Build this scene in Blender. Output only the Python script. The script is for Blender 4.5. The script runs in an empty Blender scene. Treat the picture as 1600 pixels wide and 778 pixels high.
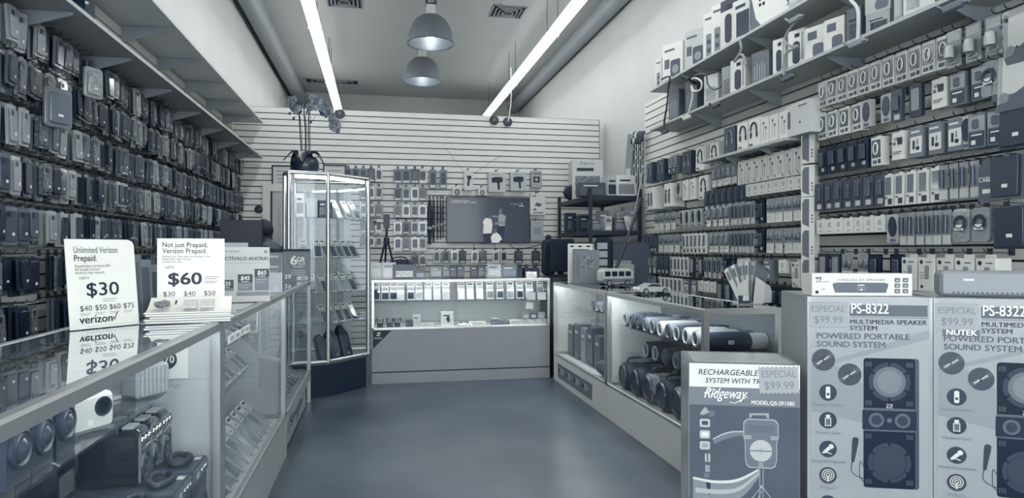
import bpy, math, random
from math import sin, cos, pi, radians, atan2, sqrt
from mathutils import Vector, Matrix
random.seed(7)
S = bpy.context.scene
COL = S.collection

# ------------------------------------------------------------------ camera, world, exposure
EYE = 1.27
FPX = 1050.0
YAW = math.atan((800 - 590) / FPX)
cam_d = bpy.data.cameras.new('camera')
cam = bpy.data.objects.new('camera', cam_d)
COL.objects.link(cam)
cam.location = (0, 0, EYE)
cam.rotation_euler = (pi / 2, 0, -YAW)
cam_d.sensor_width = 36
cam_d.lens = FPX / 1600 * 36
cam_d.shift_y = 2 / 1600
cam_d.clip_start = 0.05
S.camera = cam

vs = S.view_settings
vs.view_transform = 'Standard'
vs.look = 'None'
vs.gamma = 1
vs.use_curve_mapping = False
vs.exposure = 0.62
S.cycles.max_bounces = 8
S.cycles.diffuse_bounces = 4
S.cycles.glossy_bounces = 4
S.cycles.transmission_bounces = 6
S.cycles.transparent_max_bounces = 32
S.cycles.sample_clamp_indirect = 6
S.cycles.caustics_reflective = False
S.cycles.caustics_refractive = False

SKY = 5.5          # daylight beyond the shop front
TUBE = 13.0         # fluorescent strips
CASE_LAMP = 36.0    # lamps inside the showcases
w = bpy.data.worlds.new('daylight')
S.world = w
w.use_nodes = True
w.node_tree.nodes['Background'].inputs[0].default_value = (0.97, 0.985, 1.0, 1)
w.node_tree.nodes['Background'].inputs[1].default_value = SKY

# ------------------------------------------------------------------ pixel helpers (1600 x 778 frame -> room metres)
def ray(u, v):
    xc = (u - 800) / FPX
    return Vector((xc * cos(YAW) + sin(YAW), -xc * sin(YAW) + cos(YAW), -(v - 391) / FPX))
def at_z(u, v, z):
    d = ray(u, v); t = (z - EYE) / d.z
    return Vector((d.x * t, d.y * t, z))
def at_x(u, v, x):
    d = ray(u, v); t = x / d.x
    return Vector((x, d.y * t, EYE + d.z * t))
def at_y(u, v, y):
    d = ray(u, v); t = y / d.y
    return Vector((d.x * t, y, EYE + d.z * t))
def depth(p):
    return p[0] * sin(YAW) + p[1] * cos(YAW)

# ------------------------------------------------------------------ materials: one navy-to-cream ramp, as the toned photograph has
def lin(c):
    return c / 12.92 if c <= 0.04045 else ((c + 0.055) / 1.055) ** 2.4
def tone(s):
    s = max(0.0, min(1.0, s))
    return (lin(.028 + s * .915), lin(.083 + s * .858), lin(.168 + s * .742), 1)
_M = {}
def M(s, rough=.55, metal=0.0, coat=0.0, bump=0.0, bscale=60, var=0.0, vscale=8, spec=.5, name=None):
    key = (round(s, 3), rough, metal, coat, bump, bscale, var, vscale, spec)
    if key in _M: return _M[key]
    m = bpy.data.materials.new(name or 'tone_%02d' % int(s * 99))
    m.use_nodes = True
    nt = m.node_tree; b = nt.nodes['Principled BSDF']
    b.inputs['Base Color'].default_value = tone(s)
    b.inputs['Roughness'].default_value = rough
    b.inputs['Metallic'].default_value = metal
    b.inputs['Coat Weight'].default_value = coat
    b.inputs['Coat Roughness'].default_value = .08
    b.inputs['Specular IOR Level'].default_value = spec
    if bump or var:
        tc = nt.nodes.new('ShaderNodeTexCoord')
    if var:
        n = nt.nodes.new('ShaderNodeTexNoise'); n.inputs['Scale'].default_value = vscale; n.inputs['Detail'].default_value = 5
        r = nt.nodes.new('ShaderNodeMapRange'); r.inputs['From Min'].default_value = .3; r.inputs['From Max'].default_value = .7
        mx = nt.nodes.new('ShaderNodeMix'); mx.data_type = 'RGBA'
        mx.inputs[6].default_value = tone(s - var); mx.inputs[7].default_value = tone(s + var)
        nt.links.new(tc.outputs['Object'], n.inputs['Vector']); nt.links.new(n.outputs[0], r.inputs[0])
        nt.links.new(r.outputs[0], mx.inputs[0]); nt.links.new(mx.outputs[2], b.inputs['Base Color'])
    if bump:
        n2 = nt.nodes.new('ShaderNodeTexNoise'); n2.inputs['Scale'].default_value = bscale; n2.inputs['Detail'].default_value = 3
        bp = nt.nodes.new('ShaderNodeBump'); bp.inputs['Strength'].default_value = bump; bp.inputs['Distance'].default_value = .01
        nt.links.new(tc.outputs['Object'], n2.inputs['Vector']); nt.links.new(n2.outputs[0], bp.inputs['Height'])
        nt.links.new(bp.outputs[0], b.inputs['Normal'])
    _M[key] = m
    return m
def emit(s, strength, name, cool=True):
    m = bpy.data.materials.new(name); m.use_nodes = True
    nt = m.node_tree; nt.nodes.remove(nt.nodes['Principled BSDF'])
    e = nt.nodes.new('ShaderNodeEmission'); e.inputs[0].default_value = (.97, .985, .98, 1) if cool else tone(s); e.inputs[1].default_value = strength
    nt.links.new(e.outputs[0], nt.nodes['Material Output'].inputs[0])
    return m
def thin_glass(name, tint=.93, refl=1.7, rough=0.0):
    m = bpy.data.materials.new(name); m.use_nodes = True
    nt = m.node_tree; nt.nodes.remove(nt.nodes['Principled BSDF'])
    t = nt.nodes.new('ShaderNodeBsdfTransparent'); c = tint
    t.inputs[0].default_value = (c * .97, c * .99, c, 1)
    g = nt.nodes.new('ShaderNodeBsdfGlossy'); g.inputs['Roughness'].default_value = rough
    g.inputs[0].default_value = (.95, .97, 1, 1)
    f = nt.nodes.new('ShaderNodeFresnel'); f.inputs[0].default_value = 1.5
    ge = nt.nodes.new('ShaderNodeNewGeometry')
    inv = nt.nodes.new('ShaderNodeMath'); inv.operation = 'SUBTRACT'; inv.inputs[0].default_value = refl
    ml = nt.nodes.new('ShaderNodeMath'); ml.operation = 'MULTIPLY'
    bk = nt.nodes.new('ShaderNodeMath'); bk.operation = 'MULTIPLY'; bk.inputs[1].default_value = refl
    ml.use_clamp = True
    mx = nt.nodes.new('ShaderNodeMixShader')
    nt.links.new(ge.outputs['Backfacing'], bk.inputs[0]); nt.links.new(bk.outputs[0], inv.inputs[1])
    nt.links.new(f.outputs[0], ml.inputs[0]); nt.links.new(inv.outputs[0], ml.inputs[1])
    nt.links.new(ml.outputs[0], mx.inputs[0]); nt.links.new(t.outputs[0], mx.inputs[1]); nt.links.new(g.outputs[0], mx.inputs[2])
    nt.links.new(mx.outputs[0], nt.nodes['Material Output'].inputs[0])
    return m
GLASS = thin_glass('clear_glass', .985, .7)
TOPGLASS = thin_glass('counter_top_glass', .97, 1.6)
ACRYL = thin_glass('clear_acrylic', .96, 1.2, .03)
ALU = M(.80, .32, .85, name='aluminium')
ALU_D = M(.6, .4, .8, name='dull_aluminium')
CHROME = M(.85, .12, 1.0, name='chrome')
WIRE = M(.28, .35, .7, name='hook_wire')
WHITE = M(.93, .5, name='white_card')
PAPER = M(.97, .45, name='white_paper')
INK = M(.06, .6, name='navy_ink')
INK2 = M(.33, .6, name='grey_ink')
BLACK = M(.03, .45, name='black_plastic')
BLACKG = M(.03, .12, coat=.6, name='black_gloss')
GREY = M(.5, .5, name='grey_plastic')

# ------------------------------------------------------------------ mesh builder
_TXT = {}
def text_geo(s, bold=0.0, shear=0.0):
    k = (s, bold, shear)
    if k in _TXT: return _TXT[k]
    c = bpy.data.curves.new('t', 'FONT'); c.body = s; c.size = 1; c.offset = bold; c.shear = shear
    c.resolution_u = 3
    o = bpy.data.objects.new('t', c); COL.objects.link(o)
    dg = bpy.context.evaluated_depsgraph_get(); dg.update()
    me = o.evaluated_get(dg).to_mesh()
    vv = [tuple(v.co) for v in me.vertices]; ff = [tuple(p.vertices) for p in me.polygons]
    o.evaluated_get(dg).to_mesh_clear()
    bpy.data.objects.remove(o); bpy.data.curves.remove(c)
    xs = [v[0] for v in vv] or [0, 1]
    _TXT[k] = (vv, ff, min(xs), max(xs))
    return _TXT[k]

class MB:
    def __init__(self): self.v = []; self.f = []; self.m = []; self.mats = []
    def mi(self, mat):
        for i, x in enumerate(self.mats):
            if x is mat: return i
        self.mats.append(mat); return len(self.mats) - 1
    def add(self, vs_, fs, mat, T=None):
        o = len(self.v); k = self.mi(mat)
        if T is not None: vs_ = [tuple(T @ Vector(p)) for p in vs_]
        self.v += [tuple(p) for p in vs_]
        for f in fs: self.f.append(tuple(i + o for i in f)); self.m.append(k)
        return self
    def box(self, x0, x1, y0, y1, z0, z1, mat, T=None):
        p = [(x0, y0, z0), (x1, y0, z0), (x1, y1, z0), (x0, y1, z0), (x0, y0, z1), (x1, y0, z1), (x1, y1, z1), (x0, y1, z1)]
        return self.add(p, [(0, 3, 2, 1), (4, 5, 6, 7), (0, 1, 5, 4), (1, 2, 6, 5), (2, 3, 7, 6), (3, 0, 4, 7)], mat, T)
    def prism(self, poly, d0, d1, mat, T=None, axis='y', mat2=None):
        """poly: counter-clockwise 2D outline as seen from -axis; extruded between d0 and d1 (d0 = front)."""
        n = len(poly)
        if axis == 'y': g = lambda a, b, d: (a, d, b)
        elif axis == 'z': g = lambda a, b, d: (a, b, d)
        else: g = lambda a, b, d: (d, a, b)
        p = [g(a, b, d0) for a, b in poly] + [g(a, b, d1) for a, b in poly]
        sides = [(i, i + n, (i + 1) % n + n, (i + 1) % n) for i in range(n)]
        caps = [tuple(range(n)), tuple(range(2 * n - 1, n - 1, -1))]
        if axis != 'y':
            sides = [tuple(reversed(s)) for s in sides]; caps = [tuple(reversed(c)) for c in caps]
        if (d1 < d0):
            sides = [tuple(reversed(s)) for s in sides]; caps = [tuple(reversed(c)) for c in caps]
        self.add(p, caps, mat, T)
        return self.add(p, sides, mat2 or mat, T)
    def rrect(self, x0, x1, z0, z1, r, y0, y1, mat, T=None, seg=4, ch=0.0, mat2=None):
        """rounded rectangle seen from -y, extruded y0..y1, optional chamfer on the front edge."""
        r = min(r, (x1 - x0) / 2 - 1e-5, (z1 - z0) / 2 - 1e-5)
        def ring(i):
            pts = []
            for cx, cz, a in ((x1 - r, z0 + r, -90), (x1 - r, z1 - r, 0), (x0 + r, z1 - r, 90), (x0 + r, z0 + r, 180)):
                for k in range(seg + 1):
                    t = radians(a + 90 * k / seg); rr = max(r - i, 0)
                    pts.append((cx + rr * cos(t), cz + rr * sin(t)))
            return pts
        if not ch: return self.prism(ring(0), y0, y1, mat, T, mat2=mat2)
        a = ring(min(ch, r)); b = ring(0); n = len(a)
        p = [(x, y0, z) for x, z in a] + [(x, y0 + ch, z) for x, z in b] + [(x, y1 - ch, z) for x, z in b] + [(x, y1, z) for x, z in a]
        fs = [tuple(range(n)), tuple(range(4 * n - 1, 3 * n - 1, -1))]
        for j in range(3):
            fs += [(j * n + i, (j + 1) * n + i, (j + 1) * n + (i + 1) % n, j * n + (i + 1) % n) for i in range(n)]
        return self.add(p, fs, mat, T)
    def lathe(self, prof, mat, T=None, seg=24, closed=False):
        """prof: (r, z) list turned about z."""
        n = len(prof); p = []; fs = []
        for i in range(seg):
            a = 2 * pi * i / seg
            p += [(r * cos(a), r * sin(a), z) for r, z in prof]
        for i in range(seg):
            j = (i + 1) % seg
            for k in range(n - 1):
                fs.append((i * n + k, j * n + k, j * n + k + 1, i * n + k + 1))
        if not closed:
            if prof[0][0] > 1e-6: fs.append(tuple(reversed([i * n for i in range(seg)])))
            if prof[-1][0] > 1e-6: fs.append(tuple(i * n + n - 1 for i in range(seg)))
        else:
            for i in range(seg):
                j = (i + 1) % seg
                fs.append((i * n + n - 1, j * n + n - 1, j * n, i * n))
        return self.add(p, fs, mat, T)
    def cyl(self, a, b, r, mat, seg=12, r2=None, T=None):
        return self.tube([a, b], r, mat, seg, r2=r2, T=T)
    def tube(self, path, r, mat, seg=8, r2=None, T=None):
        P = [Vector(p) for p in path]; n = len(P); pv = []; fs = []
        up = Vector((0, 0, 1)); prev = None
        for i in range(n):
            d = (P[min(i + 1, n - 1)] - P[max(i - 1, 0)]).normalized()
            if prev is None:
                a = up if abs(d.z) < .95 else Vector((1, 0, 0))
                x = d.cross(a).normalized()
            else:
                x = (prev - d * prev.dot(d)).normalized()
            prev = x; y = d.cross(x)
            rr = r if r2 is None else r + (r2 - r) * i / (n - 1)
            if isinstance(r, (list, tuple)): rr = r[i]
            for k in range(seg):
                t = 2 * pi * k / seg
                pv.append(tuple(P[i] + x * (rr * cos(t)) + y * (rr * sin(t))))
        for i in range(n - 1):
            for k in range(seg):
                k2 = (k + 1) % seg
                fs.append((i * seg + k, i * seg + k2, (i + 1) * seg + k2, (i + 1) * seg + k))
        fs.append(tuple(range(seg - 1, -1, -1))); fs.append(tuple((n - 1) * seg + k for k in range(seg)))
        return self.add(pv, fs, mat, T)
    def ball(self, c, r, mat, sx=1, sy=1, sz=1, T=None, seg=14, rings=8):
        p = []; fs = []
        for i in range(rings + 1):
            t = pi * i / rings
            for k in range(seg):
                a = 2 * pi * k / seg
                p.append((c[0] + r * sx * sin(t) * cos(a), c[1] + r * sy * sin(t) * sin(a), c[2] + r * sz * cos(t)))
        for i in range(rings):
            for k in range(seg):
                k2 = (k + 1) % seg
                fs.append((i * seg + k, (i + 1) * seg + k, (i + 1) * seg + k2, i * seg + k2))
        return self.add(p, fs, mat, T)
    def disc(self, cx, cz, r, y, mat, T=None, seg=20, rx=None):
        """flat print disc facing -y, 0.6 mm proud."""
        poly = [(cx + (rx or r) * cos(2 * pi * k / seg), cz + r * sin(2 * pi * k / seg)) for k in range(seg)]
        return self.prism(poly, y - .0006, y, mat, T)
    def ring(self, cx, cz, r0, r1, y, mat, T=None, seg=24, d=.0008):
        p = []; fs = []
        for k in range(seg):
            a = 2 * pi * k / seg
            for r, yy in ((r0, y - d), (r1, y - d), (r1, y), (r0, y)):
                p.append((cx + r * cos(a), yy, cz + r * sin(a)))
        for k in range(seg):
            j = (k + 1) % seg
            for q in range(4):
                q2 = (q + 1) % 4
                fs.append((k * 4 + q, k * 4 + q2, j * 4 + q2, j * 4 + q))
        return self.add(p, fs, mat, T)
    def patch(self, x0, x1, z0, z1, y, mat, T=None, d=.0006):
        """printed patch facing -y."""
        return self.box(x0, x1, y - d, y, z0, z1, mat, T)
    def text(self, s, size, x, z, y, mat, T=None, bold=0.0, shear=0.0, align='l', width=None, d=.0009):
        vv, ff, a, b = text_geo(s, 0.0, shear)
        k = size
        kx = k if width is None else width / max(b - a, 1e-6)
        off = {'l': -a * kx, 'c': -(a + b) / 2 * kx, 'r': -b * kx}[align]
        p = [(x + off + v[0] * kx, y - d, z + v[1] * k) for v in vv]
        self.add(p, ff, mat, T)
        if bold > .004:
            e = min(bold, .03) * k * .9
            for i_, (dx, dz) in enumerate(((-e, e * .5), (e, -e * .5), (e, e * .5), (-e, -e * .5))): self.add([(q[0] + dx, q[1] - .00012 * (i_ + 1), q[2] + dz) for q in p], ff, mat, T)
        return self
    def obj(self, name, parent=None, loc=None, rot=None, smooth=True, angle=38):
        me = bpy.data.meshes.new(name)
        me.from_pydata(self.v, [], self.f)
        for m in self.mats: me.materials.append(m)
        me.polygons.foreach_set('material_index', self.m)
        if smooth:
            me.polygons.foreach_set('use_smooth', [True] * len(self.f))
            me.set_sharp_from_angle(angle=radians(angle))
        me.update()
        o = bpy.data.objects.new(name, me); COL.objects.link(o)
        if parent: o.parent = parent
        if loc is not None: o.location = loc
        if rot is not None: o.rotation_euler = rot if isinstance(rot, (tuple, list)) else (0, 0, rot)
        return o

def tag(o, label, cat, group=None, kind=None):
    o['label'] = label; o['category'] = cat
    if group: o['group'] = group
    if kind: o['kind'] = kind
    return o
def thing(name, label, cat, loc=(0, 0, 0), rot=0.0, group=None):
    o = bpy.data.objects.new(name, None); COL.objects.link(o)
    o.empty_display_size = .05
    o.location = loc; o.rotation_euler = rot if isinstance(rot, (tuple, list)) else (0, 0, rot)
    return tag(o, label, cat, group)
KIDS = {}
def copy_tree(o, parent=None):
    c = o.copy(); COL.objects.link(c)
    if parent: c.parent = parent
    for ch in o.children: copy_tree(ch, c)
    return c
def struct(o):
    o['kind'] = 'structure'; return o
ORD = ('first second third fourth fifth sixth seventh eighth ninth tenth eleventh twelfth thirteenth fourteenth fifteenth '
       'sixteenth seventeenth eighteenth nineteenth').split()
TENS = {2: 'twenty', 3: 'thirty', 4: 'forty', 5: 'fifty', 6: 'sixty', 7: 'seventy', 8: 'eighty', 9: 'ninety'}
def nth(i):
    """1-based ordinal word."""
    if i < 20: return ORD[i - 1]
    t, u = divmod(i, 10)
    return ({2: 'twentieth', 3: 'thirtieth', 4: 'fortieth', 5: 'fiftieth', 6: 'sixtieth', 7: 'seventieth', 8: 'eightieth', 9: 'ninetieth'}[t]
            if u == 0 else TENS[t] + '-' + ORD[u - 1])
R90 = pi / 2

# ------------------------------------------------------------------ the room
XL, XR, YB, YF, YFAR, ZC = -1.74, 3.0, 8.75, -2.0, 14.6, 4.55
def plain(name, x0, x1, y0, y1, z0, z1, mat):
    return struct(MB().box(x0, x1, y0, y1, z0, z1, mat).obj(name))

fl = bpy.data.materials.new('sealed_concrete'); fl.use_nodes = True
nt = fl.node_tree; b = nt.nodes['Principled BSDF']
tc = nt.nodes.new('ShaderNodeTexCoord')
n1 = nt.nodes.new('ShaderNodeTexNoise'); n1.inputs['Scale'].default_value = 1.6; n1.inputs['Detail'].default_value = 5; n1.inputs['Roughness'].default_value = .5
rp = nt.nodes.new('ShaderNodeMapRange'); rp.inputs['From Min'].default_value = .32; rp.inputs['From Max'].default_value = .68
mx = nt.nodes.new('ShaderNodeMix'); mx.data_type = 'RGBA'; mx.inputs[6].default_value = tone(.215); mx.inputs[7].default_value = tone(.335)
nt.links.new(tc.outputs['Object'], n1.inputs['Vector']); nt.links.new(n1.outputs[0], rp.inputs[0]); nt.links.new(rp.outputs[0], mx.inputs[0])
nt.links.new(mx.outputs[2], b.inputs['Base Color'])
n2 = nt.nodes.new('ShaderNodeTexNoise'); n2.inputs['Scale'].default_value = 2.5; n2.inputs['Detail'].default_value = 2
r2 = nt.nodes.new('ShaderNodeMapRange'); r2.inputs['To Min'].default_value = .26; r2.inputs['To Max'].default_value = .36
nt.links.new(tc.outputs['Object'], n2.inputs['Vector']); nt.links.new(n2.outputs[0], r2.inputs[0]); nt.links.new(r2.outputs[0], b.inputs['Roughness'])
bp = nt.nodes.new('ShaderNodeBump'); bp.inputs['Strength'].default_value = .02; bp.inputs['Distance'].default_value = .01
nt.links.new(n2.outputs[0], bp.inputs['Height']); nt.links.new(bp.outputs[0], b.inputs['Normal'])

WALLM = M(.76, .6, var=.02, vscale=1.2, bump=.03, bscale=30, name='painted_wall')
CEILM = M(.74, .7, var=.015, vscale=.8, name='painted_ceiling')
plain('floor', XL - .1, XR + .15, YF - .05, YFAR, -.08, 0, fl)
plain('ceiling', XL - .1, XR + .15, YF - .05, YFAR, ZC, ZC + .08, CEILM)
plain('wall_left', XL - .1, XL - .02, YF, YFAR, 0, ZC, WALLM)
plain('wall_right', XR + .06, XR + .15, YF, YFAR, 0, ZC, WALLM)
plain('wall_far', XL - .1, XR + .15, YFAR - .08, YFAR, 0, ZC, WALLM)

def slat_panel(L, H, mat, z0=0.0, pitch=.0762, t=.02):
    """slatwall panel: local x along its length, front at y=0 facing -y, grooves real recesses."""
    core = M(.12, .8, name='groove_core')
    mb = MB(); n = int(H / pitch); z = z0; g = .012
    while z < z0 + H - 1e-4:
        z1 = min(z + pitch, z0 + H)
        mb.box(0, L, 0, t, z + g / 2, z1 - g / 2, mat)
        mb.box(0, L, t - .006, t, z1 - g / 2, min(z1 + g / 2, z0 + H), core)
        z = z1
    return mb
SLATM = M(.86, .42, name='melamine_slat')
PARTM = M(.87, .42, name='white_melamine_slat')
# left: slatwall faces +x
struct(slat_panel(YB - YF, 2.95, SLATM).obj('wall_left_slats', loc=(XL, YF, 0), rot=R90))
struct(slat_panel(7.25 - YF, 2.95, SLATM).obj('wall_right_slats', loc=(XR, 7.25, 0), rot=-R90))
# partition at the back: its face at y = YB
o = slat_panel(2.97 - XL, 3.048, PARTM)
o.box(0, 2.97 - XL, .02, .11, 0, 3.048, WALLM)
o.box(2.97 - XL - .012, 2.97 - XL, -.004, .02, 0, 3.048, ALU_D)
struct(o.obj('wall_back', loc=(XL, YB, 0)))

# shop front behind the viewer: two big panes, a glass door, the street's daylight
plain('wall_front_sill', XL - .1, XR + .15, YF - .05, YF + .05, 0, .45, WALLM)
plain('wall_front_head', XL - .1, XR + .15, YF - .05, YF + .05, 3.1, ZC, WALLM)
for i, x in enumerate((XL - .1, -.15, .95, XR - .05)):
    plain('trim_%d' % (i + 1), x, x + .1 if i else x + .12, YF - .05, YF + .05, .45, 3.1, ALU_D)
for i, (x0, x1) in enumerate(((XL + .02, -.15), (-.05, .95), (1.05, XR - .05))):
    plain('window_%d' % (i + 1), x0, x1, YF - .006, YF, .45, 3.1, GLASS)
plain('sidewalk', -9, 10, -9, YF - .05, -.15, -.05, M(.55, .9, name='pavement'))

# door in the partition, far left
d = MB(); DX0, DX1, DZ = -1.30, -.42, 2.0
d.box(DX0 - .09, DX0, YB - .035, YB - .001, 0, DZ + .09, M(.86, .5)).box(DX1, DX1 + .09, YB - .035, YB - .001, 0, DZ + .09, M(.86, .5)).box(DX0, DX1, YB - .035, YB - .001, DZ, DZ + .09, M(.86, .5))
DFR = d
d = MB(); dm = M(.72, .5); d.box(DX0 + .025, DX1 - .01, YB - .02, YB - .001, .01, DZ - .01, dm)
for xa, xb in ((DX0 + .1, DX0 + .4), (DX0 + .5, DX1 - .09)):
    for za, zb in ((.2, .75), (.9, 1.45), (1.58, 1.82)):
        d.rrect(xa, xb, za, zb, .01, YB - .028, YB - .018, dm, ch=.006)
DOOR = struct(d.obj('door_1'))
DFR.obj('door_frame', DOOR)
MB().box(DX0, DX0 + .025, YB - .012, YB - .001, .01, DZ, BLACK).obj('gap_shade', DOOR)  # black strip stands in for the shade in the gap between frame and leaf
MB().ball((DX1 - .07, YB - .045, .98), .03, CHROME).cyl((DX1 - .07, YB - .04, .98), (DX1 - .07, YB - .018, .98), .012, CHROME).obj('door_knob', DOOR)

# round ducts along both ceiling edges, with their spiral seams
def duct(name, x, z, r, y0, y1, label):
    mb = MB(); n = int((y1 - y0) / .055); P = []; rr = []
    for i in range(n + 1):
        P.append((x, y0 + (y1 - y0) * i / n, z)); rr.append(r + (.003 if i % 2 else -.001))
    mb.tube(P, rr, M(.56, .55, .1, name='painted_duct'), 20)
    return tag(mb.obj(name, angle=80), label, 'duct')
duct('spiral_duct', XL + .17, 4.41, .135, 1.0, YFAR - .1, 'painted round spiral duct running along the left wall under the ceiling')
duct('spiral_duct', XR - .08, 4.40, .12, 1.0, YFAR - .1, 'painted round spiral duct running along the right wall under the ceiling')

# ceiling vents
def vent(p, wd, label, dp=None):
    dp = dp or wd
    t = thing('ceiling_vent', label, 'vent', (p.x, p.y, ZC), group='ceiling air vents')
    mb = MB()
    for k in range(4):
        a = wd / 2 * (1 - k * .22); c = dp / 2 * (1 - k * .22); z0, z1 = -.012 - k * .008, -.001
        for q in ((-a, a, -c, -c + .02), (-a, a, c - .02, c), (-a, -a + .02, -c, c), (a - .02, a, -c, c)):
            mb.box(q[0], q[1], q[2], q[3], z0, z1, M(.55, .5))
    mb.obj('louvre', t)
    MB().box(-wd / 2 * .98, wd / 2 * .98, -dp / 2 * .98, dp / 2 * .98, -.004, -.0005, M(.04, .9)).obj('duct_opening', t)
vent(at_z(793, 18, ZC), .46, 'square ceiling vent right of the two pendant lamps')
vent(at_z(538, 1, ZC), .46, 'square ceiling vent at the top edge near the left strip light')
vent(at_z(519, 127, ZC), 1.0, 'long narrow ceiling slot vent crossing behind the left strip light', .3)

# ------------------------------------------------------------------ lamps
TUBE_M = emit(1.0, TUBE, 'fluorescent_diffuser')
def strip(x, z, ys, side, n):
    for i in range(len(ys) - 1):
        y0, y1 = ys[i] + .012, ys[i + 1] - .012
        t = thing('strip_light', '%s fluorescent strip light hung from the ceiling on the %s run' % (
            ('nearest', 'second', 'third', 'fourth', 'farthest')[i], side), 'ceiling light', (x, (y0 + y1) / 2, z), group='fluorescent strip lights')
        L = (y1 - y0) / 2
        MB().box(-.05, .05, -L, L, .021, .07, M(.85, .5)).obj('housing', t)
        mb = MB()
        pr = [(-.07, .02)] + [(-.07 * cos(pi * k / 8), .02 - .06 * sin(pi * k / 8)) for k in range(1, 8)] + [(.07, .02)]
        mb.prism(pr, -L + .02, L - .02, TUBE_M)
        mb.obj('diffuser', t)
        mb = MB()
        for s in (-1, 1): mb.box(-.075, .075, s * L - .012 if s > 0 else -L, L if s > 0 else -L + .012, -.02, .03, WHITE)
        mb.obj('end_cap', t)
        for s in (-.8, .8):
            MB().tube([(0, s * L, .07), (0, s * L, ZC - z - .002)], .004, M(.25, .5)).obj('chain', t)
strip(-.735, 3.93, [.2, 2.9, 5.6, 8.35, 11.0, 13.2], 'left', 0)
strip(2.12, 3.93, [.2, 2.9, 5.6, 8.05, 10.6, 13.2], 'right', 1)

BULB = emit(1.0, 16, 'lit_bulb')
def pendant(u, v, diam_px, label):
    Dm = .56; zc = Dm * FPX / diam_px; d = ray(u, v); p = d * zc; z = EYE + p.z
    t = thing('pendant_lamp', label, 'pendant lamp', (p.x, p.y, z), group='domed pendant lamps')
    prof = [(.28, 0), (.275, .05), (.262, .12), (.235, .20), (.19, .275), (.13, .325), (.06, .345)]
    inn = [(r - .006, zz) for r, zz in reversed(prof)]
    MB().lathe(prof + inn, M(.5, .35, .55, name='spun_metal'), seg=40, closed=True).obj('shade', t)
    MB().lathe([(.283, -.008), (.283, .004), (.274, .004), (.274, -.008)], M(.25, .4, .3), seg=40, closed=True).obj('rim', t)
    MB().box(-.055, .055, -.055, .055, .335, .46, M(.82, .4)).box(-.065, .065, -.065, .065, .46, .54, M(.2, .4)).text('820', .05, 0, .48, -.066, WHITE, align='c').obj('ballast_housing', t)
    MB().tube([(0, 0, .54), (0, 0, ZC - z - .002)], .012, M(.5, .4)).obj('stem', t)
    MB().lathe([(.0, .06), (.045, .075), (.06, .12), (.05, .18), (.03, .24), (.03, .33), (0, .33)], BULB, seg=16).obj('bulb', t)
pendant(673, 68, 72, 'nearer and larger dome pendant lamp with lit bulb under the ceiling')
pendant(660, 127, 60, 'farther dome pendant lamp with lit bulb, below the larger one in view')

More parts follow.
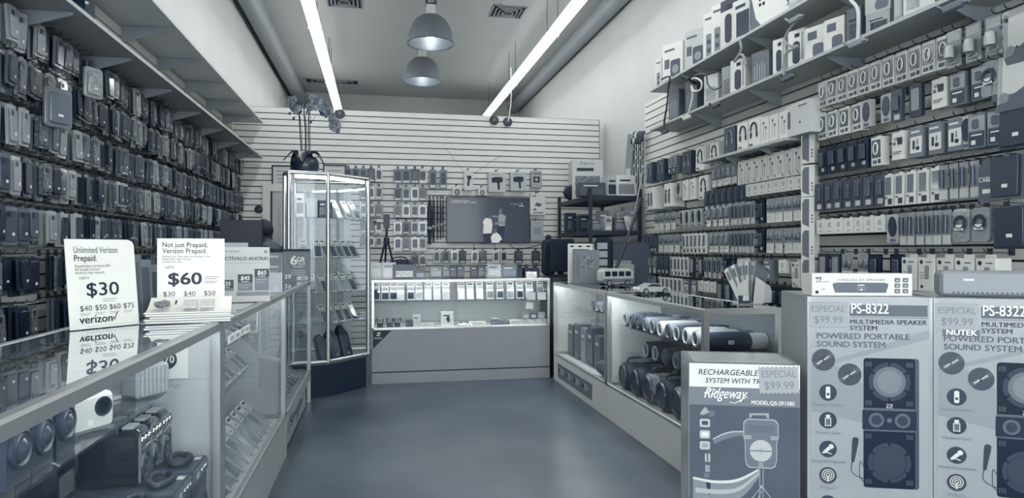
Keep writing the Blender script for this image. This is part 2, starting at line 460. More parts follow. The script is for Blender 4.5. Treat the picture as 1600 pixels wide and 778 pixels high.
# ------------------------------------------------------------------ glass showcases
LAMP_M = emit(1.0, CASE_LAMP, 'case_lamp_tube')
LAMP_L = emit(1.0, CASE_LAMP * .4, 'weaker_case_lamp')
def showcase(name, label, L, D, H, ph, loc, rot, body, shelves=(), end0=None, end1=None, back=None, deck=None, lamp=False,
             rail=.032, top_rail=.032, kick=0.0, open_base=False, rail_mat=None, front_tone=None):
    """local x along the front, y=0 front (facing -y), z up. end0/end1: None = glass, else panel material."""
    rail_mat = rail_mat or ALU
    t = thing(name, label, 'showcase', loc, rot, 'glass showcases round the shop floor')
    mb = MB(); th = .018
    if open_base:
        mb.box(.0, L, 0, D, ph - .05, ph, body)
        mb.box(.02, L - .02, D - .03, D - .012, 0, ph - .05, body)
        for x in (0, L - .03):
            for y in (0, D - .03): mb.box(x, x + .03, y, y + .03, 0, ph - .05, ALU)
    else:
        mb.box(0, L, .004, th, kick, ph, body).box(0, L, D - th, D, 0, ph, body).box(0, th, th, D - th, 0, ph, body).box(L - th, L, th, D - th, 0, ph, body)
        if kick: mb.box(0, L, .002, .016, 0, kick - .012, body).box(0, L, .010, .02, kick - .014, kick, M(.1, .6))
        mb.box(th, L - th, th, D - th, ph - .02, ph - .002, deck or body)
    mb.obj('base', t)
    r = rail; mb = MB()
    for x in (0, L - r):
        mb.rrect(x, x + r, 0, r, .008, -.0, 0, rail_mat) if False else None
        for y in (0, D - r):
            mb.prism([(x, y), (x + r, y), (x + r, y + r), (x, y + r)], ph, H - top_rail, rail_mat, axis='z')
    T = top_rail
    def railx(y0, y1, z0, z1):
        c = .006
        mb.prism([(y0, z0), (y1, z0), (y1, z1 - c), (y1 - c, z1), (y0 + c, z1), (y0, z1 - c)], 0, L, rail_mat, axis='x')
    railx(0, r, H - T, H); railx(D - r, D, H - T, H); railx(0, r * .8, ph, ph + .02); railx(D - r, D, ph, ph + .02)
    for x in (0, L - r):
        mb.box(x, x + r, r, D - r, H - T, H, rail_mat); mb.box(x, x + r, r, D - r, ph, ph + .018, rail_mat)
    mb.obj('frame', t)
    MB().box(r + .0005, L - r - .0005, .012, .017, ph + .021, H - T - .001, GLASS).obj('front_pane', t)
    MB().box(r + .0005, L - r - .0005, r + .0005, D - r - .0005, H - .010, H - .002, TOPGLASS).obj('top_pane', t)
    for nm, x, e in (('end', 0, end0), ('end', L, end1)):
        xa, xb = (x + .010, x + .016) if x == 0 else (x - .016, x - .010)
        MB().box(xa, xb, r + .001, D - r - .001, ph + .019, H - T - .001, e or GLASS).obj('end_panel' if e else 'end_pane', t)
    if back:
        n = 2
        for k in range(n):
            a = r + (L - 2 * r) * k / n + .001; b = r + (L - 2 * r) * (k + 1) / n - .001
            MB().box(a, b, D - .02 - .006 * k, D - .015 - .006 * k, ph + .021, H - T - .001, back).obj('sliding_door', t)
    for z, ya, yb in shelves:
        s = MB().box(r + .004, L - r - .004, ya, yb, z - .008, z, SHELFG).obj('shelf', t)
        mb = MB()
        for x in (L * .12, L * .5, L * .88):
            mb.box(x - .006, x + .006, yb - .03 if yb < D - .05 else ya + .04, yb, z - .022, z - .009, ALU_D)
        mb.obj('bracket', s)
    if lamp:
        lp = MB().cyl((.06, r + .012, H - T + .008), (L - .06, r + .012, H - T + .008), .008, LAMP_L if lamp == 'weak' else LAMP_M).obj('lamp', t)
        MB().box(.05, L - .05, r + .0005, r + .026, H - .0145, H - .0115, rail_mat).box(.05, L - .05, r + .0245, r + .026, H - T + .004, H - .0146, rail_mat).obj('lamp_cover', lp)
    return t
SHELFG = thin_glass('shelf_glass', .90, 1.5)
LAM_G = M(.66, .45, name='grey_laminate'); LAM_D = M(.36, .5, name='dark_laminate'); LAM_W = M(.86, .4, name='white_laminate'); LAM_M = M(.56, .5, name='mid_laminate')
LF, LH, LD = -.55, 1.015, .47
def left_case(i, y0, y1, label, **k):
    return showcase('glass_showcase', label, y1 - y0, LD, LH, .255, (LF, y0, 0), R90, **k)
left_case(1, 1.08, 2.585, 'grey showcase nearest on the left, holding boomboxes behind its glass', body=LAM_G, shelves=[(.80, .13, .43)], end0=None, end1=M(.78, .5), back=M(.70, .5), deck=LAM_D, lamp='weak', rail_mat=M(.66, .35, .5))
left_case(2, 2.6, 4.30, 'middle showcase on the left with tiers of small phone boxes', body=LAM_G, shelves=[(.595, .16, .40), (.85, .10, .38)], end0=M(.78, .5), end1=M(.74, .5), back=M(.74, .5), deck=LAM_W, lamp='weak', rail_mat=M(.66, .35, .5))
LT3 = left_case(3, 4.315, 5.86, 'farthest showcase on the left with a poster between its legs', body=LAM_G, shelves=[(.72, .14, .40)], end0=M(.70, .5), end1=None, back=M(.6, .5), open_base=True, rail_mat=M(.66, .35, .5))
# poster filling the open base of the far left case
pt = thing('base_poster', 'grey poster with dark rotated lettering in the open base of farthest left showcase', 'poster', (LF - .02, 4.36, 0), R90)
MB().box(.06, 1.30, 0, .006, .015, .20, M(.62, .5)).obj('panel', pt)
MB().text('¡Simple', .10, .62, .095, -.0003, INK, align='c', bold=.01, width=.8).text('y completo', .05, .68, .05, -.0003, INK2, align='c').obj('lettering', pt)

RF, RH, RD = 1.70, .957, .47
def right_case(y0, y1, label, **k):
    return showcase('glass_showcase', label, y1 - y0, RD, RH, .25, (RF, y1, 0), -R90, **k)
right_case(4.875, 6.42, 'showcase on the right beside the back counter with icon sticker on its base', body=LAM_W, shelves=[(.735, .16, .44)], end0=LAM_W, end1=LAM_W, back=M(.7, .5), deck=LAM_W, lamp=True)
right_case(3.30, 4.86, 'showcase on the right full of cylindrical speakers, nearest to the boxes', body=LAM_W, shelves=[(.50, .16, .44), (.71, .09, .44)], end0=LAM_W, end1=None, back=M(.45, .5), deck=LAM_W, lamp=True)
st = thing('icon_sticker', 'long grey sticker with four icons on the base of a white showcase', 'sticker', (RF + .0015, 6.26, 0), -R90)
mb = MB().patch(0, 1.05, .055, .185, 0, M(.42, .5)); 
mb.obj('backing', st)
mb = MB()
for k in range(4):
    x = .06 + k * .25
    mb.disc(x, .125, .022, -.0007, INK); 
    for q in range(3): mb.patch(x + .035, x + .035 + (.1, .12, .08)[q], .14 - q * .02, .15 - q * .02, -.0007, M(.75, .5))
mb.obj('icon', st)

# back counter: half-vision case
BX0, BX1, BYF = -.055, 1.685, 6.50
BC = showcase('glass_showcase', 'wide brightly lit back counter showcase with phones above a grey front panel', BX1 - BX0, .5, .992, .515, (BX0, BYF, 0), 0, body=M(.58, .5, var=.012, vscale=4), shelves=[(.775, .14, .46)], end0=None, end1=None, back=M(.78, .35), deck=LAM_W, lamp=True, kick=.115, rail=.022, top_rail=.026)
bs = thing('corner_sticker', 'dark triangular sticker with pale emblem on the back counter front, beside the tower', 'sticker', (BX0 + .012, BYF + .0035, 0), 0)
MB().prism([(0, .335), (.175, .508), (0, .508)], -.0008, 0, INK).obj('backing', bs)
mb = MB(); e = M(.8, .5)
mb.prism([(.035, .485), (.05, .47), (.075, .478), (.06, .495)], -.0016, -.0008, e).prism([(.028, .466), (.045, .452), (.07, .462), (.052, .47)], -.0016, -.0008, e)
mb.text('boost', .03, .05, .428, -.0008, e, align='c', bold=.01)
mb.obj('emblem', bs)

# five-sided tower showcase
TP = [(-.735, 5.93), (-.42, 6.01), (-.085, 6.40), (-.095, 6.74), (-.78, 6.74), (-.79, 6.09)]
TB, TH = .30, 1.94
tw = thing('tower_showcase', 'tall lit corner tower showcase with tilted phones on its glass shelves', 'showcase', (-.42, 6.3, 0), 0, None)
def TT(p): return (p[0] + .42, p[1] - 6.3)
tp = [TT(p) for p in TP]
cxt = sum(p[0] for p in tp) / 6; cyt = sum(p[1] for p in tp) / 6
def inset(pl, d):
    return [(p[0] + (cxt - p[0]) * d, p[1] + (cyt - p[1]) * d) for p in pl]
navy = M(.07, .4, name='navy_laminate')
mb = MB(); mb.prism(inset(tp, .05), 0, TB - .02, navy, axis='z'); mb.obj('base', tw)
mb = MB()
mb.prism(inset(tp, .03), TB - .0195, TB, M(.5, .4), axis='z'); mb.obj('deck', tw)
mb = MB()
for i, p in enumerate(tp):
    mb.cyl((p[0], p[1], TB), (p[0], p[1], TH), .016 if i not in (1, 2) else .019, ALU, 12)
for i in range(6):
    a, b_ = tp[i], tp[(i + 1) % 6]
    for z, r in ((TB + .008, .016), (TH - .012, .018)): mb.cyl((a[0], a[1], z), (b_[0], b_[1], z), r, ALU, 10)
mb.obj('frame', tw)
mb = MB(); mb.prism(inset(tp, .02), TH - .008, TH + .004, M(.78, .45), axis='z'); mb.obj('top_panel', tw)
for i in range(6):
    a, b_ = Vector(tp[i] + (0,)), Vector(tp[(i + 1) % 6] + (0,))
    d = (b_ - a).normalized(); nrm = Vector((d.y, -d.x, 0)); a2, b2 = a + d * .02, b_ - d * .02
    pts = [tuple(a2), tuple(b2), tuple(b2 - nrm * .005), tuple(a2 - nrm * .005)]
    m_ = MB(); m_.prism([(p[0], p[1]) for p in pts], TB + .022, TH - .03, GLASS, axis='z')
    m_.obj('pane', tw)
TSH = [.63, .90, 1.205, 1.555]
for z in TSH:
    s = MB().prism(inset(tp, .07), z - .008, z, SHELFG, axis='z').obj('shelf', tw)
mb = MB()
mb.tube([(tp[0][0] + .05, tp[0][1] + .03, TH - .04), (tp[1][0] - .02, tp[1][1] + .035, TH - .04)], .012, LAMP_M)
mb.tube([(tp[1][0] + .01, tp[1][1] + .05, TH - .04), (tp[2][0] - .045, tp[2][1] + .0, TH - .04)], .012, LAMP_M)
mb.obj('lamp', tw)

# ------------------------------------------------------------------ high wall shelves
def wall_shelf(name, label, x0, x1, y0, y1, z, side, brackets, lip=.02, tone_=.70):
    t = thing(name, label, 'shelf', ((x0 + x1) / 2, (y0 + y1) / 2, z), 0, 'long shelves high on the side walls')
    hx = (x1 - x0) / 2; hy = (y1 - y0) / 2
    MB().box(-hx, hx, -hy, hy, -lip, 0, M(tone_, .5)).obj('board', t)
    for y in brackets:
        mb = MB(); yy = y - (y0 + y1) / 2; a = hx * side        # a: wall edge x
        pts = [(a, -lip - .001), (a, -lip - .11), (a - side * .03, -lip - .11), (-a * .8, -lip - .014), (-a * .8, -lip - .001)]
        mb.prism(pts if side > 0 else pts, yy - .006, yy + .006, M(.52, .5))
        mb.obj('bracket', t)
    return t
wall_shelf('wall_shelf', 'lower long white shelf on the left wall above the hanging phone cases', XL + .001, -1.38, .6, 8.70, 2.42, -1, [1.2 + .78 * k for k in range(10)])
wall_shelf('wall_shelf', 'upper long white empty shelf highest on the left wall', XL + .001, -1.38, .6, 8.70, 2.85, -1, [1.2 + .78 * k for k in range(10)])
wall_shelf('wall_shelf', 'lower long white shelf on the right wall carrying small speaker boxes', 2.70, XR - .001, .6, 6.40, 2.495, 1, [1.0 + .9 * k for k in range(6)])
wall_shelf('wall_shelf', 'upper long white shelf highest on the right wall carrying large speaker boxes', 2.70, XR - .001, .6, 6.40, 2.89, 1, [1.0 + .9 * k for k in range(6)])

# ------------------------------------------------------------------ peg hooks (all walls share the 300-largest rule)
HOOK = MB()
HOOK.box(-.016, .016, -.004, -.0005, -.012, .022, WIRE)
HOOK.tube([(0, -.003, .0), (0, -.150, .004), (0, -.158, .010), (0, -.164, .022)], .0026, WIRE, 5)
HOOKME = None
HOOKS = []          # (world location, rot, label)
def hook(loc, rot, label): HOOKS.append((Vector(loc), rot, label))
def flush_hooks():
    global HOOKME
    HOOKS.sort(key=lambda h: depth(h[0]))
    proto = None
    for loc, rot, label in HOOKS[:290]:
        if proto is None:
            proto = HOOK.obj('peg_hook'); o = proto
        else:
            o = proto.copy(); COL.objects.link(o)
        o.location = loc; o.rotation_euler = (0, 0, rot)
        tag(o, label, 'hook', 'wire peg hooks on the slatted walls')
    if len(HOOKS) > 290:
        mb = MB()
        for loc, rot, label in HOOKS[290:]:
            T = Matrix.Translation(loc) @ Matrix.Rotation(rot, 4, 'Z')
            for f, k in zip(HOOK.f, HOOK.m): pass
            mb.add(HOOK.v, HOOK.f, WIRE, T)
        tag(mb.obj('peg_hooks'), 'many more small wire peg hooks farther along the slatted walls', 'hooks', kind='stuff')

# ------------------------------------------------------------------ phone case packs, wall on the left
GL = dict(rough=.22, bump=.3, bscale=38, coat=.12, spec=.35)
SLEEVE = {'dark': M(.13, **GL), 'grey': M(.36, **GL), 'pale': M(.66, **GL), 'glossy': M(.46, .10, bump=.6, bscale=30, coat=.5), 'patterned': M(.32, .3, var=.22, vscale=45), 'boxed': M(.66, .4)}
CASEM = {'dark': M(.03, .35, spec=.3), 'grey': M(.22, .35, var=.06, vscale=20, spec=.3), 'pale': M(.54, .35, var=.05, vscale=20), 'glossy': M(.30, .15, coat=.4), 'patterned': M(.28, .4, var=.25, vscale=60), 'boxed': M(.16, .35)}
STICK = M(.92, .5)
def pack_proto(kind, sc=1.0, name='phone_case_pack'):
    W, H = .043 * sc, .188 * sc
    mb = MB()
    if kind == 'boxed':
        mb.box(-W, W, -.014, .010, -H, -.012, SLEEVE[kind]).box(-.018, .018, -.003, -.001, -.014, -.004, SLEEVE[kind])
    else:
        mb.rrect(-W, W, -H, -.012, .006, -.004, .008, SLEEVE[kind]).rrect(-.014, .014, -.016, -.004, .004, -.002, 0, M(.2, .4))
    root = mb.obj(name)
    c = MB(); y = -.0145 if kind == 'boxed' else -.0045
    c.rrect(-W * .80, W * .80, -H + .014, -.03, .011, y - .009, y, CASEM[kind], ch=.003, seg=3)
    c.rrect(-W * .62, -W * .1, -.062, -.038, .005, y - .0105, y - .009, M(.05, .3), seg=3)
    c.obj('phone_case', root)
    MB().box(-.006 + W * .2, .008 + W * .2, y - .0105, y - .0092, -H * .74 - .006, -H * .74 + .007, STICK).obj('price_sticker', root)
    return root
LROWS = [2.372, 2.166, 1.938, 1.709, 1.480, 1.252, 1.023, .80]
def left_tone(r, y):
    """what hangs where, read off the photograph row by row."""
    k = random.random()
    if r == 3 and 4.55 < y < 4.95: return 'boxed'
    if r == 4 and 3.75 < y < 4.05: return 'boxed'
    if r == 2 and y < 3.6: return 'pale'
    if r in (5, 6): return 'dark' if k < .6 else ('grey' if k < .85 else 'patterned')
    if y > 6.8: return 'dark' if k < .45 else ('grey' if k < .8 else 'pale')
    if k < .30: return 'grey'
    if k < .55: return 'pale'
    if k < .72: return 'glossy'
    if k < .87: return 'dark'
    return 'patterned'
slots = []
for r, z in enumerate(LROWS):
    y = 3.06 + random.uniform(0, .06)
    while y < 8.62:
        gap = (r == 0 and min(abs(y - (1.2 + .78 * k)) for k in range(10)) < .05) or (r in (5, 6) and 3.62 < y < 3.86) or (r == 7 and y > 4.4) or (r == 0 and y > 4.9 and random.random() < .08)
        if not gap: slots.append((r, y, z, left_tone(r, y)))
        y += random.uniform(.088, .104)
cnt = {}
PROTO = {}
vis = sorted(slots, key=lambda s: depth((XL, s[1], s[2])) + (9 if s[0] == 7 else 0))
chosen = set(id(s) for s in vis[:295])
far_mb = MB(); back_mb = MB()
NAME = {'dark': 'dark', 'grey': 'grey', 'pale': 'pale grey', 'glossy': 'shiny clear', 'patterned': 'patterned', 'boxed': 'white boxed'}
for s in slots:
    r, y, z, kind = s
    cnt[r] = cnt.get(r, 0) + 1
    tilt = random.uniform(-.12, .12); rot = R90 + random.uniform(-.20, .08)
    loc = Vector((XL + .142 - random.choice((0, 0, 0, .012, .03, .05)), y, z - .004))
    hook((XL, y, z), R90, 'wire peg hook, %s from the near end, %s row down, phone case wall' % (nth(cnt[r]), nth(r + 1)))
    if id(s) in chosen:
        if kind not in PROTO:
            PROTO[kind] = pack_proto(kind); o = PROTO[kind]
        else: o = copy_tree(PROTO[kind])
        o.location = loc; o.rotation_euler = (random.uniform(-.05, .05), tilt * .35, rot)
        o.scale = (random.uniform(.74, 1.02), 1, random.uniform(.82, 1.04))
        tag(o, '%s phone case pack, %s from the near end, %s row down, phone case wall' % (NAME[kind], nth(cnt[r]), nth(r + 1)), 'phone case', 'phone case packs on the wall beside the left showcases')
    else:
        T = Matrix.Translation(loc) @ Matrix.Rotation(rot, 4, 'Z')
        far_mb.box(-.043, .043, -.004, .008, -.188, -.012, SLEEVE[kind], T).box(-.034, .034, -.0105, -.004, -.174, -.03, CASEM[kind], T).box(.002, .014, -.0115, -.0105, -.145, -.133, STICK, T)
    # the packs queuing behind on the same hook
    for q in range(1, random.choice((3, 4, 4))):
        T = Matrix.Translation(loc - Vector((.034 + .022 * (q - 1), random.uniform(-.004, .004), 0))) @ Matrix.Rotation(R90 + random.uniform(-.06, .04), 4, 'Z')
        kk = kind if random.random() < .35 else random.choice(list(SLEEVE)); bw_ = random.uniform(.030, .043)
        back_mb.box(-bw_, bw_, -.003, .008, -.186 + random.uniform(-.008, .01), -.008, SLEEVE[kk], T)
        back_mb.box(-bw_ * .8, bw_ * .8, -.007, -.003, -.172, -.03, CASEM[kk], T)
if far_mb.v: tag(far_mb.obj('phone_case_packs'), 'small far phone case packs hanging at the deep end of the left wall', 'phone cases', kind='stuff')
tag(back_mb.obj('phone_case_packs', smooth=False), 'phone case packs queued on hooks behind the front ones, left wall', 'phone cases', kind='stuff')
# one oversized grey tablet sleeve and one clear bag stand out
def big_pack(u, v0, v1, W, label, m1, m2):
    p = at_x(u, v0, XL + .19); H = p.z - at_x(u, v1, XL + .19).z
    mb = MB(); mb.rrect(-W, W, -H, 0, .02, -.006, .012, m1, ch=.003)
    o = mb.obj('tablet_case_pack', loc=p, rot=R90 - .45)
    MB().rrect(-W * .72, W * .72, -H * .9, -H * .12, .015, -.016, -.0062, m2, ch=.004).obj('tablet_case', o)
    MB().box(-.014, .014, -.018, -.0165, -H * .72, -H * .66, STICK).obj('price_sticker', o)
    tag(o, label, 'tablet case'); return o
big_pack(91, 138, 200, .075, 'large grey tablet case pack standing out among phone cases, second row down', M(.44, .3, coat=.3), M(.38, .3))
big_pack(146, 106, 154, .06, 'wide crinkled clear bag hanging in the top row of phone cases', M(.62, .15, bump=.6, bscale=30, coat=.5), M(.60, .15, bump=.7, bscale=40, coat=.5, var=.12, vscale=40))
tag(MB().rrect(-.05, .05, 0, .10, .02, -.09, .09, BLACKG, ch=.012).obj('camera_box', loc=at_x(112, 14, XL + .27) - Vector((0, 0, .045)), rot=R90), 'dark glossy rounded box sitting on the lower left wall shelf', 'box')

# ------------------------------------------------------------------ goods on the right wall (front of every proto faces -y, hung from its top centre)
CLEAR = M(.55, .16, bump=.4, bscale=40, coat=.3)
CLEARD = M(.24, .18, bump=.4, bscale=40, coat=.2, spec=.4)
CARDW = M(.88, .5); CARDG = M(.66, .5); CARDM = M(.48, .5); CARDD = M(.16, .45); CARDN = M(.07, .4)
WIN = M(.32, .15, bump=.25, bscale=40, coat=.3)
COILW = M(.93, .35)
def coil(mb, cx, cz, rx, rz, y, r, mat, turns=2, tail=True):
    pts = []
    n = 14 * turns
    for i in range(n + 1):
        a = 2 * pi * i / 14; k = 1 - .12 * (i // 14)
        pts.append((cx + rx * k * cos(a), y - r - .001 * (i / 14), cz + rz * k * sin(a)))
    mb.tube(pts, r, mat, 5)
def P_cable_box():
    W, H, D = .043, .178, .05
    o = MB().box(-W, W, 0, D, -H, -.012, CARDW).box(-.016, .016, .020, .0215, -.0121, -.0025, CARDW).obj('cable_box')
    MB().rrect(-W * .82, W * .82, -H * .74, -H * .16, .006, -.0025, -.0003, WIN).obj('window', o)
    mb = MB(); coil(mb, 0, -H * .44, .020, .036, -.003, .0026, COILW); mb.obj('cable', o)
    MB().box(-W * .7, W * .1, -.0012, -.0003, -H * .93, -H * .82, INK2).box(W * .3, W * .8, -.0012, -.0003, -H * .93, -H * .80, CARDD).obj('print', o)
    return o
def P_window_box():
    W, H, D = .034, .19, .025
    o = MB().box(-W, W, 0, D, -H, -.012, CARDW).box(-.014, .014, .01, .0115, -.0121, -.0025, CARDW).obj('window_box')
    MB().box(-W * .72, W * .6, -.002, -.0003, -H * .66, -H * .14, M(.42, .2, coat=.4)).obj('window', o)
    MB().box(-W * .2, W * .75, -.0012, -.0003, -H * .95, -H * .78, CARDD).box(-W * .8, -W * .3, -.0012, -.0003, -H * .78, -H * .72, INK2).obj('print', o)
    return o
def P_dark_pack():
    W, H = .044, .18
    o = MB().rrect(-W, W, -H, -.005, .004, 0, .02, M(.05, .2, bump=.3, bscale=40, coat=.15, spec=.35)).obj('dark_accessory_pack')
    MB().rrect(-W * .6, W * .5, -H * .7, -H * .2, .008, -.012, -.0003, M(.2, .2, coat=.5), ch=.004).obj('gadget', o)
    MB().box(-W * .1, W * .5, -.0012, -.0003, -H * .88, -H * .76, M(.7, .5)).obj('price_sticker', o)
    return o
def P_two_tone():
    W, H, D = .046, .175, .075
    o = MB().box(-W, W, 0, D, -H, -.012, M(.40, .45)).box(-.016, .016, .02, .0215, -.0121, -.0025, CARDM).obj('two_tone_box')
    MB().box(-W * .9, W * .9, -.0015, -.0003, -H * .52, -H * .12, M(.62, .25, bump=.2)).obj('window', o)
    MB().rrect(-W * .5, W * .3, -H * .46, -H * .2, .01, -.006, -.0016, M(.3, .4), ch=.002).obj('gadget', o)
    MB().box(-W * .85, W * .85, -.0012, -.0003, -H * .96, -H * .56, CARDD).box(-W * .6, W * .6, -.002, -.0013, -H * .66, -H * .62, CARDW).box(-W * .6, -W * .1, -.002, -.0013, -H * .9, -H * .78, CARDW).obj('print', o)
    return o
def P_picture_box():
    W, H, D = .045, .17, .07
    o = MB().box(-W, W, 0, D, -H, -.012, M(.42, .45)).box(-.016, .016, .02, .0215, -.0121, -.0025, CARDM).obj('charger_box')
    mb = MB().rrect(-W * .88, W * .88, -H * .86, -H * .34, .006, -.0012, -.0003, CARDW)
    mb.rrect(-W * .5, -W * .15, -H * .74, -H * .46, .004, -.002, -.0013, CARDN).rrect(0, W * .55, -H * .78, -H * .66, .006, -.002, -.0013, CARDN).rrect(W * .15, W * .3, -H * .62, -H * .42, .004, -.002, -.0013, INK2)
    mb.obj('picture_panel', o)
    MB().box(-W * .8, W * .5, -.0012, -.0003, -H * .22, -H * .16, CARDW).obj('print', o)
    return o
def P_white_box():
    W, H, D = .045, .165, .06
    o = MB().box(-W, W, 0, D, -H, -.012, CARDW).box(-.016, .016, .02, .0215, -.0121, -.0025, CARDW).obj('white_charger_box')
    mb = MB().rrect(-W * .1, W * .7, -H * .5, -H * .26, .004, -.0012, -.0003, CARDN).rrect(-W * .8, -W * .4, -H * .5, -H * .4, .004, -.0012, -.0003, INK2)
    mb.text('V8', .03, -W * .7, -H * .36, 0, INK, bold=.01); mb.box(-W * .8, W * .6, -.0012, -.0003, -H * .75, -H * .72, INK2).box(-W * .8, W * .3, -.0012, -.0003, -H * .81, -H * .78, INK2)
    mb.obj('print', o); return o
def P_clear():
    W, H = .036, .185
    o = MB().rrect(-W, W, -H, -.004, .004, -.0005, .006, CLEAR).obj('clear_accessory_pack')
    mb = MB().rrect(-W * .7, W * .7, -H * .62, -H * .14, .014, -.018, -.0006, M(.5, .12, coat=.7), ch=.008)
    mb.obj('blister', o)
    MB().box(-W * .95, W * .95, -.0016, -.0006, -H * .97, -H * .68, CARDW).box(-W * .7, W * .4, -.0024, -.0017, -H * .8, -H * .77, INK2).obj('label_card', o)
    return o
def P_grey():
    W, H = .040, .18
    o = MB().rrect(-W, W, -H, -.004, .004, -.0005, .02, CLEARD).obj('grey_accessory_pack')
    MB().rrect(-W * .6, W * .5, -H * .7, -H * .2, .01, -.014, -.0006, M(.24, .2, coat=.5), ch=.005).obj('gadget', o)
    MB().box(-W * .4, W * .6, -.0016, -.0006, -H * .95, -H * .78, M(.75, .5)).obj('label_card', o)
    return o
def P_small_white():
    W, H, D = .042, .105, .045
    o = MB().box(-W, W, 0, D, -H, -.012, CARDW).box(-.014, .014, .02, .0215, -.0121, -.0025, CARDW).obj('small_white_box')
    MB().rrect(-W * .3, W * .3, -H * .6, -H * .3, .004, -.0012, -.0003, M(.7, .5)).box(-W * .3, W * .3, -.0012, -.0003, -H * .86, -H * .82, INK2).obj('print', o)
    return o
def P_tube():
    W, H = .026, .185
    o = MB().rrect(-W, W, -H, -.004, .004, -.0005, .004, CLEAR).obj('slim_clear_pack')
    MB().tube([(0, -.012, -H * .16), (0, -.012, -H * .66)], .011, M(.22, .3), 10).obj('gadget', o)
    MB().box(-W * .9, W * .9, -.0016, -.0006, -H * .97, -H * .72, M(.78, .5)).obj('label_card', o)
    return o
def P_oval():
    W, H = .042, .17
    o = MB().rrect(-W, W, -H, -.008, .008, -.0005, .03, M(.70, .45)).obj('oval_window_box')
    mb = MB(); mb.prism([(W * .72 * cos(2 * pi * k / 24), -H * .46 + H * .34 * sin(2 * pi * k / 24)) for k in range(24)], -.003, -.0006, M(.16, .2, coat=.5))
    mb.obj('window', o)
    MB().box(-W * .5, W * .5, -.0016, -.0006, -H * .96, -H * .86, INK2).obj('print', o)
    return o
def P_earphone():
    W, H, D = .050, .20, .045
    o = MB().box(-W, W, 0, D, -H, -.012, CARDW).box(-.016, .016, .02, .0215, -.0121, -.0025, CARDW).obj('earphone_box')
    mb = MB()
    for x, z in ((-W * .3, -.05), (W * .25, -.085)):
        mb.disc(x, z, .011, -.0003, M(.3, .4)); mb.box(x - .0015, x + .0015, -.0012, -.0003, -H * .85, z, INK2)
    mb.obj('print', o); return o
def P_headphone(dark=False):
    W, H, D = .085, .215, .085
    o = MB().box(-W, W, 0, D, -H, -.006, CARDD if dark else CARDW).obj('headphone_box')
    mb = MB(); pts = [(.040 * cos(radians(a)), -.0035, -.085 + .05 * sin(radians(a))) for a in range(-20, 201, 15)]
    mb.tube(pts, .006, M(.5, .4) if dark else INK, 6)
    for s in (-1, 1): mb.ball((s * .040, -.002, -.125), .019, M(.5, .4) if dark else INK, sx=.75, sy=.12, sz=1.35)
    mb.box(-W * .8, -W * .2, -.0012, -.0003, -H * .95, -H * .88, INK2)
    mb.obj('headphone_picture', o); return o
def P_mic():
    W, H, D = .09, .235, .14
    o = MB().box(-W, W, 0, D, -H, -.004, CARDW).box(-W - .001, W + .001, -.001, D + .001, -H - .028, -H, M(.36, .5)).obj('microphone_box')
    mb = MB()
    for x in (-W * .5, W * .35):
        mb.rrect(x - .014, x + .014, -H * .86, -H * .4, .012, -.0015, -.0003, CARDN).disc(x, -H * .32, .019, -.0003, CARDD); mb.box(x - .03, x - .022, -.0015, -.0003, -H * .8, -H * .3, INK2)
    mb.obj('print', o); return o
def P_charger_hang():
    W, H = .045, .19
    o = MB().rrect(-W, W, -H, -.004, .006, -.0005, .006, CLEAR).obj('hanging_charger_pack')
    MB().lathe([(0, -.03), (.024, -.03), (.024, .0), (.020, .03), (.008, .04), (0, .04)], M(.75, .25, coat=.4), Matrix.Translation((0, -.026, -H * .6)), 16).obj('charger', o)
    mb = MB(); coil(mb, 0, -H * .84, .03, .012, -.004, .003, M(.6, .3)); mb.obj('cable', o)
    MB().box(-W * .8, W * .8, -.0016, -.0006, -H * .3, -H * .08, M(.78, .5)).obj('label_card', o)
    return o
def P_coil():
    W, H = .048, .17
    o = MB().rrect(-W, W, -H, -.004, .02, -.0005, .02, CLEAR).obj('coiled_cable_pack')
    mb = MB(); coil(mb, 0, -H * .45, .034, .036, -.003, .0045, M(.12, .4), 3); mb.obj('cable', o)
    MB().box(-W * .5, W * .5, -.013, -.011, -H * .66, -H * .5, CARDW).obj('label_card', o); return o
def P_tablet():
    W, H = .085, .205
    o = MB().box(-W, W, -.001, .035, -H, -.006, CLEARD).obj('tablet_case_pack')
    MB().rrect(-W * .86, W * .86, -H * .95, -H * .05, .012, -.012, -.0015, M(.15, .35), ch=.003).obj('tablet_case', o)
    MB().box(-W * .1, W * .25, -.0138, -.0125, -H * .74, -H * .66, STICK).obj('price_sticker', o); return o
def P_tablet_pale():
    W, H = .10, .27
    o = MB().box(-W, W, -.001, .04, -H, -.006, M(.66, .3, coat=.3)).obj('tablet_glass_box')
    MB().rrect(-W * .75, W * .75, -H * .7, -H * .05, .010, -.006, -.0015, M(.80, .2, coat=.5), ch=.002).obj('tablet_case', o)
    mb = MB().prism([(-W * .98, -H * .97), (W * .98, -H * .97), (W * .98, -H * .5), (-W * .98, -H * .86)], -.008, -.0012, M(.3, .4)).disc(-W * .6, -H * .74, .024, -.0082, M(.5, .4)); mb.obj('print', o); return o
def P_tag():
    W, H = .042, .21
    o = MB().prism([(-W, -H), (W, -H), (W, -.05), (W * .3, -.004), (-W * .3, -.004), (-W, -.05)], -.0005, .012, M(.30, .4)).obj('cable_tag_pack')
    MB().text('CABLE', .034, 0, -.115, -.0006, CARDW, align='c', bold=.02, width=.078).box(-.02, .025, -.0016, -.0006, -.17, -.15, CARDW).obj('print', o); return o
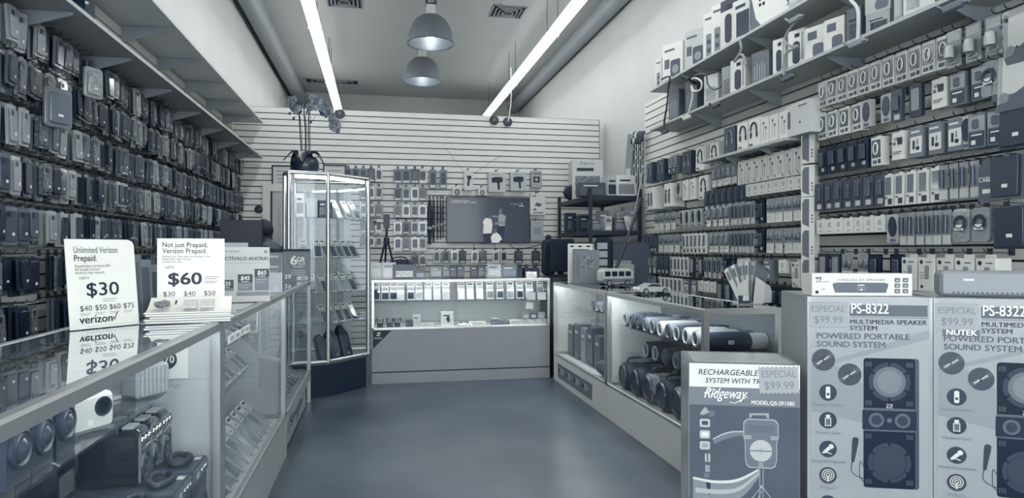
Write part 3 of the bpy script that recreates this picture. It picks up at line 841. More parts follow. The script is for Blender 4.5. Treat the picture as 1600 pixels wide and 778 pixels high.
def P_big_white():
    W, H, D = .052, .20, .09
    o = MB().box(-W, W, 0, D, -H, -.022, CARDW).rrect(-.03, .03, -.0221, -.003, .006, .03, .0315, CARDW).obj('tall_white_charger_box')
    mb = MB().disc(-W * .62, -.045, .011, -.0003, CARDN).rrect(-.008, .022, -H * .68, -H * .32, .006, -.0012, -.0003, M(.55, .4)).disc(-W * .5, -H * .88, .009, -.0003, CARDN)
    for q in range(3): mb.box(-W * .8, -W * .25, -.0012, -.0003, -H * (.5 + .07 * q) - .003, -H * (.5 + .07 * q), INK2)
    mb.box(.0, W * .7, -.0012, -.0003, -.048, -.042, INK2); mb.obj('print', o); return o
def P_bay_box():
    W, H, D = .05, .215, .055
    o = MB().box(-W, W, 0, D, -H, -.004, CARDW).obj('phone_display_box')
    MB().prism([(-W * .8, -H * .2), (-W * .8, -H * .85), (W * .2, -H * .95), (W * .2, -H * .08), (-W * .5, -H * .08)][::-1][::-1], -.0015, -.0003, M(.42, .25, coat=.4)).obj('window', o)
    mb = MB()
    for q in range(3): mb.disc(W * .65, -H * (.6 + .1 * q), .006, -.0003, CARDN)
    mb.obj('print', o); return o
def P_frame():
    W, H = .044, .18
    o = MB().rrect(-W, W, -H, -.004, .006, -.0005, .02, M(.13, .35)).obj('dark_frame_pack')
    MB().rrect(-W * .65, W * .65, -H * .82, -H * .14, .008, -.004, -.0006, M(.55, .15, coat=.6), ch=.002).obj('window', o)
    return o
def P_label_pack():
    W, H = .048, .185
    o = MB().rrect(-W, W, -H, -.004, .004, -.0005, .006, CLEAR).obj('clear_label_pack')
    mb = MB()
    for x in (-.02, .02): mb.ball((x, -.009, -H * .34), .02, M(.4, .2, coat=.6), sx=.8, sy=.45, sz=1.4)
    mb.obj('gadget', o)
    mb = MB().box(-W * .96, W * .96, -.0016, -.0006, -H * .98, -H * .6, CARDW)
    for q in range(4): mb.box(-W * .8, W * (.8, .2, .6, .4)[q], -.0024, -.0017, -H * (.66 + .07 * q), -H * (.65 + .07 * q) , INK2)
    mb.obj('label_card', o); return o
KIND = {  # kind: (builder, label words, category, half depth of stack behind)
 'cable': (P_cable_box, 'white cable box with clear window', 'cable box'), 'window': (P_window_box, 'slim white box with dark window', 'box'),
 'dark': (P_dark_pack, 'black accessory pack', 'accessory pack'), 'twotone': (P_two_tone, 'two-tone grey charger box', 'box'),
 'picture': (P_picture_box, 'grey box with white picture panel', 'box'), 'white': (P_white_box, 'white charger box with dark picture', 'box'),
 'clear': (P_clear, 'clear blister pack with white card', 'accessory pack'), 'grey': (P_grey, 'smoky clear accessory pack', 'accessory pack'),
 'small': (P_small_white, 'small plain white box', 'box'), 'tube': (P_tube, 'slim clear pack', 'accessory pack'),
 'oval': (P_oval, 'pale box with dark oval window', 'box'), 'ear': (P_earphone, 'white earphone box with line picture', 'earphone box'),
 'head': (P_headphone, 'white headphone box', 'headphone box'), 'headd': (lambda: P_headphone(True), 'dark headphone box', 'headphone box'),
 'mic': (P_mic, 'white microphone box with dark base', 'microphone box'), 'hang': (P_charger_hang, 'clear hanging charger pack', 'charger pack'),
 'coil': (P_coil, 'round coiled cable pack', 'cable pack'), 'tablet': (P_tablet, 'large black tablet case pack', 'tablet case'),
 'tabletp': (P_tablet_pale, 'large pale tablet box', 'tablet box'), 'tag': (P_tag, 'dark cable tag pack', 'cable pack'),
 'big': (P_big_white, 'tall white charger box', 'box'), 'bay': (P_bay_box, 'white phone display box', 'phone box'),
 'frame': (P_frame, 'dark framed pack with pale window', 'accessory pack'), 'label': (P_label_pack, 'clear pack with big white label', 'accessory pack')}
RP = {}
WID = dict(window=.034, clear=.036, grey=.040, small=.042, tube=.026, oval=.042, ear=.050, head=.087, headd=.087, mic=.092, tablet=.085, tabletp=.1, label=.048, big=.052, twotone=.047)
def product(kind, loc, rot, label, group):
    b_, words, cat = KIND[kind]
    if kind not in RP: RP[kind] = b_(); o = RP[kind]
    else: o = copy_tree(RP[kind])
    o.location = loc; o.rotation_euler = rot if isinstance(rot, (tuple, list)) else (0, 0, rot)
    tag(o, label, cat, group); return o
XP = XR - .152       # where the front packs hang
RWORD = {}
def u2y(u): return at_x(u, 300, XP).y
def hang_row(z, where, spec):
    """spec: (kind, u from, u to, n) along the wall, far to near as read in the photograph."""
    for kind, u0, u1, n in spec:
        y0, y1 = u2y(u0), u2y(u1)
        wmin = 2 * WID.get(kind, .045) + .003
        if n > 1 and (y0 - y1) / (n - 1) < wmin: n = max(1, int((y0 - y1) / wmin) + 1)
        for k in range(n):
            y = (y0 + y1) / 2 if n == 1 else y0 + (y1 - y0) * k / (n - 1)
            pos = '' if n == 1 else ', %s from near end' % nth(n - k)
            lab = '%s%s, %s' % (KIND[kind][1], pos, where)
            big = kind in ('mic', 'head', 'headd', 'tabletp', 'tablet', 'big')
            x = XP - (.0 if not big else .0)
            product(kind, (x, y, z - .004), (random.uniform(-.03, .03), 0, -R90 + random.uniform(-.06, .06)), lab, 'accessories hanging on the wall opposite the phone cases')
            hook((XR, y, z), -R90, 'hook of %s%s, %s' % (KIND[kind][1].split(' with')[0], '' if n == 1 else ', %s from near end' % nth(n - k), where))
NB = 'near %s row down'
hang_row(2.385, 'top row beside speaker boxes', [('cable', 1285, 1474, 11), ('hang', 1490, 1552, 3), ('white', 1572, 1572, 1), ('tabletp', 1600, 1600, 1)])
hang_row(2.175, 'second row beside speaker boxes', [('cable', 1284, 1338, 4), ('oval', 1353, 1384, 3), ('grey', 1395, 1406, 2), ('frame', 1420, 1440, 2), ('white', 1456, 1478, 2), ('twotone', 1496, 1530, 3), ('coil', 1546, 1546, 1), ('tag', 1562, 1562, 1), ('tabletp', 1592, 1592, 1)])
hang_row(1.945, 'third row beside speaker boxes', [('dark', 1284, 1348, 7), ('cable', 1362, 1376, 2), ('white', 1395, 1412, 2), ('picture', 1432, 1492, 5), ('oval', 1510, 1510, 1), ('twotone', 1526, 1556, 3), ('tablet', 1588, 1588, 1)])
hang_row(1.715, 'fourth row beside speaker boxes', [('grey', 1280, 1374, 10), ('window', 1388, 1462, 7), ('tube', 1474, 1522, 6), ('tag', 1542, 1542, 1), ('tablet', 1572, 1572, 1)])
hang_row(1.485, 'fifth row beside speaker boxes', [('small', 1282, 1374, 9), ('oval', 1388, 1400, 2), ('tube', 1411, 1480, 10), ('coil', 1502, 1532, 2), ('tablet', 1578, 1578, 1)])
hang_row(1.257, 'sixth row beside speaker boxes', [('frame', 1285, 1305, 3), ('label', 1324, 1350, 3), ('dark', 1366, 1400, 4), ('big', 1420, 1540, 6)])
# bay divider: five display boxes one above another
for k, (v, wd) in enumerate(((205, 'topmost'), (257, 'second'), (307, 'third'), (356, 'fourth'), (402, 'lowest'))):
    p = at_x(1262, v, XP - .01)
    product('bay', p, -R90 + .35, '%s of five white phone display boxes stacked between the two wall bays' % wd, 'phone display boxes between the wall bays')
    hook((XR, p.y, p.z + .002), -R90, 'wire peg hook behind the %s white phone display box between wall bays' % wd)
# far half of the wall
hang_row(2.21, 'top row near the corner', [('headd', 1015, 1032, 2), ('twotone', 1047, 1054, 2), ('headd', 1068, 1078, 2), ('head', 1094, 1116, 2)])
hang_row(1.998, 'row under headphone ledge', [('clear', 1117, 1147, 5), ('ear', 1158, 1246, 8)])
hang_row(1.945, 'second row near the corner', [('mic', 1016, 1044, 2), ('oval', 1060, 1060, 1), ('ear', 1070, 1082, 2), ('head', 1094, 1104, 1)])
hang_row(1.80, 'row under earphone boxes', [('small', 1170, 1248, 8), ('grey', 1104, 1160, 7)])
hang_row(1.66, 'third row near corner', [('label', 1026, 1052, 4), ('oval', 1064, 1092, 4), ('clear', 1108, 1136, 4), ('tube', 1144, 1176, 6), ('dark', 1184, 1194, 2), ('label', 1204, 1246, 5)])
hang_row(1.436, 'fourth row near corner', [('grey', 1006, 1024, 4), ('label', 1032, 1058, 5), ('window', 1068, 1100, 6), ('clear', 1112, 1136, 4), ('tube', 1144, 1176, 6), ('dark', 1184, 1194, 2), ('label', 1204, 1246, 5)])
hang_row(1.215, 'fifth row near corner', [('clear', 1008, 1022, 3), ('grey', 1030, 1042, 3), ('window', 1049, 1072, 5), ('frame', 1081, 1094, 3), ('tube', 1102, 1124, 4), ('dark', 1134, 1146, 2), ('white', 1156, 1166, 2), ('picture', 1178, 1198, 3), ('small', 1222, 1222, 1), ('big', 1236, 1250, 2)])
hang_row(1.01, 'lowest row near corner', [('clear', 1008, 1022, 3), ('window', 1030, 1062, 6), ('picture', 1072, 1084, 2), ('small', 1094, 1114, 3), ('frame', 1124, 1150, 3), ('label', 1160, 1186, 4), ('dark', 1198, 1246, 6)])
# headphone shelf: short ledge with seven boxes
wall_shelf('display_shelf', 'short white ledge on the right wall holding a row of headphone boxes', 2.74, XR - .001, 4.15, 5.42, 2.045, 1, [4.5, 5.0])
hb = [(1139, 'headd', 'dark headphone box at the far end of the short ledge'), (1160, 'head', 'white headphone box second from the far end of the short ledge'), (1177, 'head', 'white headphone box third from the far end of the short ledge'),
      (1194, 'ear', 'white earphone box in the middle of the short ledge'), (1208, 'ear', 'white earphone box fifth from the far end of the short ledge'), (1223, 'ear', 'white earphone box sixth from the far end of the short ledge')]
for u, kd, lab in hb:
    y = at_x(u, 300, 2.76).y
    product(kd, (2.765, y, 2.047 + (.215 if 'head' in kd else .20)), -R90, lab, 'boxes on the short ledge')
y = at_x(1246, 300, 2.76).y
o = MB().box(-.12, .12, 0, .12, 0, .215, M(.80, .5)).obj('headphone_box', loc=(2.765, y, 2.0465), rot=-R90)
MB().rrect(-.115, -.085, .05, .17, .014, -.0015, -.0003, M(.3, .4)).box(.0, .09, -.0012, -.0003, .185, .195, INK2).disc(.02, .08, .008, -.0003, INK).obj('print', o)
tag(o, 'widest plain headphone box at the near end of the short ledge', 'headphone box', 'boxes on the short ledge')
# end of the right wall: hanging lanyards, banner strip, spinner tower
p = at_x(992, 187, XR - .06)
o = MB().box(-.05, .05, -.012, .012, -.62, 0, M(.50, .4)).obj('boxed_strip', loc=(2.92, 7.45, 2.63), rot=(0, .10, -R90 + .5))
MB().box(-.035, .035, -.0135, -.0125, -.58, -.40, M(.7, .5)).box(-.02, .02, -.0145, -.0136, -.56, -.50, INK).obj('print', o)
tag(o, 'long narrow grey box leaning at the far end of the accessory wall', 'box')
for k in range(5):
    u = 1003 + k * 7; pp = Vector((0, 7.42 - .065 * k, 0))
    t = thing('lanyard', 'beaded lanyard hanging at the deep end of the wall, %s from the corner' % nth(k + 1), 'lanyard', (2.95, pp.y, 2.66 - .01 * k), -R90, 'lanyards hanging by the wall corner')
    mb = MB(); mb.tube([(0, 0, 0), (.01, -.01, -.06), (-.004, -.01, -.5 - .1 * (k % 3))], .007, M(.12, .5), 6); mb.obj('cord', t)
    mb = MB()
    for q in range(5): mb.box(-.011, .011, -.022, -.002, -.12 - q * .10, -.085 - q * .10, M(.78, .5) if (q + k) % 2 else M(.35, .5))
    mb.obj('bead', t)
    mb = MB(); mb.tube([(-.02, 0, -.01), (-.035, -.03, -.08), (0, -.045, -.14), (.035, -.03, -.08), (.02, 0, -.01)], .014, M(.16 if k != 1 else .8, .5), 6); mb.obj('loop', t)
t = thing('display_tower', 'narrow black countertop tower with five pale square cards behind toy cars', 'display stand', (2.08, 6.05, RH), -R90 + .9)
MB().box(-.075, .075, 0, .09, 0, .40, BLACK).prism([(-.075, .40), (.075, .40), (.05, .44), (-.05, .44)], 0, .09, BLACK).obj('case', t)
for k in range(5): MB().box(-.05, .05, -.003, -.0003, .015 + k * .077, .075 + k * .077, M(.66, .5)).obj('card', t)

# ------------------------------------------------------------------ on top of the left showcases
def lines(mb, x, z, w, n, dz, h, mat, y=0, rag=True):
    for q in range(n):
        ww = w * ((1, .8, .92, .6)[q % 4] if rag else 1)
        mb.patch(x, x + ww, z - q * dz, z - q * dz + h, y, mat)
# tall plan card, tilted back, nearest
t = thing('price_sign', 'white plan price card reading $30 leaning back, nearest on the left showcase', 'sign', (-.881, 2.445, LH + .001), (-.115, 0, radians(50)))
W, H = .113, .292
MB().box(-W, W, .003, .006, 0, H + .008, ACRYL).box(-W, W, .007, .09, 0, .003, ACRYL).obj('acrylic_holder', t)
mb = MB(); pl = [(-W, .0), (W, .0), (W, H - .02), (W - .006, H - .006), (W - .02, H), (-W, H)]
mb.prism(pl, 0, .0025, PAPER); mb.obj('card', t)
mb = MB()
mb.text('Unlimited Verizon', .030, -.088, .247, 0, INK, width=.142).text('Prepaid.', .030, -.088, .220, 0, INK, bold=.005, width=.072)
mb.text('Prepaid plans starting at $30.', .013, -.087, .200, 0, INK, width=.115).text('No annual contract.', .013, -.087, .189, 0, INK, width=.08).text("America's best network.", .013, -.087, .178, 0, INK, width=.094)
mb.text('NEW', .014, -.075, .160, 0, INK2).text('$30', .062, -.055, .106, 0, INK, bold=.012, width=.105)
lines(mb, -.005, .092, .05, 2, .007, .0015, INK2)
for k, s in enumerate(('$40', '$50', '$60', '$75')):
    mb.text(s, .025, -.079 + k * .047, .058, 0, INK, width=.037); lines(mb, -.079 + k * .047, .049, .034, 2, .005, .0012, INK2)
mb.patch(.01, .09, .034, .0352, 0, INK2).text('verizon', .038, -.085, .002 + .0, 0, INK, bold=.02, width=.105) if False else mb.text('verizon', .036, -.083, .014 + .004, 0, INK, bold=.02, width=.105)
mb.prism([(.024, .033), (.028, .022), (.030, .022), (.042, .048), (.039, .048), (.029, .027), (.027, .033)], -.0009, 0, INK2)
mb.patch(-.06, .09, .006, .007, 0, M(.75, .5))
mb.obj('lettering', t)
# square plan card behind the magazines
p = at_z(299, 495, LH)
t = thing('price_sign', 'large white plan card reading $60 behind a stack of magazines', 'sign', (p.x, p.y, LH + .001), (-.03, 0, radians(12)))
W, H = .117, .300
MB().box(-W, W, .003, .006, 0, H, ACRYL).box(-W, W, .007, .08, 0, .003, ACRYL).obj('acrylic_holder', t)
MB().box(-W, W, 0, .0025, 0.002, H - .001, PAPER).obj('card', t)
mb = MB()
mb.text('Not just Prepaid,', .027, -.099, .266, 0, INK, width=.155, bold=.006).text('Verizon Prepaid.', .027, -.099, .243, 0, INK, width=.152, bold=.006)
mb.text('Double your Data when you activate a new', .011, -.099, .227, 0, INK, width=.165).text('Prepaid line with Verizon.', .011, -.099, .217, 0, INK, width=.098).text('Limited time offer.', .011, -.099, .207, 0, INK, width=.07)
mb.text('NEW', .016, -.09, .184, 0, INK2, width=.032).text('$60', .064, -.078, .124, 0, INK, bold=.03, width=.113)
lines(mb, .045, .150, .055, 2, .007, .002, INK2); lines(mb, .045, .133, .048, 2, .006, .002, INK2)
for k, s in enumerate(('$30', '$40', '$50')):
    x = -.096 + k * .07
    mb.text(s, .024, x, .081, 0, INK, width=.04).patch(x, x + .038, .0775, .0785, 0, INK); lines(mb, x, .071, .052, 2, .007, .002, INK2)
mb.patch(-.005, .09, .055, .0562, 0, INK2)
mb.obj('lettering', t)
# magazines: a stack of separate copies, top one lying open and printed
p = at_z(285, 505, LH)
zz = LH + .001
for k in range(4):
    w_, d_ = .135 + random.uniform(-.006, .006), .10
    o = MB().rrect(-w_, w_, 0, .0075, .002, -d_, d_, M((.6, .72, .55, .8, .66, .74)[k], .5)).obj('magazine', loc=(p.x + random.uniform(-.008, .008), p.y + .10 + random.uniform(-.006, .006), zz), rot=radians(10 + random.uniform(-5, 5)))
    MB().box(-w_ * .98, w_ * .98, -d_ - .0012, -d_ - .0002, .0015, .006, PAPER).obj('page_edges', o)
    tag(o, 'closed magazine in the stack before the $60 card, %s from the bottom' % nth(k + 1), 'magazine', 'magazine stack')
    zz += .0082
o = MB()
n = 10; top = []
for i in range(n + 1):
    s_ = i / n; top.append((-.10 + .20 * s_, .004 + .040 * s_ ** 1.3 - .010 * sin(pi * s_)))
pl = [(a, b_) for a, b_ in top] + [(a, b_ - .004) for a, b_ in reversed(top)]
o.prism(pl[::-1], -.138, .138, PAPER, axis='x')
t = o.obj('open_magazine', loc=(p.x, p.y + .10, zz + .001), rot=radians(10))
mb = MB(); rt = Matrix.Translation((0, -.10, .0065)) @ Matrix.Rotation(radians(11.5) - R90, 4, 'X')
random.seed(3)
bl = [(-.085 + .026 * cos(a / 12 * 2 * pi) * random.uniform(.7, 1.2), .075 + .042 * sin(a / 12 * 2 * pi) * random.uniform(.75, 1.1)) for a in range(12)]
mb.prism(bl, -.0115, -.004, M(.4, .6, var=.2, vscale=90), rt); mb.box(-.048, -.043, -.010, -.004, .08, .115, INK, rt)
for k in range(2): mb.box(-.02 + k * .055, .025 + k * .055, -.010, -.004, .03, .12, M(.80, .5, var=.06, vscale=200), rt)
mb.obj('print', t)
tag(t, 'open white printed magazine lying curved on top of the magazine stack', 'magazine')
random.seed(11)
# leaning dark frames and a round speaker between the two cards
for k in range(3):
    p = at_z(225 + k * 7, 480 - k * 3, LH)
    tag(MB().box(-.055, .055, 0, .008, 0, .24 - k * .02, M(.42 + .06 * k, .4)).box(-.045, .045, -.0012, 0, .02, .21 - k * .02, M(.32, .4)).obj('thin_board', loc=(-.905 + .02 * k, 2.72 + .05 * k, LH + .001), rot=(-.12, 0, radians(40))), 'thin grey board leaning between the two white plan cards, %s of three' % ('front', 'middle', 'rear')[k], 'board', 'boards leaning between the plan cards')
p = at_z(216, 498, LH)
t = thing('round_speaker', 'round grey speaker lying on the left showcase between the plan cards', 'speaker', (p.x - .03, p.y + .12, LH + .045), (0, -.5, .3))
MB().lathe([(0, -.03), (.05, -.03), (.06, -.015), (.06, .012), (.05, .028), (0, .028)], M(.45, .4), seg=24).obj('body', t)
MB().lathe([(0, .0285), (.044, .0285), (.044, .031), (0, .033)], M(.32, .7), seg=24).obj('grille', t)
# activation poster on the second showcase
p = at_z(373, 473, LH)
t = thing('activation_poster', 'pale poster reading ACTÍVALO AHORA with three price blocks on the left showcase', 'poster', (p.x - .01, p.y + .02, LH + .001), (-.05, 0, radians(14)))
W, H = .15, .27
MB().box(-W, W, 0, .004, 0, H, M(.84, .5)).box(-W + .06, W - .10, .004, .02, .25, H + .022, M(.6, .4)).box(-W + .02, W - .02, .004, .07, 0, .004, M(.7, .4)).obj('card', t)
mb = MB(); x1 = W
mb.text('AT&T PREPAID', .012, -.07, .244, 0, INK2).ring(.132, .248, .004, .008, 0, INK2)
mb.text('ACTÍVALO AHORA!', .025, .142, .205, 0, INK, align='r', width=.215, bold=.012); lines(mb, -.07, .190, .2, 1, .01, .003, M(.7, .5))
for k, (pr, h) in enumerate((('$35', .055), ('$45', .081), ('$65', .107))):
    xa = -.075 + k * .077
    if k == 0: xa = -.085
    mb.patch(xa, xa + .068, .055, .055 + h - .005, 0, M(.50, .5)).patch(xa, xa + .068, .055 + h - .04, .055 + h, -.0007, M(.2, .5)).text(pr, .028, xa + .034, .055 + h - .028, -.0014, PAPER, align='c', bold=.03, shear=.2).patch(xa + .018, xa + .05, .055 + h - .037, .055 + h - .034, -.0014, PAPER)
    lines(mb, xa + .006, .055 + h - .055, .05, 2, .012, .003, M(.75, .5), -.0007)
mb.patch(-.005, .147, .030, .050, 0, M(.55, .5))
mb.obj('lettering', t)
p = at_z(381, 466, LH)
t = thing('price_tag_box', 'small clear pack with barcode standing before the activation poster', 'pack', (p.x + .01, p.y - .03, LH + .001), (-.1, 0, radians(14)))
MB().rrect(-.042, .042, 0, .042, .006, 0, .02, M(.72, .2, coat=.4)).obj('pack', t)
mb = MB()
for k in range(5): mb.patch(-.012 + k * .006, -.009 + k * .006 + .001 * (k % 2), .012, .034, 0, INK)
mb.obj('barcode', t)
# brochure holder
p = at_z(424, 457, LH)
t = thing('brochure_holder', 'acrylic holder of dark brochures reading Datos ILIMITADOS on the left showcase', 'brochure holder', (p.x, p.y, LH + .001), (-.06, 0, radians(12)))
MB().box(-.062, .062, -.002, .0, 0, .12, ACRYL).box(-.062, .062, 0, .05, 0, .003, ACRYL).box(-.062, .062, .048, .05, 0, .14, ACRYL).obj('holder', t)
for k in range(5):
    b_ = MB().box(-.058 + k * .003, .058 + k * .003, .003 + k * .008, .0095 + k * .008, .004, .238 - k * .006 + (.03 if k == 4 else 0), M((.34, .38, .7, .36, .3)[k], .4)).obj('brochure', t)
mb = MB(); y = .0029
mb.text('AT&T PREPAID', .017, -.048, .210, y, PAPER, width=.09).text('Datos', .022, -.048, .165, y, PAPER, width=.042).text('ILIMITADOS', .020, -.048, .147, y, PAPER, width=.088, bold=.01)
lines(mb, -.048, .128, .09, 2, .009, .003, M(.7, .5), y); mb.patch(-.058, .058, .095, .097, y, M(.45, .5)).ring(.03, .022, .004, .009, y, M(.6, .5))
mb.obj('lettering', t)
# 6GB card at the far end
p = at_z(464, 439, LH)
t = thing('data_plan_sign', 'dark card reading 6GB standing at the far end of the left showcases', 'sign', (p.x, p.y, LH + .001), (-.04, 0, radians(11)))
MB().box(-.108, .108, 0, .012, 0, .265, M(.33, .4)).box(-.108, .108, -.0006, -.0001, .243, .265, INK).box(-.05, .05, .012, .08, 0, .004, ACRYL).obj('card', t)
mb = MB()
for k, c in enumerate((M(.62, .5), M(.5, .5))):
    pts = [(-.098 + .04 * sin(q / 10 * pi * .5) ** 2 * (1 + k * .6) + k * .012, -.001, .23 - q * .02) for q in range(10)]
    mb.tube(pts, .0022, c, 5)
mb.text('6', .105, -.05, .135, 0, PAPER, bold=.02, width=.05).text('GB', .055, .0, .16, 0, PAPER, bold=.02, width=.06).text('4G LTE', .03, .01, .132, 0, PAPER, bold=.01, width=.055).text('ALTA VELOCIDAD', .02, -.03, .112, 0, PAPER, width=.08)
for k in range(3): mb.text(('MENSAJES DE TEXTO', 'ILIMITADOS Y', 'LLAMADAS'), .016, 0, .0, 0, PAPER) if False else lines(mb, -.045, .082 - k * .017, .115, 1, .01, .008, M(.68, .5))
mb.text('29', .05, -.098, .02, 0, PAPER, bold=.02, width=.05)
mb.patch(.0, .085, .006, .038, -.0004, M(.85, .5))
for k in range(6): mb.patch(.035 + k * .006, .038 + k * .006, .010, .032, -.0011, INK)
mb.obj('lettering', t)

# ------------------------------------------------------------------ inside the left showcases
def woofer(loc, label):
    t = thing('boxed_woofer', label, 'car speaker', loc, R90, 'boxed car speakers on the glass shelf')
    MB().box(-.047, .047, .0, .09, 0, .132, M(.16, .25, coat=.5)).obj('box', t)
    T = Matrix.Translation((0, 0, .072)) @ Matrix.Rotation(R90, 4, 'X')
    MB().lathe([(.040, 0), (.040, .006), (.034, .009), (.030, .004), (.026, .008)], M(.20, .35), T, 28).obj('surround', t)
    MB().lathe([(0, .016), (.006, .016), (.010, .014), (.026, .003), (.026, .001)], M(.30, .2, .4), T, 28).obj('cone', t)
    return t
for u, ord_ in ((30, 'nearest'), (67, 'middle'), (103, 'farthest')):
    d = ray(u, 700); k = -.705 / d.x
    woofer((-.705, d.y * k, .801), 'round car speaker in a glossy dark box, %s of three on the glass shelf' % ord_)
t = thing('mini_speaker', 'white rounded mini speaker box on the glass shelf above the boomboxes', 'speaker', (-.72, 1.90, .801), R90 - .5)
MB().rrect(-.075, .075, 0, .10, .022, 0, .09, M(.86, .3), ch=.012).obj('body', t)
MB().lathe([(0, 0), (.019, 0), (.024, .003), (.026, 0)], M(.12, .3), Matrix.Translation((.036, -.0005, .062)) @ Matrix.Rotation(R90, 4, 'X') @ Matrix.Diagonal((1, 1, 1, 1)), 20).obj('lens', t)
MB().box(-.012, .006, -.0016, -.0004, .02, .034, PAPER).obj('price_sticker', t)
for k, (y, x, h, lab) in enumerate(((2.08, -.83, .15, 'pale grey box with white edge, nearer of two behind the mini speaker'), (2.24, -.84, .15, 'pale grey box with white edge, farther of two behind the mini speaker'))):
    o = MB().box(-.10, .10, 0, .12, 0, h, M(.62, .4)).box(-.101, .101, -.001, .121, 0, .012, WHITE).obj('product_box', loc=(x, y, .801), rot=R90 - .55 + .1 * k)
    MB().box(-.085, .085, -.0012, -.0004, .03, h - .02, M(.56, .4)).obj('printed_panel', o)
    tag(o, lab, 'box', 'boxes on the glass shelf')
t = thing('lantern_speaker', 'pale ribbed rectangular speaker at the far end of the nearest glass shelf', 'speaker', (-.70, 2.33, .801), R90 - .6)
MB().rrect(-.06, .06, .0, .105, .015, 0, .08, M(.62, .3), ch=.008).obj('body', t)
mb = MB()
for k in range(7): mb.box(-.048 + k * .0145, -.042 + k * .0145, -.004, -.0005, .012, .094, M(.72, .3))
mb.obj('grille', t)
t = thing('price_paper', 'white paper with dark round $70 badge on the end wall of the nearest showcase', 'sign', (-.73, 2.566, .815), 0)
MB().box(-.06, .07, -.001, 0, 0, .135, PAPER).obj('paper', t)
mb = MB(); mb.disc(.0, .068, .034, -.0011, INK).text('$70', .035, 0, .058, -.0019, PAPER, align='c', bold=.02, width=.05); mb.obj('lettering', t)
# front row of box speakers with carry handles, boomboxes standing behind/on them
DK = M(.10, .35, coat=.3); DK2 = M(.2, .4)
def handle_speaker(y, label, tone_=.2):
    t = thing('box_speaker', label, 'speaker', (-.578, y, .256), R90, 'box speakers with carry handles')
    MB().rrect(-.092, .092, 0, .308, .014, .004, .36, M(tone_, .4)).obj('body', t)
    T = Matrix.Translation((0, 0.004, .15)) @ Matrix.Rotation(R90, 4, 'X')
    MB().lathe([(0, .004), (.02, .012), (.05, .004), (.062, .012), (.072, .010), (.074, 0)], M(.3, .35), T, 28).obj('driver', t)
    mb = MB(); mb.box(-.085, .085, -.003, .0035, .265, .300, M(.42, .3)).box(-.06, -.035, -.005, -.0031, .272, .290, M(.85, .3))
    for q in range(3): mb.ball((.0 + q * .028, -.004, .282), .009, CHROME, sy=.6)
    mb.obj('control_panel', t)
    mb = MB(); pts = [(.055 * cos(radians(a)), .065 + .030 * sin(radians(a)), .320 + .012 * max(0, sin(radians(a)))) for a in range(0, 361, 20)]
    mb.tube(pts, .010, M(.12, .5), 8); mb.obj('handle', t)
    MB().box(.03, .06, .01, .03, .3082, .309, STICK).obj('price_sticker', t)
for k, y in enumerate((1.60, 1.80, 2.0, 2.2, 2.4)):
    handle_speaker(y, 'dark box speaker with looped carry handle, %s from the near end on showcase floor' % nth(k + 1), (.2, .3, .18, .24, .2)[k])
def boombox(y, label, Lh=.05, h=.168):
    t = thing('boombox', label, 'boombox', (-.70, y, .565), R90, 'dark retro boomboxes')
    MB().rrect(-Lh, Lh, 0, h, .02, 0, .165, BLACKG, ch=.008).obj('body', t)
    for s in (0,):
        T = Matrix.Translation((0, 0, .055)) @ Matrix.Rotation(R90, 4, 'X')
        MB().lathe([(0, .004), (.014, .010), (.030, .004), (.037, .010), (.040, 0)], M(.28, .3, .3), T, 24).obj('driver', t)
    mb = MB()
    for q in range(3): mb.ball((-Lh * .62 + q * Lh * .62, -.006, h - .035), .0115, CHROME, sy=.8)
    mb.obj('knob', t)
    mb = MB()
    for q in range(4): mb.box(-Lh * .9, Lh * .9, -.004, -.0005, .012 + q * .030, .0145 + q * .030, M(.8, .2, .8))
    mb.box(-Lh * .95, -Lh * .88, -.008, -.0005, .01, h - .02, M(.8, .2, .8)).box(Lh * .88, Lh * .95, -.008, -.0005, .01, h - .02, M(.8, .2, .8))
    mb.obj('chrome_trim', t)
    mb = MB(); mb.box(-.03, .03, .02, .05, h + .0002, h + .006, M(.8, .3)).box(.0, .03, .09, .12, h + .0002, h + .004, WHITE); mb.obj('buttons', t)
    mb = MB(); mb.tube([(-Lh * .9, .06, h - .01), (-Lh * .9, .06, h + .012), (Lh * .9, .06, h + .012), (Lh * .9, .06, h - .01)], .006, M(.2, .3), 6); mb.obj('handle', t)
for k, y in enumerate((2.23, 2.335, 2.44)):
    boombox(y, 'black boombox with chrome knobs, %s of three standing on the box speakers' % ('nearest', 'middle', 'farthest')[k])
t = thing('rounded_radio', 'shiny dark rounded radio lying behind the handles, under the round car speakers', 'radio', (-.83, 2.03, .565), R90)
MB().rrect(-.075, .075, 0, .15, .04, 0, .10, BLACKG, ch=.02).obj('body', t)
MB().box(-.04, .04, -.003, -.0005, .04, .10, M(.7, .2, .7)).obj('grille', t)
t = thing('white_arch_speaker', 'white arched speaker with dark badge beside the rounded radio', 'speaker', (-.74, 1.86, .565), R90)
pr = [(-.042, 0), (.042, 0)] + [(.042 * cos(pi * k / 12), .035 + .042 * sin(pi * k / 12)) for k in range(13)]
MB().prism(pr, .0, .07, M(.8, .35)).obj('body', t)
MB().prism([(-.016, .012), (.016, .012), (0, .045)], -.002, -.0004, INK).obj('badge', t)

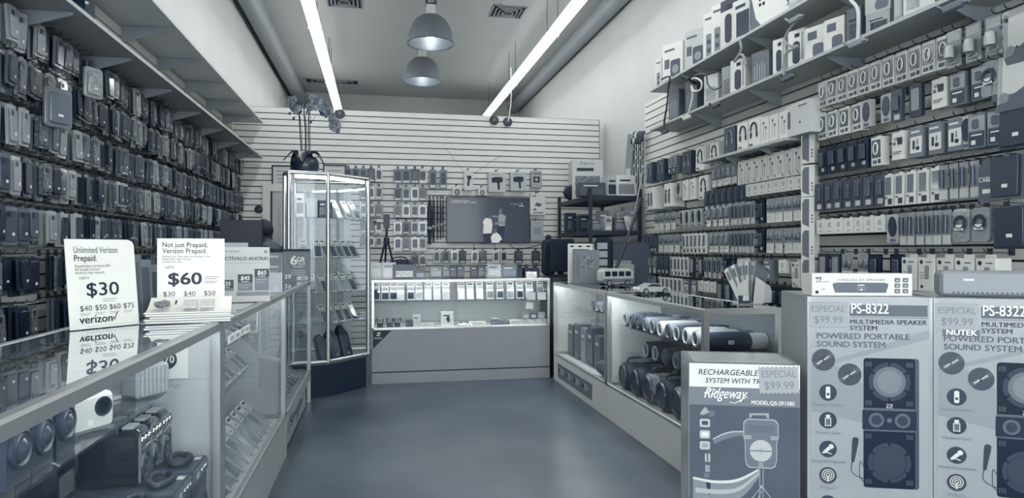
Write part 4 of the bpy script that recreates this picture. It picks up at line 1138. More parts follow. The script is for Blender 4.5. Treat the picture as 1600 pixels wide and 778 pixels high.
# tilted phone display cards: slab leaning back with a printed flap on top
def phone_card(tone_s=.2, w_=.075, h=.155):
    o = MB().box(-w_ / 2, w_ / 2, 0, .010, 0, h, M(.74, .3, coat=.3)).obj('phone_display')
    MB().rrect(-w_ * .42, w_ * .42, .012, h * .78, .006, -.0025, -.0003, M(tone_s, .12, coat=.5)).obj('screen', o)
    mb = MB(); pts = [(0 - .004 * sin(k / 5 * 1.6) - .000, h + .028 * k / 5) for k in range(6)]
    mb.box(-w_ * .5, w_ * .5, .002, .006, h, h + .034, M(.86, .4))
    mb.obj('price_flap', o)
    mb = MB()
    for q in range(3): mb.box(-w_ * .32 + q * w_ * .24, -w_ * .14 + q * w_ * .24, .0008, .0018, h + .008, h + .024, INK)
    mb.box(-w_ * .3, w_ * .3, -.0013, -.0003, h * .84, h * .87, INK2); mb.obj('print', o)
    return o
PCARD = {}
def put_phone(loc, rz, tilt, tone_s, label, group, w_=.075, h=.155):
    k = (round(tone_s, 2), w_, h)
    if k not in PCARD: PCARD[k] = phone_card(tone_s, w_, h); o = PCARD[k]
    else: o = copy_tree(PCARD[k])
    o.location = loc; o.rotation_euler = (-tilt, 0, rz)
    tag(o, label, 'phone display', group)
x = -.60
for k in range(11):
    put_phone((-.595, 2.78 + k * .128, .262), R90 + .0, .85, (.45, .35, .5, .4)[k % 4], 'tilted phone display box, %s from the near end, lowest tier of middle left showcase' % nth(k + 1), 'phone display boxes in the middle left showcase', .085, .19)
for k in range(8):
    put_phone((-.73, 3.28 + k * .115, .60), R90, .8, (.22, .5, .3, .25)[k % 4], 'tilted phone box, %s from the near end, middle tier of middle left showcase' % nth(k + 1), 'phone boxes on the middle tier', .07, .13)
for k in range(6):
    put_phone((-.68, 3.12 + k * .14, .856), R90, 1.05, (.3, .2, .45)[k % 3], 'small tilted phone box, %s from the near end, top tier of middle left showcase' % nth(k + 1), 'phone boxes on the top tier', .06, .10)
o = MB().box(-.26, .26, 0, .003, 0, .035, PAPER).obj('price_strip', loc=(-.655, 3.46, .8505), rot=R90)
mb = MB()
for q in range(4): mb.patch(-.22 + q * .12, -.14 + q * .12, .008, .026, 0, M(.6, .5))
mb.obj('print', o)
tag(o, 'white price strip along the front of the top tier of phone boxes', 'price strip')
for k in range(9):
    put_phone((-.60, 4.45 + k * .14, .262), R90, .8, (.25, .4)[k % 2], 'tilted phone box, %s from the near end, floor of farthest left showcase' % nth(k + 1), 'phone boxes in the farthest left showcase', .08, .18)
for k in range(4):
    p_ = (-.68, 5.0 + k * .2, .722)
    put_phone(p_, R90, .9, .6, 'pale phone box on the glass shelf of farthest left showcase, %s from near end' % nth(k + 1), 'pale phone boxes in the farthest left showcase', .10, .12)

# ------------------------------------------------------------------ tower showcase contents
e1 = Vector((TP[1][0] - TP[0][0], TP[1][1] - TP[0][1], 0)); e2 = Vector((TP[2][0] - TP[1][0], TP[2][1] - TP[1][1], 0))
r1 = atan2(e1.y, e1.x); r2_ = atan2(e2.y, e2.x)
def tower_pos(face, s, inn, z):
    a = Vector((TP[face][0], TP[face][1], z)); e = (e1, e2)[face]; n_ = Vector((-e.y, e.x, 0)).normalized()
    return a + e * s + n_ * inn
def tower_phones(z, spec, row, h=.15):
    for k, (face, s, tn) in enumerate(spec):
        put_phone(tower_pos(face, s, .055, z + .002), (r1, r2_)[face], .55, tn, 'tilted phone on the %s shelf of the tower, %s from the street side' % (row, nth(k + 1)), 'phones in the tower showcase', .068, h)
tower_phones(1.205, [(0, .42, .45), (0, .78, .2), (1, .12, .2), (1, .29, .18), (1, .46, .25), (1, .63, .16), (1, .80, .16)], 'second')
tower_phones(.90, [(0, .62, .3), (1, .10, .2), (1, .27, .5), (1, .44, .6), (1, .61, .55), (1, .78, .25)], 'third')
tower_phones(.63, [(1, .10, .22), (1, .28, .35), (1, .46, .2), (1, .64, .18), (1, .81, .16)], 'fourth')
tower_phones(1.555, [(1, .42, .45), (1, .66, .35), (1, .86, .3)], 'top', .16)
def simple_box(name, W, D, H, loc, rz, mats, label, cat, group=None, face=None):
    o = MB().box(-W / 2, W / 2, 0, D, 0, H, mats[0]).obj(name, loc=loc, rot=rz)
    mb = MB(); mb.patch(-W * .4, W * .4, H * .15, H * .6, -.0003, mats[1])
    mb.patch(-W * .35, W * .2, H * .72, H * .80, -.0003, mats[2] if len(mats) > 2 else INK2)
    mb.obj('printed_panel', o)
    return tag(o, label, cat, group)
simple_box('phone_pack', .07, .03, .20, tower_pos(0, .30, .05, 1.557), r1, (M(.8, .3, bump=.3, coat=.4), M(.5, .3), INK), 'crinkled clear pack standing at the left of the tower top shelf', 'pack')
t = thing('drink_carton', 'pale open carton with sticks on the tower top shelf', 'carton', tower_pos(0, .62, .08, 1.557), r1)
MB().box(-.045, .045, 0, .06, 0, .12, M(.75, .4)).obj('carton', t)
mb = MB()
for q in range(5): mb.cyl((-.03 + q * .015, .03, .1), (-.04 + q * .02, .03, .165), .004, M(.8, .3), 6)
mb.obj('stick', t)
simple_box('dark_product_box', .075, .05, .15, tower_pos(0, .92, .09, 1.557), r1, (M(.1, .4), M(.4, .4), CARDW), 'dark printed box behind the front corner post on the tower top shelf', 'box')
simple_box('dark_product_box', .075, .05, .14, tower_pos(1, .20, .09, 1.557), r2_, (M(.14, .4), M(.35, .4), CARDW), 'dark printed box right of the front corner post on the tower top shelf', 'box')
for k, (s, tn, h) in enumerate(((.16, .16, .24), (.42, .10, .27), (.70, .12, .30))):
    o = MB().prism([(-.058, 0), (.058, 0), (.058, h * .7), (-.012, h), (-.058, h * .85)], 0, .05, M(tn, .35)).obj('tablet_box', loc=tower_pos(1, s, .10, TB + .001), rot=(-.30, 0, r2_))
    MB().patch(.0, .03, .02, .04, -.0003, M(.6, .4)).patch(-.045, .04, h * .2, h * .6, -.0003, M(tn + .07, .2)).obj('printed_panel', o)
    tag(o, 'dark angular tablet box leaning on the tower floor, %s' % ('left one', 'middle one', 'right one with slanted top')[k], 'box', 'tablet boxes on the tower floor')

# ------------------------------------------------------------------ orchid on the tower
t = thing('potted_orchid', 'potted orchid with pale drooping blossoms standing on the tall tower showcase', 'plant', tuple(at_y(477, 268, 6.42).xy) + (TH + .005,), 0)
MB().lathe([(0, 0), (.075, 0), (.105, .03), (.125, .09), (.12, .14), (.105, .165), (.10, .17), (.09, .16), (.0, .15)], M(.05, .35, coat=.3), seg=28).obj('pot', t)
for k, (a, s, droop) in enumerate(((190, .17, .02), (150, .14, .05), (20, .15, .03), (345, .16, .06), (80, .12, .07), (265, .13, .05))):
    mb = MB(); A = radians(a); nn = 8; P = []; 
    for i in range(nn + 1):
        q = i / nn; r_ = .02 + s * q; z_ = .16 + .075 * sin(pi * min(1, q * 1.05)) * (1 - .2 * q) - droop * q * q
        wd = .045 * sin(pi * (.08 + .9 * q)) ** .7
        c_ = Vector((r_ * cos(A), r_ * sin(A), z_)); sd = Vector((-sin(A), cos(A), 0))
        P += [tuple(c_ - sd * wd + Vector((0, 0, .012))), tuple(c_), tuple(c_ + sd * wd + Vector((0, 0, .012)))]
    fs = []
    P2 = [(x, y, z - .003) for x, y, z in P]; m0 = len(P)
    for i in range(nn):
        for j in range(2):
            a0 = i * 3 + j
            fs += [(a0, a0 + 3, a0 + 4, a0 + 1), (m0 + a0, m0 + a0 + 1, m0 + a0 + 4, m0 + a0 + 3)]
        fs += [(i * 3, m0 + i * 3, m0 + i * 3 + 3, i * 3 + 3), (i * 3 + 2, i * 3 + 5, m0 + i * 3 + 5, m0 + i * 3 + 2)]
    mb.add(P + P2, fs, M(.08, .3, coat=.3)); mb.obj('leaf', t)
STEM = M(.12, .5)
stems = [[(-.03, 0, .15), (-.045, 0, .4), (-.06, .0, .60)], [(.0, .01, .15), (.0, .01, .42), (-.01, .01, .64)], [(.035, 0, .15), (.03, 0, .4), (.035, .0, .58)]]
arcs = [[(-.06, 0, .60), (-.10, -.01, .66), (-.14, -.02, .655)], [(-.01, .01, .64), (.05, 0, .70), (.13, -.01, .67), (.20, -.02, .60), (.25, -.03, .50), (.28, -.03, .44)], [(.035, 0, .58), (.09, -.02, .64), (.16, -.03, .62), (.20, -.03, .56)]]
PETS = (M(.52, .6), M(.36, .6), M(.44, .6))
def smooth_path(P, n=8):
    P = [Vector(p) for p in P]; out = []
    for i in range(len(P) - 1):
        p0, p1, p2, p3 = P[max(i - 1, 0)], P[i], P[i + 1], P[min(i + 2, len(P) - 1)]
        for k in range(n):
            s = k / n
            out.append(.5 * ((2 * p1) + (p2 - p0) * s + (2 * p0 - 5 * p1 + 4 * p2 - p3) * s * s + (3 * p1 - p0 - 3 * p2 + p3) * s ** 3))
    return out + [P[-1]]
random.seed(5)
for k in range(3):
    full = smooth_path(stems[k] + arcs[k][1:])
    st_ = MB().tube(full, .006, STEM, 6).obj('stem', t)
    MB().tube([(stems[k][0][0] + .012, 0, .14), (stems[k][1][0] + .012, 0, .42), (stems[k][2][0] + .012, .0, .56)], .003, M(.2, .5), 6).obj('stake', t)
    pts = full[int(len(full) * .48):]
    step = max(1, len(pts) // 8)
    for i, p_ in enumerate(pts[::step]):
        for rep in range(2 if k == 1 else 1):
            mb = MB(); c_ = Vector(p_) + Vector((random.uniform(-.025, .025), -.02 + random.uniform(-.03, .03), random.uniform(-.03, .03)))
            R_ = Matrix.Translation(c_) @ Matrix.Rotation(random.uniform(-.8, .8), 4, 'Z') @ Matrix.Rotation(random.uniform(-.5, .4), 4, 'X') @ Matrix.Rotation(random.uniform(0, 6), 4, 'Y')
            sc = random.uniform(.8, 1.1)
            for a in (90, 18, 162, 234, 306):
                A = radians(a); L_ = .036 * sc * (1.15 if a in (18, 162) else 1); wd = .016 * sc * (1.5 if a in (18, 162) else 1)
                mb.ball((0, 0, 0), 1, PETS[(i + rep + (a > 100)) % 3], T=R_ @ Matrix.Rotation(-A, 4, 'Y') @ Matrix.Translation((L_ * .55, 0, 0)) @ Matrix.Diagonal((L_ * .55, .003, wd, 1)), seg=8, rings=5)
            mb.ball((0, -.006, -.004), .007, M(.25, .5), T=R_, seg=8, rings=5)
            mb.obj('blossom', t)
for p_ in ((-.135, -.02, .57), (-.10, -.02, .53), (.05, -.02, .50)): MB().ball(p_, .012, M(.2, .5), sz=1.2, seg=8, rings=6).tube([p_, (p_[0] + .03, p_[1], p_[2] + .03), (p_[0] + .04, 0, p_[2] + .07)], .002, STEM, 5).obj('bud', t)

# ------------------------------------------------------------------ right showcases: cylindrical speakers
def capsule(Lc, R, s_body, s_cap, pattern=False, logo=True):
    o_ = MB(); T = Matrix.Rotation(R90, 4, 'Y')
    n = 6; pr = [(0, -Lc / 2 + R * .12)]
    pr = [(R * .78, -Lc / 2), (R * .93, -Lc / 2 + .003)] + [(R * (1 - .06 * (1 - sin(pi * k / n))), -Lc / 2 + .012 + (Lc - .024) * k / n) for k in range(n + 1)] + [(R * .93, Lc / 2 - .003), (R * .78, Lc / 2)]
    o_.lathe(pr, M(s_body, .7, var=.28 if pattern else .0, vscale=28), T, 24)
    o = o_.obj('speaker_cylinder')
    for s in (-1, 1):
        MB().lathe([(R * .80, s * (Lc / 2 + .0005)), (R * .82, s * (Lc / 2 + .006)), (R * .68, s * (Lc / 2 + .006)), (R * .62, s * (Lc / 2 + .0005))][::s], M(s_cap, .3), T, 24, closed=True).obj('end_ring', o)
        MB().lathe([(0, s * (Lc / 2 + .0025)), (R * .5, s * (Lc / 2 + .0025)), (R * .6, s * (Lc / 2 + .0004)), (0, s * (Lc / 2 + .0004))][::s], M(.22, .25, .3), T, 24).obj('radiator', o)
    if logo:
        MB().box(-.016, .016, -R - .003, -R + .004, -.010, .010, M(.75, .4)).text('JBL', .014, 0, -.005, -R - .003, INK, align='c', bold=.03).obj('badge', o)
    return o
CAPS = {}
def put_caps(key, loc, rz, label, group, size, *a):
    if key not in CAPS: CAPS[key] = capsule(*size, *a); o = CAPS[key]
    else: o = copy_tree(CAPS[key])
    o.location = loc; o.rotation_euler = (0, 0, rz); tag(o, label, 'speaker', group)
RS = random.Random(4)
tones = [(.05, .12), (.6, .75), (.72, .8), (.1, .75), (.5, .3), (.8, .85), (.3, .6), (.45, .5), (.08, .2), (.15, .3), (.4, .7)]
names = {.05: 'black', .6: 'light grey', .72: 'pale', .1: 'dark', .5: 'mid grey', .8: 'white', .3: 'slate', .45: 'grey', .08: 'black', .15: 'charcoal', .4: 'grey'}
for k in range(11):
    a = tones[k]; 
    put_caps(('f', k), (1.90, 3.425 + k * .122, .710 + .055), -.05, '%s cylinder speaker, %s from the near end, front row on the top glass shelf' % (names[a[0]], nth(k + 1)), 'cylinder speakers on the top shelf', (.245, .054), a[0], a[1])
for k in range(9):
    a = tones[(k * 4 + 2) % 11]
    put_caps(('f', (k * 4 + 2) % 11), (2.075, 3.48 + k * .135, .710 + .048), R90 + .1, '%s cylinder speaker lying lengthwise, %s from the near end, back row on top shelf' % (names[a[0]], nth(k + 1)), 'cylinder speakers in the back row', (.215, .047), a[0], a[1]) if k % 3 == 9 else put_caps(('b', k), (2.09, 3.44 + k * .135, .710 + .049), .0, '%s cylinder speaker, %s from the near end, back row on the top glass shelf' % (names[a[0]], nth(k + 1)), 'cylinder speakers in the back row', (.105, .048), a[0], a[1], False, False)
for k in range(7):
    a = [(.12, .3), (.2, .4), (.14, .2), (.25, .5), (.10, .2), (.1, .75), (.1, .8)][k]
    put_caps(('m', k), (2.0, 3.50 + k * .165, .500 + .063), -.05, 'dark cylinder speaker, %s from the near end, on the lower glass shelf' % nth(k + 1), 'cylinder speakers on the lower shelf', (.26, .062), a[0], a[1], k in (2, 3, 4), False)
def big_boom(y, k, pat):
    t = thing('large_barrel_speaker', '%s barrel speaker with carry handle, %s from the near end on the showcase floor' % ('camouflage patterned' if pat else 'black', nth(k + 1)), 'speaker', (1.94, y, .252 + .1005), -.06, 'barrel speakers on the showcase floor')
    T = Matrix.Rotation(R90, 4, 'Y'); R = .10; Lc = .36
    MB().lathe([(R * .8, -Lc / 2), (R * .98, -Lc / 2 + .01), (R, 0), (R * .98, Lc / 2 - .01), (R * .8, Lc / 2)], M(.28, .6, var=.34, vscale=24) if pat else M(.07, .5), T, 28).obj('body', t)
    for s in (-1, 1):
        MB().lathe([(0, s * (Lc / 2 + .003)), (R * .60, s * (Lc / 2 + .003)), (R * .66, s * (Lc / 2 + .012)), (R * .80, s * (Lc / 2 + .012)), (R * .84, s * (Lc / 2)), (0, s * (Lc / 2))][::s], M(.16, .3, .2), T, 28).obj('radiator', t)
    MB().tube(smooth_path([(-.15, 0, .095), (-.14, 0, .124), (-.10, 0, .131), (.10, 0, .131), (.14, 0, .124), (.15, 0, .095)], 4), .009, M(.08, .4), 8).obj('handle', t)
for k in range(6): big_boom(3.52 + k * .225, k, k in (0, 1, 3))
# far right showcase
for k in range(6):
    a = [(.3, .4), (.6, .7), (.7, .8), (.2, .6), (.55, .7), (.25, .3)][k]
    put_caps(('s', k), (1.96, 5.05 + k * .13, .735 + .046), -.03, '%s cylinder speaker, %s from the near end, shelf beside the back counter' % ('pale' if a[0] > .5 else 'dark', nth(k + 1)), 'small cylinder speakers by the back counter', (.18, .044), a[0], a[1], False, False)
for k in range(5):
    h = (.30, .33, .31, .34, .29)[k]
    simple_box('tall_speaker_box', .15, .12, h, (1.83, 6.26 - k * .20, .252), -R90, (M((.2, .26, .5, .22, .3)[k], .35), M((.3, .2, .62, .35, .25)[k], .3), CARDW), 'tall %s box, %s from the back counter, on the showcase floor' % (('dark', 'dark', 'pale', 'slate', 'grey')[k], nth(k + 1)), 'box', 'tall boxes in the far right showcase')
put_caps(('w', 0), (1.80, 5.09, .252 + .066), R90 - .05, 'dark cylinder speaker lying lengthwise at the near end of the icon showcase floor', 'cylinder speakers on the floor of the icon showcase', (.30, .064), .2, .3, False, False)
simple_box('white_speaker_box', .12, .10, .12, (1.92, 5.14, .4185), -R90, (M(.84, .4), M(.6, .4)), 'small white box propped above the dark cylinder in the icon showcase', 'box')
o = MB().box(-.09, .09, 0, .16, 0, .155, M(.5, .5)).obj('display_block', loc=(1.90, 5.14, .262 + .0), rot=-R90)
MB().patch(-.06, .06, .03, .12, -.0003, M(.65, .5)).obj('printed_panel', o)
tag(o, 'plain grey display block under the small white box in the icon showcase', 'box')
o.location.z = .2625

# ------------------------------------------------------------------ on top of the right showcases
def toy_wheels(t, xs, yw, r):
    for x in xs:
        for s in (-1, 1):
            T = Matrix.Translation((x, s * yw, r)) @ Matrix.Rotation(R90, 4, 'X')
            MB().lathe([(0, -.006), (r, -.006), (r, .006), (0, .006)], M(.1, .6), T, 18).lathe([(0, -s * .0075 - .001), (r * .65, -s * .0075 - .001), (r * .65, -s * .0075 + .001), (0, -s * .0075 + .001)], M(.8, .25, .6), T, 14).obj('wheel', t)
t = thing('toy_car', 'silver toy sports car on the right showcase glass, nearer than the toy van', 'toy car', (1.93, 4.53, RH + .001), radians(8))
pr = [(-.125, .018), (.125, .018), (.127, .035), (.118, .046), (.06, .052), (.028, .076), (-.035, .078), (-.085, .055), (-.118, .050), (-.128, .036)]
MB().prism(pr, -.05, .05, M(.86, .22, .2, .6)).obj('body', t)
MB().prism([(.05, .0525), (.025, .073), (-.033, .0745), (-.075, .0555)], -.0512, .0512, M(.2, .15, coat=.5)).obj('window', t)
toy_wheels(t, (-.078, .078), .047, .022)
t = thing('toy_van', 'pale toy camper van with dark windows behind the silver toy car', 'toy van', (2.05, 5.62, RH + .001), radians(10))
MB().rrect(-.15, .15, .022, .145, .03, -.055, .055, M(.80, .3, coat=.5)).box(-.12, .13, -.04, .04, .145, .152, M(.85, .4)).obj('body', t)
mb = MB()
for k in range(4): mb.rrect(-.132 + k * .068, -.078 + k * .068, .085, .128, .008, -.0565, .0565, M(.1, .15, coat=.5))
mb.obj('window', t)
MB().rrect(-.149, .149, .03, .065, .01, -.0558, .0558, M(.45, .3)).obj('lower_band', t)
toy_wheels(t, (-.09, .09), .052, .028)
# leaflet holder
p = at_z(1168, 474, RH)
t = thing('leaflet_holder', 'clear holder with fanned leaflets on the near corner of the right showcase', 'leaflet holder', (p.x, p.y - .02, RH + .001), .2)
MB().prism([(-.09, 0), (-.02, 0), (-.01, .15), (-.09, .11)], -.002, .0, M(.85, .3)).prism([(.0, 0), (.08, 0), (.09, .12), (.02, .16)], -.032, -.03, M(.85, .3)).box(-.09, .085, -.03, .06, -.0, .003, M(.8, .3)).box(-.085, -.02, -.03, -.003, .003, .05, M(.2, .3)).box(-.075, -.03, -.0315, -.0301, .02, .05, WHITE).obj('holder', t)
for k in range(14):
    a = -.66 + k * .105
    lf = MB().box(-.017, .017, -.0012, .0012, 0, .235, M((.86, .55, .9, .45, .8, .62, .88, .5, .72, .40, .34, .38, .33, .36)[k], .5))
    o = lf.obj('leaflet', t, loc=((-.055 + k * .0105), .008 + k * .0035, .008), rot=(0, a * .9, .15))
    MB().patch(-.012, .010, .16, .215, -.0013, M(.45, .5)).obj('print', o)
t = thing('curved_card_stand', 'small pale curved card stand beside the leaflet holder', 'card stand', (p.x + .125, p.y + .0, RH + .001), .3)
MB().prism([(-.04, 0), (.04, 0), (.045, .06), (.03, .10), (-.01, .115), (-.04, .09)], 0, .012, M(.78, .35)).obj('card', t)
# far end of the right showcases: book box, posters
p = at_z(908, 440, RH)
o = MB().box(-.125, .125, 0, .05, 0, .315, M(.55, .4)).obj('picture_box', loc=(1.93, 6.05, RH + .001), rot=.12)
MB().patch(-.055, .065, .13, .255, -.0003, M(.45, .4, var=.3, vscale=35)).patch(-.11, -.08, .05, .27, -.0003, M(.48, .5)).obj('printed_panel', o)
tag(o, 'grey upright box with a square picture on the right showcase near the back counter', 'box')
t = thing('plan_poster', 'white poster with black table print behind the grey picture box', 'poster', (2.09, 6.16, RH + .001), .08)
MB().box(-.11, .115, 0, .004, 0, .335, PAPER).box(-.10, .10, .004, .06, 0, .004, ACRYL).obj('card', t)
mb = MB()
for k in range(6): mb.patch(.0, .05 + .03 * (k % 2), .30 - k * .022, .305 - k * .022, 0, INK)
for k in range(3): mb.rrect(.075, .10, .205 + k * .035, .222 + k * .035, .008, -.0008, 0, INK)
for k in range(3): mb.patch(.0 + .035 * k, .03 + .035 * k, .12, .165, 0, M(.6, .5)).patch(.035 * k, .03 + .035 * k, .075, .115, 0, M(.35, .5) if k == 0 else M(.7, .5))
mb.patch(-.0, .11, .045, .06, 0, INK).patch(0, .10, .02, .03, 0, INK2); mb.obj('print', t)
t = thing('plan_poster', 'wide white flyer with three small dark emblems behind the grey picture box', 'poster', (1.95, 6.20, RH + .001), .1)
MB().box(-.17, .09, 0, .004, .0, .375, PAPER).box(-.15, .08, .004, .06, 0, .004, ACRYL).obj('card', t)
mb = MB()
for k in range(3): mb.disc(-.13 + k * .085, .35, .008, 0, INK, rx=.022)
mb.patch(-.12, .06, .315, .322, 0, INK).text('FAMILY PLAN', .02, -.03, .29, 0, INK, align='c', width=.16); mb.obj('print', t)

# ------------------------------------------------------------------ inside the back counter
def at_bc(u, z, y): 
    d = ray(u, 400); k = y / d.y
    return (d.x * k, y, z)
up = [(588, .10), (602, .12), (615, .10), (626, .75), (642, .15), (655, .6), (669, .8), (683, .78), (697, .7), (721, .85), (735, .82), (750, .75), (766, .12), (782, .14), (798, .5), (813, .1), (828, .55), (845, .5)]
for k, (u, tn) in enumerate(up):
    put_phone(at_bc(u, .778, 6.70), 0, .28, tn, '%s phone display on the upper shelf of the back counter, %s from the tower' % ('dark' if tn < .3 else 'pale', nth(k + 1)), 'phones on the back counter shelf', .072, .14)
def watch(u, label):
    x, y, z = at_bc(u, .516, 6.62)
    t = thing('watch_stand', label, 'watch', (x, y, z), 0, 'watches on stands in the back counter')
    MB().lathe([(0, 0), (.045, 0), (.045, .008), (.028, .012), (.025, .05), (.03, .06), (0, .06)], M(.1, .4), seg=20).obj('stand', t)
    MB().lathe([(.028, .062), (.034, .066), (.034, .094), (.028, .098), (.024, .094), (.024, .066)], M(.16, .4), seg=20, closed=True).obj('strap', t)
    MB().rrect(-.019, .019, .060, .102, .008, -.046, -.034, M(.75, .2, .6)).rrect(-.014, .014, .065, .097, .006, -.047, -.0458, BLACKG).obj('watch_face', t)
for u, n_ in ((594, 'first'), (609, 'second'), (621, 'third')): watch(u, 'wristwatch on a dark stand in the back counter, %s from the tower' % n_)
bits = [(640, .07, .08, .07, .10, 'small dark boxed gadget in the back counter right of the watches'), (651, .075, .08, .12, .82, 'pale upright carton in the back counter right of the dark gadget'), (668, .12, .1, .035, .85, 'low white carton lying in the back counter beside the upright carton'),
        (699, .12, .09, .145, .92, 'tall white box with dark emblem in the middle of the back counter'), (746, .17, .12, .04, .90, 'flat white tray box in the back counter right of the game pad'), (782, .16, .12, .05, .5, 'grey flat box under a curved card in the back counter'), (806, .13, .1, .05, .86, 'low white box near the right end of the back counter'),
        (822, .12, .08, .055, .86, 'white printed box in the back counter, left of the three at the right end'), (837, .075, .08, .055, .84, 'white printed box in the back counter, middle of the three at the right end'), (848, .085, .08, .055, .86, 'white printed box in the back counter, right of the three at the right end')]
for u, W, D, H, tn, lab in bits:
    x, y, z = at_bc(u, .516, 6.62 if u < 815 else 6.60)
    o = simple_box('gadget_box', W, D, H, (x, y, z), RS.uniform(-.05, .05), (M(tn, .4), M(max(tn - .08, .05), .4), INK), lab, 'box')
    if u == 699: MB().prism([(-.02, .09), (.0, .05), (.01, .04), (.028, .06), (.02, .10), (.0, .105), (-.01, .08)], -.0025, -.0012, INK).obj('emblem', o)
for k, u in enumerate((822, 834, 846)):
    x, y, z = at_bc(u, .5725, 6.61)
    o = MB().rrect(-.038, .038, 0, .07, .006, 0, .05, M((.5, .3, .6)[k], .3, var=.2, vscale=60)).obj('toy_pack', loc=(x, y, z)); MB().rrect(-.024, .024, .015, .05, .01, -.004, -.0004, M(.8, .2, coat=.4)).obj('window', o)
    tag(o, 'busy printed pack standing on the white boxes, %s of three at right end' % ('left', 'middle', 'right')[k], 'pack', 'packs on the white boxes')
x, y, z = at_bc(722, .516, 6.60)
t = thing('game_pad', 'white game pad lying in the back counter beside the tall white box', 'game pad', (x + .03, y, z), .1)
MB().rrect(-.075, .075, -.035, .035, .03, -.0, .001, WHITE) if False else None
MB().ball((0, .03, .018), .018, M(.9, .3), sx=4, sy=1.9, sz=1).ball((-.055, .0, .015), .015, M(.9, .3), sx=1.4, sy=2.4).ball((.055, .0, .015), .015, M(.9, .3), sx=1.4, sy=2.4).obj('body', t)
MB().cyl((-.035, .03, .03), (-.035, .03, .042), .01, M(.2, .4)).cyl((.03, .02, .03), (.03, .02, .042), .01, M(.2, .4)).obj('stick', t)
for k, (u, v, w_, h_) in enumerate(((829, 462, .085, .075), (845, 462, .085, .075), (826, 477, .075, .065))):
    p = at_y(u, v, 6.56)
    tag(MB().box(-w_ / 2, w_ / 2, 0, .002, -h_ / 2, h_ / 2, PAPER).obj('paper_note', loc=(p.x, 6.5185, p.z), rot=(0, (.03, -.02, .08)[k], 0)), 'blank white paper note taped inside the back counter glass, %s of three' % ('upper left', 'upper right', 'lower')[k], 'note', 'paper notes inside the back counter glass')
x, y, z = at_bc(783, .57, 6.63)
o = MB(); nn = 8; pts = [(-.06 + .12 * i / nn, .018 * sin(pi * i / nn)) for i in range(nn + 1)]
o.prism([(a, b_) for a, b_ in pts] + [(a, b_ - .003) for a, b_ in reversed(pts)], 0, .08, M(.92, .4)); tag(o.obj('curved_card', loc=(x - .03, y, .5675), rot=(0, .25, 0)), 'curved white card lying on the grey flat box in the back counter', 'card')

# ------------------------------------------------------------------ on the back counter
BT = .9925
def on_bc(u, y): d = ray(u, 400); return (d.x * y / d.y, y, BT)
simple_box('plastic_tub', .13, .10, .155, on_bc(589, 6.66), 0, (M(.74, .3), M(.80, .3), M(.6, .4)), 'pale translucent tub on the back counter next to the tower', 'tub')
simple_box('handwritten_card', .13, .03, .16, on_bc(608, 6.62), .05, (M(.66, .4), M(.72, .5), INK2), 'grey card with handwriting between the pale tub and the prepaid box', 'card')
x, y, z = on_bc(632, 6.62)
o = MB().box(-.115, .115, 0, .05, 0, .14, M(.20, .4)).obj('prepaid_box', loc=(x, y, z))
MB().box(-.085, .08, -.002, -.0003, .02, .075, M(.78, .5)).obj('label_card', o)
MB().text('PREPAID', .052, -.085, .03, -.002, INK, width=.16).obj('lettering', o)
tag(o, 'dark box with a white label reading PREPAID on the back counter', 'box')
simple_box('dark_pot_box', .10, .07, .09, on_bc(656, 6.64), 0, (M(.08, .3), M(.5, .3)), 'small dark box with pale lid right of the prepaid box', 'box')
simple_box('handwritten_card', .14, .006, .14, on_bc(772, 6.62), -.03, (M(.60, .5), M(.64, .5), INK2), 'grey speckled card standing on the back counter left of the dark leaflet', 'card')
simple_box('dark_leaflet', .15, .006, .13, on_bc(796, 6.62), .03, (M(.36, .5), M(.42, .5), CARDW), 'dark leaflet with pale lines standing right of the speckled card', 'leaflet')
simple_box('white_dispenser', .10, .08, .06, on_bc(831, 6.60), .0, (M(.88, .3), M(.7, .3)), 'small white dispenser at the right end of the back counter', 'dispenser')
for k, u in enumerate((813, 823, 837)):
    x, y, z = on_bc(u, 6.72)
    t = thing('dark_knob_pack', 'dark round-topped gadget standing on the back counter, %s of three' % ('left', 'middle', 'right')[k], 'gadget', (x, y, z), 0, 'dark gadgets on the back counter')
    MB().rrect(-.042, .042, 0, .10, .01, 0, .06, M(.06, .4)).obj('case', t)
    MB().ball((0, .03, .115), .022, M(.05, .3)).obj('knob', t)
for k, (u, h_, tn) in enumerate(((681, .11, .5), (697, .12, .35), (708, .11, .08), (720, .12, .12), (741, .12, .08), (753, .11, .4))):
    simple_box('accessory_box', .075 if k else .12, .05, h_, on_bc(u, 6.86), 0, (M(tn, .35), M(min(tn + .2, .9), .3), CARDW), '%s accessory box standing along the rear of the back counter, %s from left' % ('dark' if tn < .3 else 'grey', nth(k + 1)), 'box', 'accessory boxes on the rear of the back counter')
# tripod
x, y, z = on_bc(604, 6.88)
t = thing('tripod', 'black camera tripod with phone clamp standing on the back counter', 'tripod', (x, y, z), 0)
for a in (100, 215, 325):
    A = radians(a); r_ = .12
    MB().cyl((.012 * cos(A), .012 * sin(A), .38), (r_ * cos(A), r_ * sin(A) * .6, .004), .012, BLACK, 8, r2=.008).obj('leg', t)
MB().cyl((0, 0, .34), (0, 0, .50), .014, BLACK).lathe([(0, .36), (.03, .365), (.03, .40), (0, .41)], BLACK, seg=14).obj('column', t)
MB().rrect(-.032, .032, .50, .64, .006, -.01, .012, BLACK).box(-.12, -.03, -.008, .008, .545, .56, BLACK).box(-.13, -.10, -.012, .012, .53, .575, BLACK).obj('phone_clamp', t)
t = thing('camera_bag', 'slouched black bag behind the tripod on the back counter', 'bag', (x + .14, 6.93, BT), 0)
MB().ball((0, 0, .095), .1, M(.05, .7), sx=1.5, sy=.45, sz=.95).box(-.12, .12, -.035, .035, .0, .05, M(.05, .7)).obj('body', t)
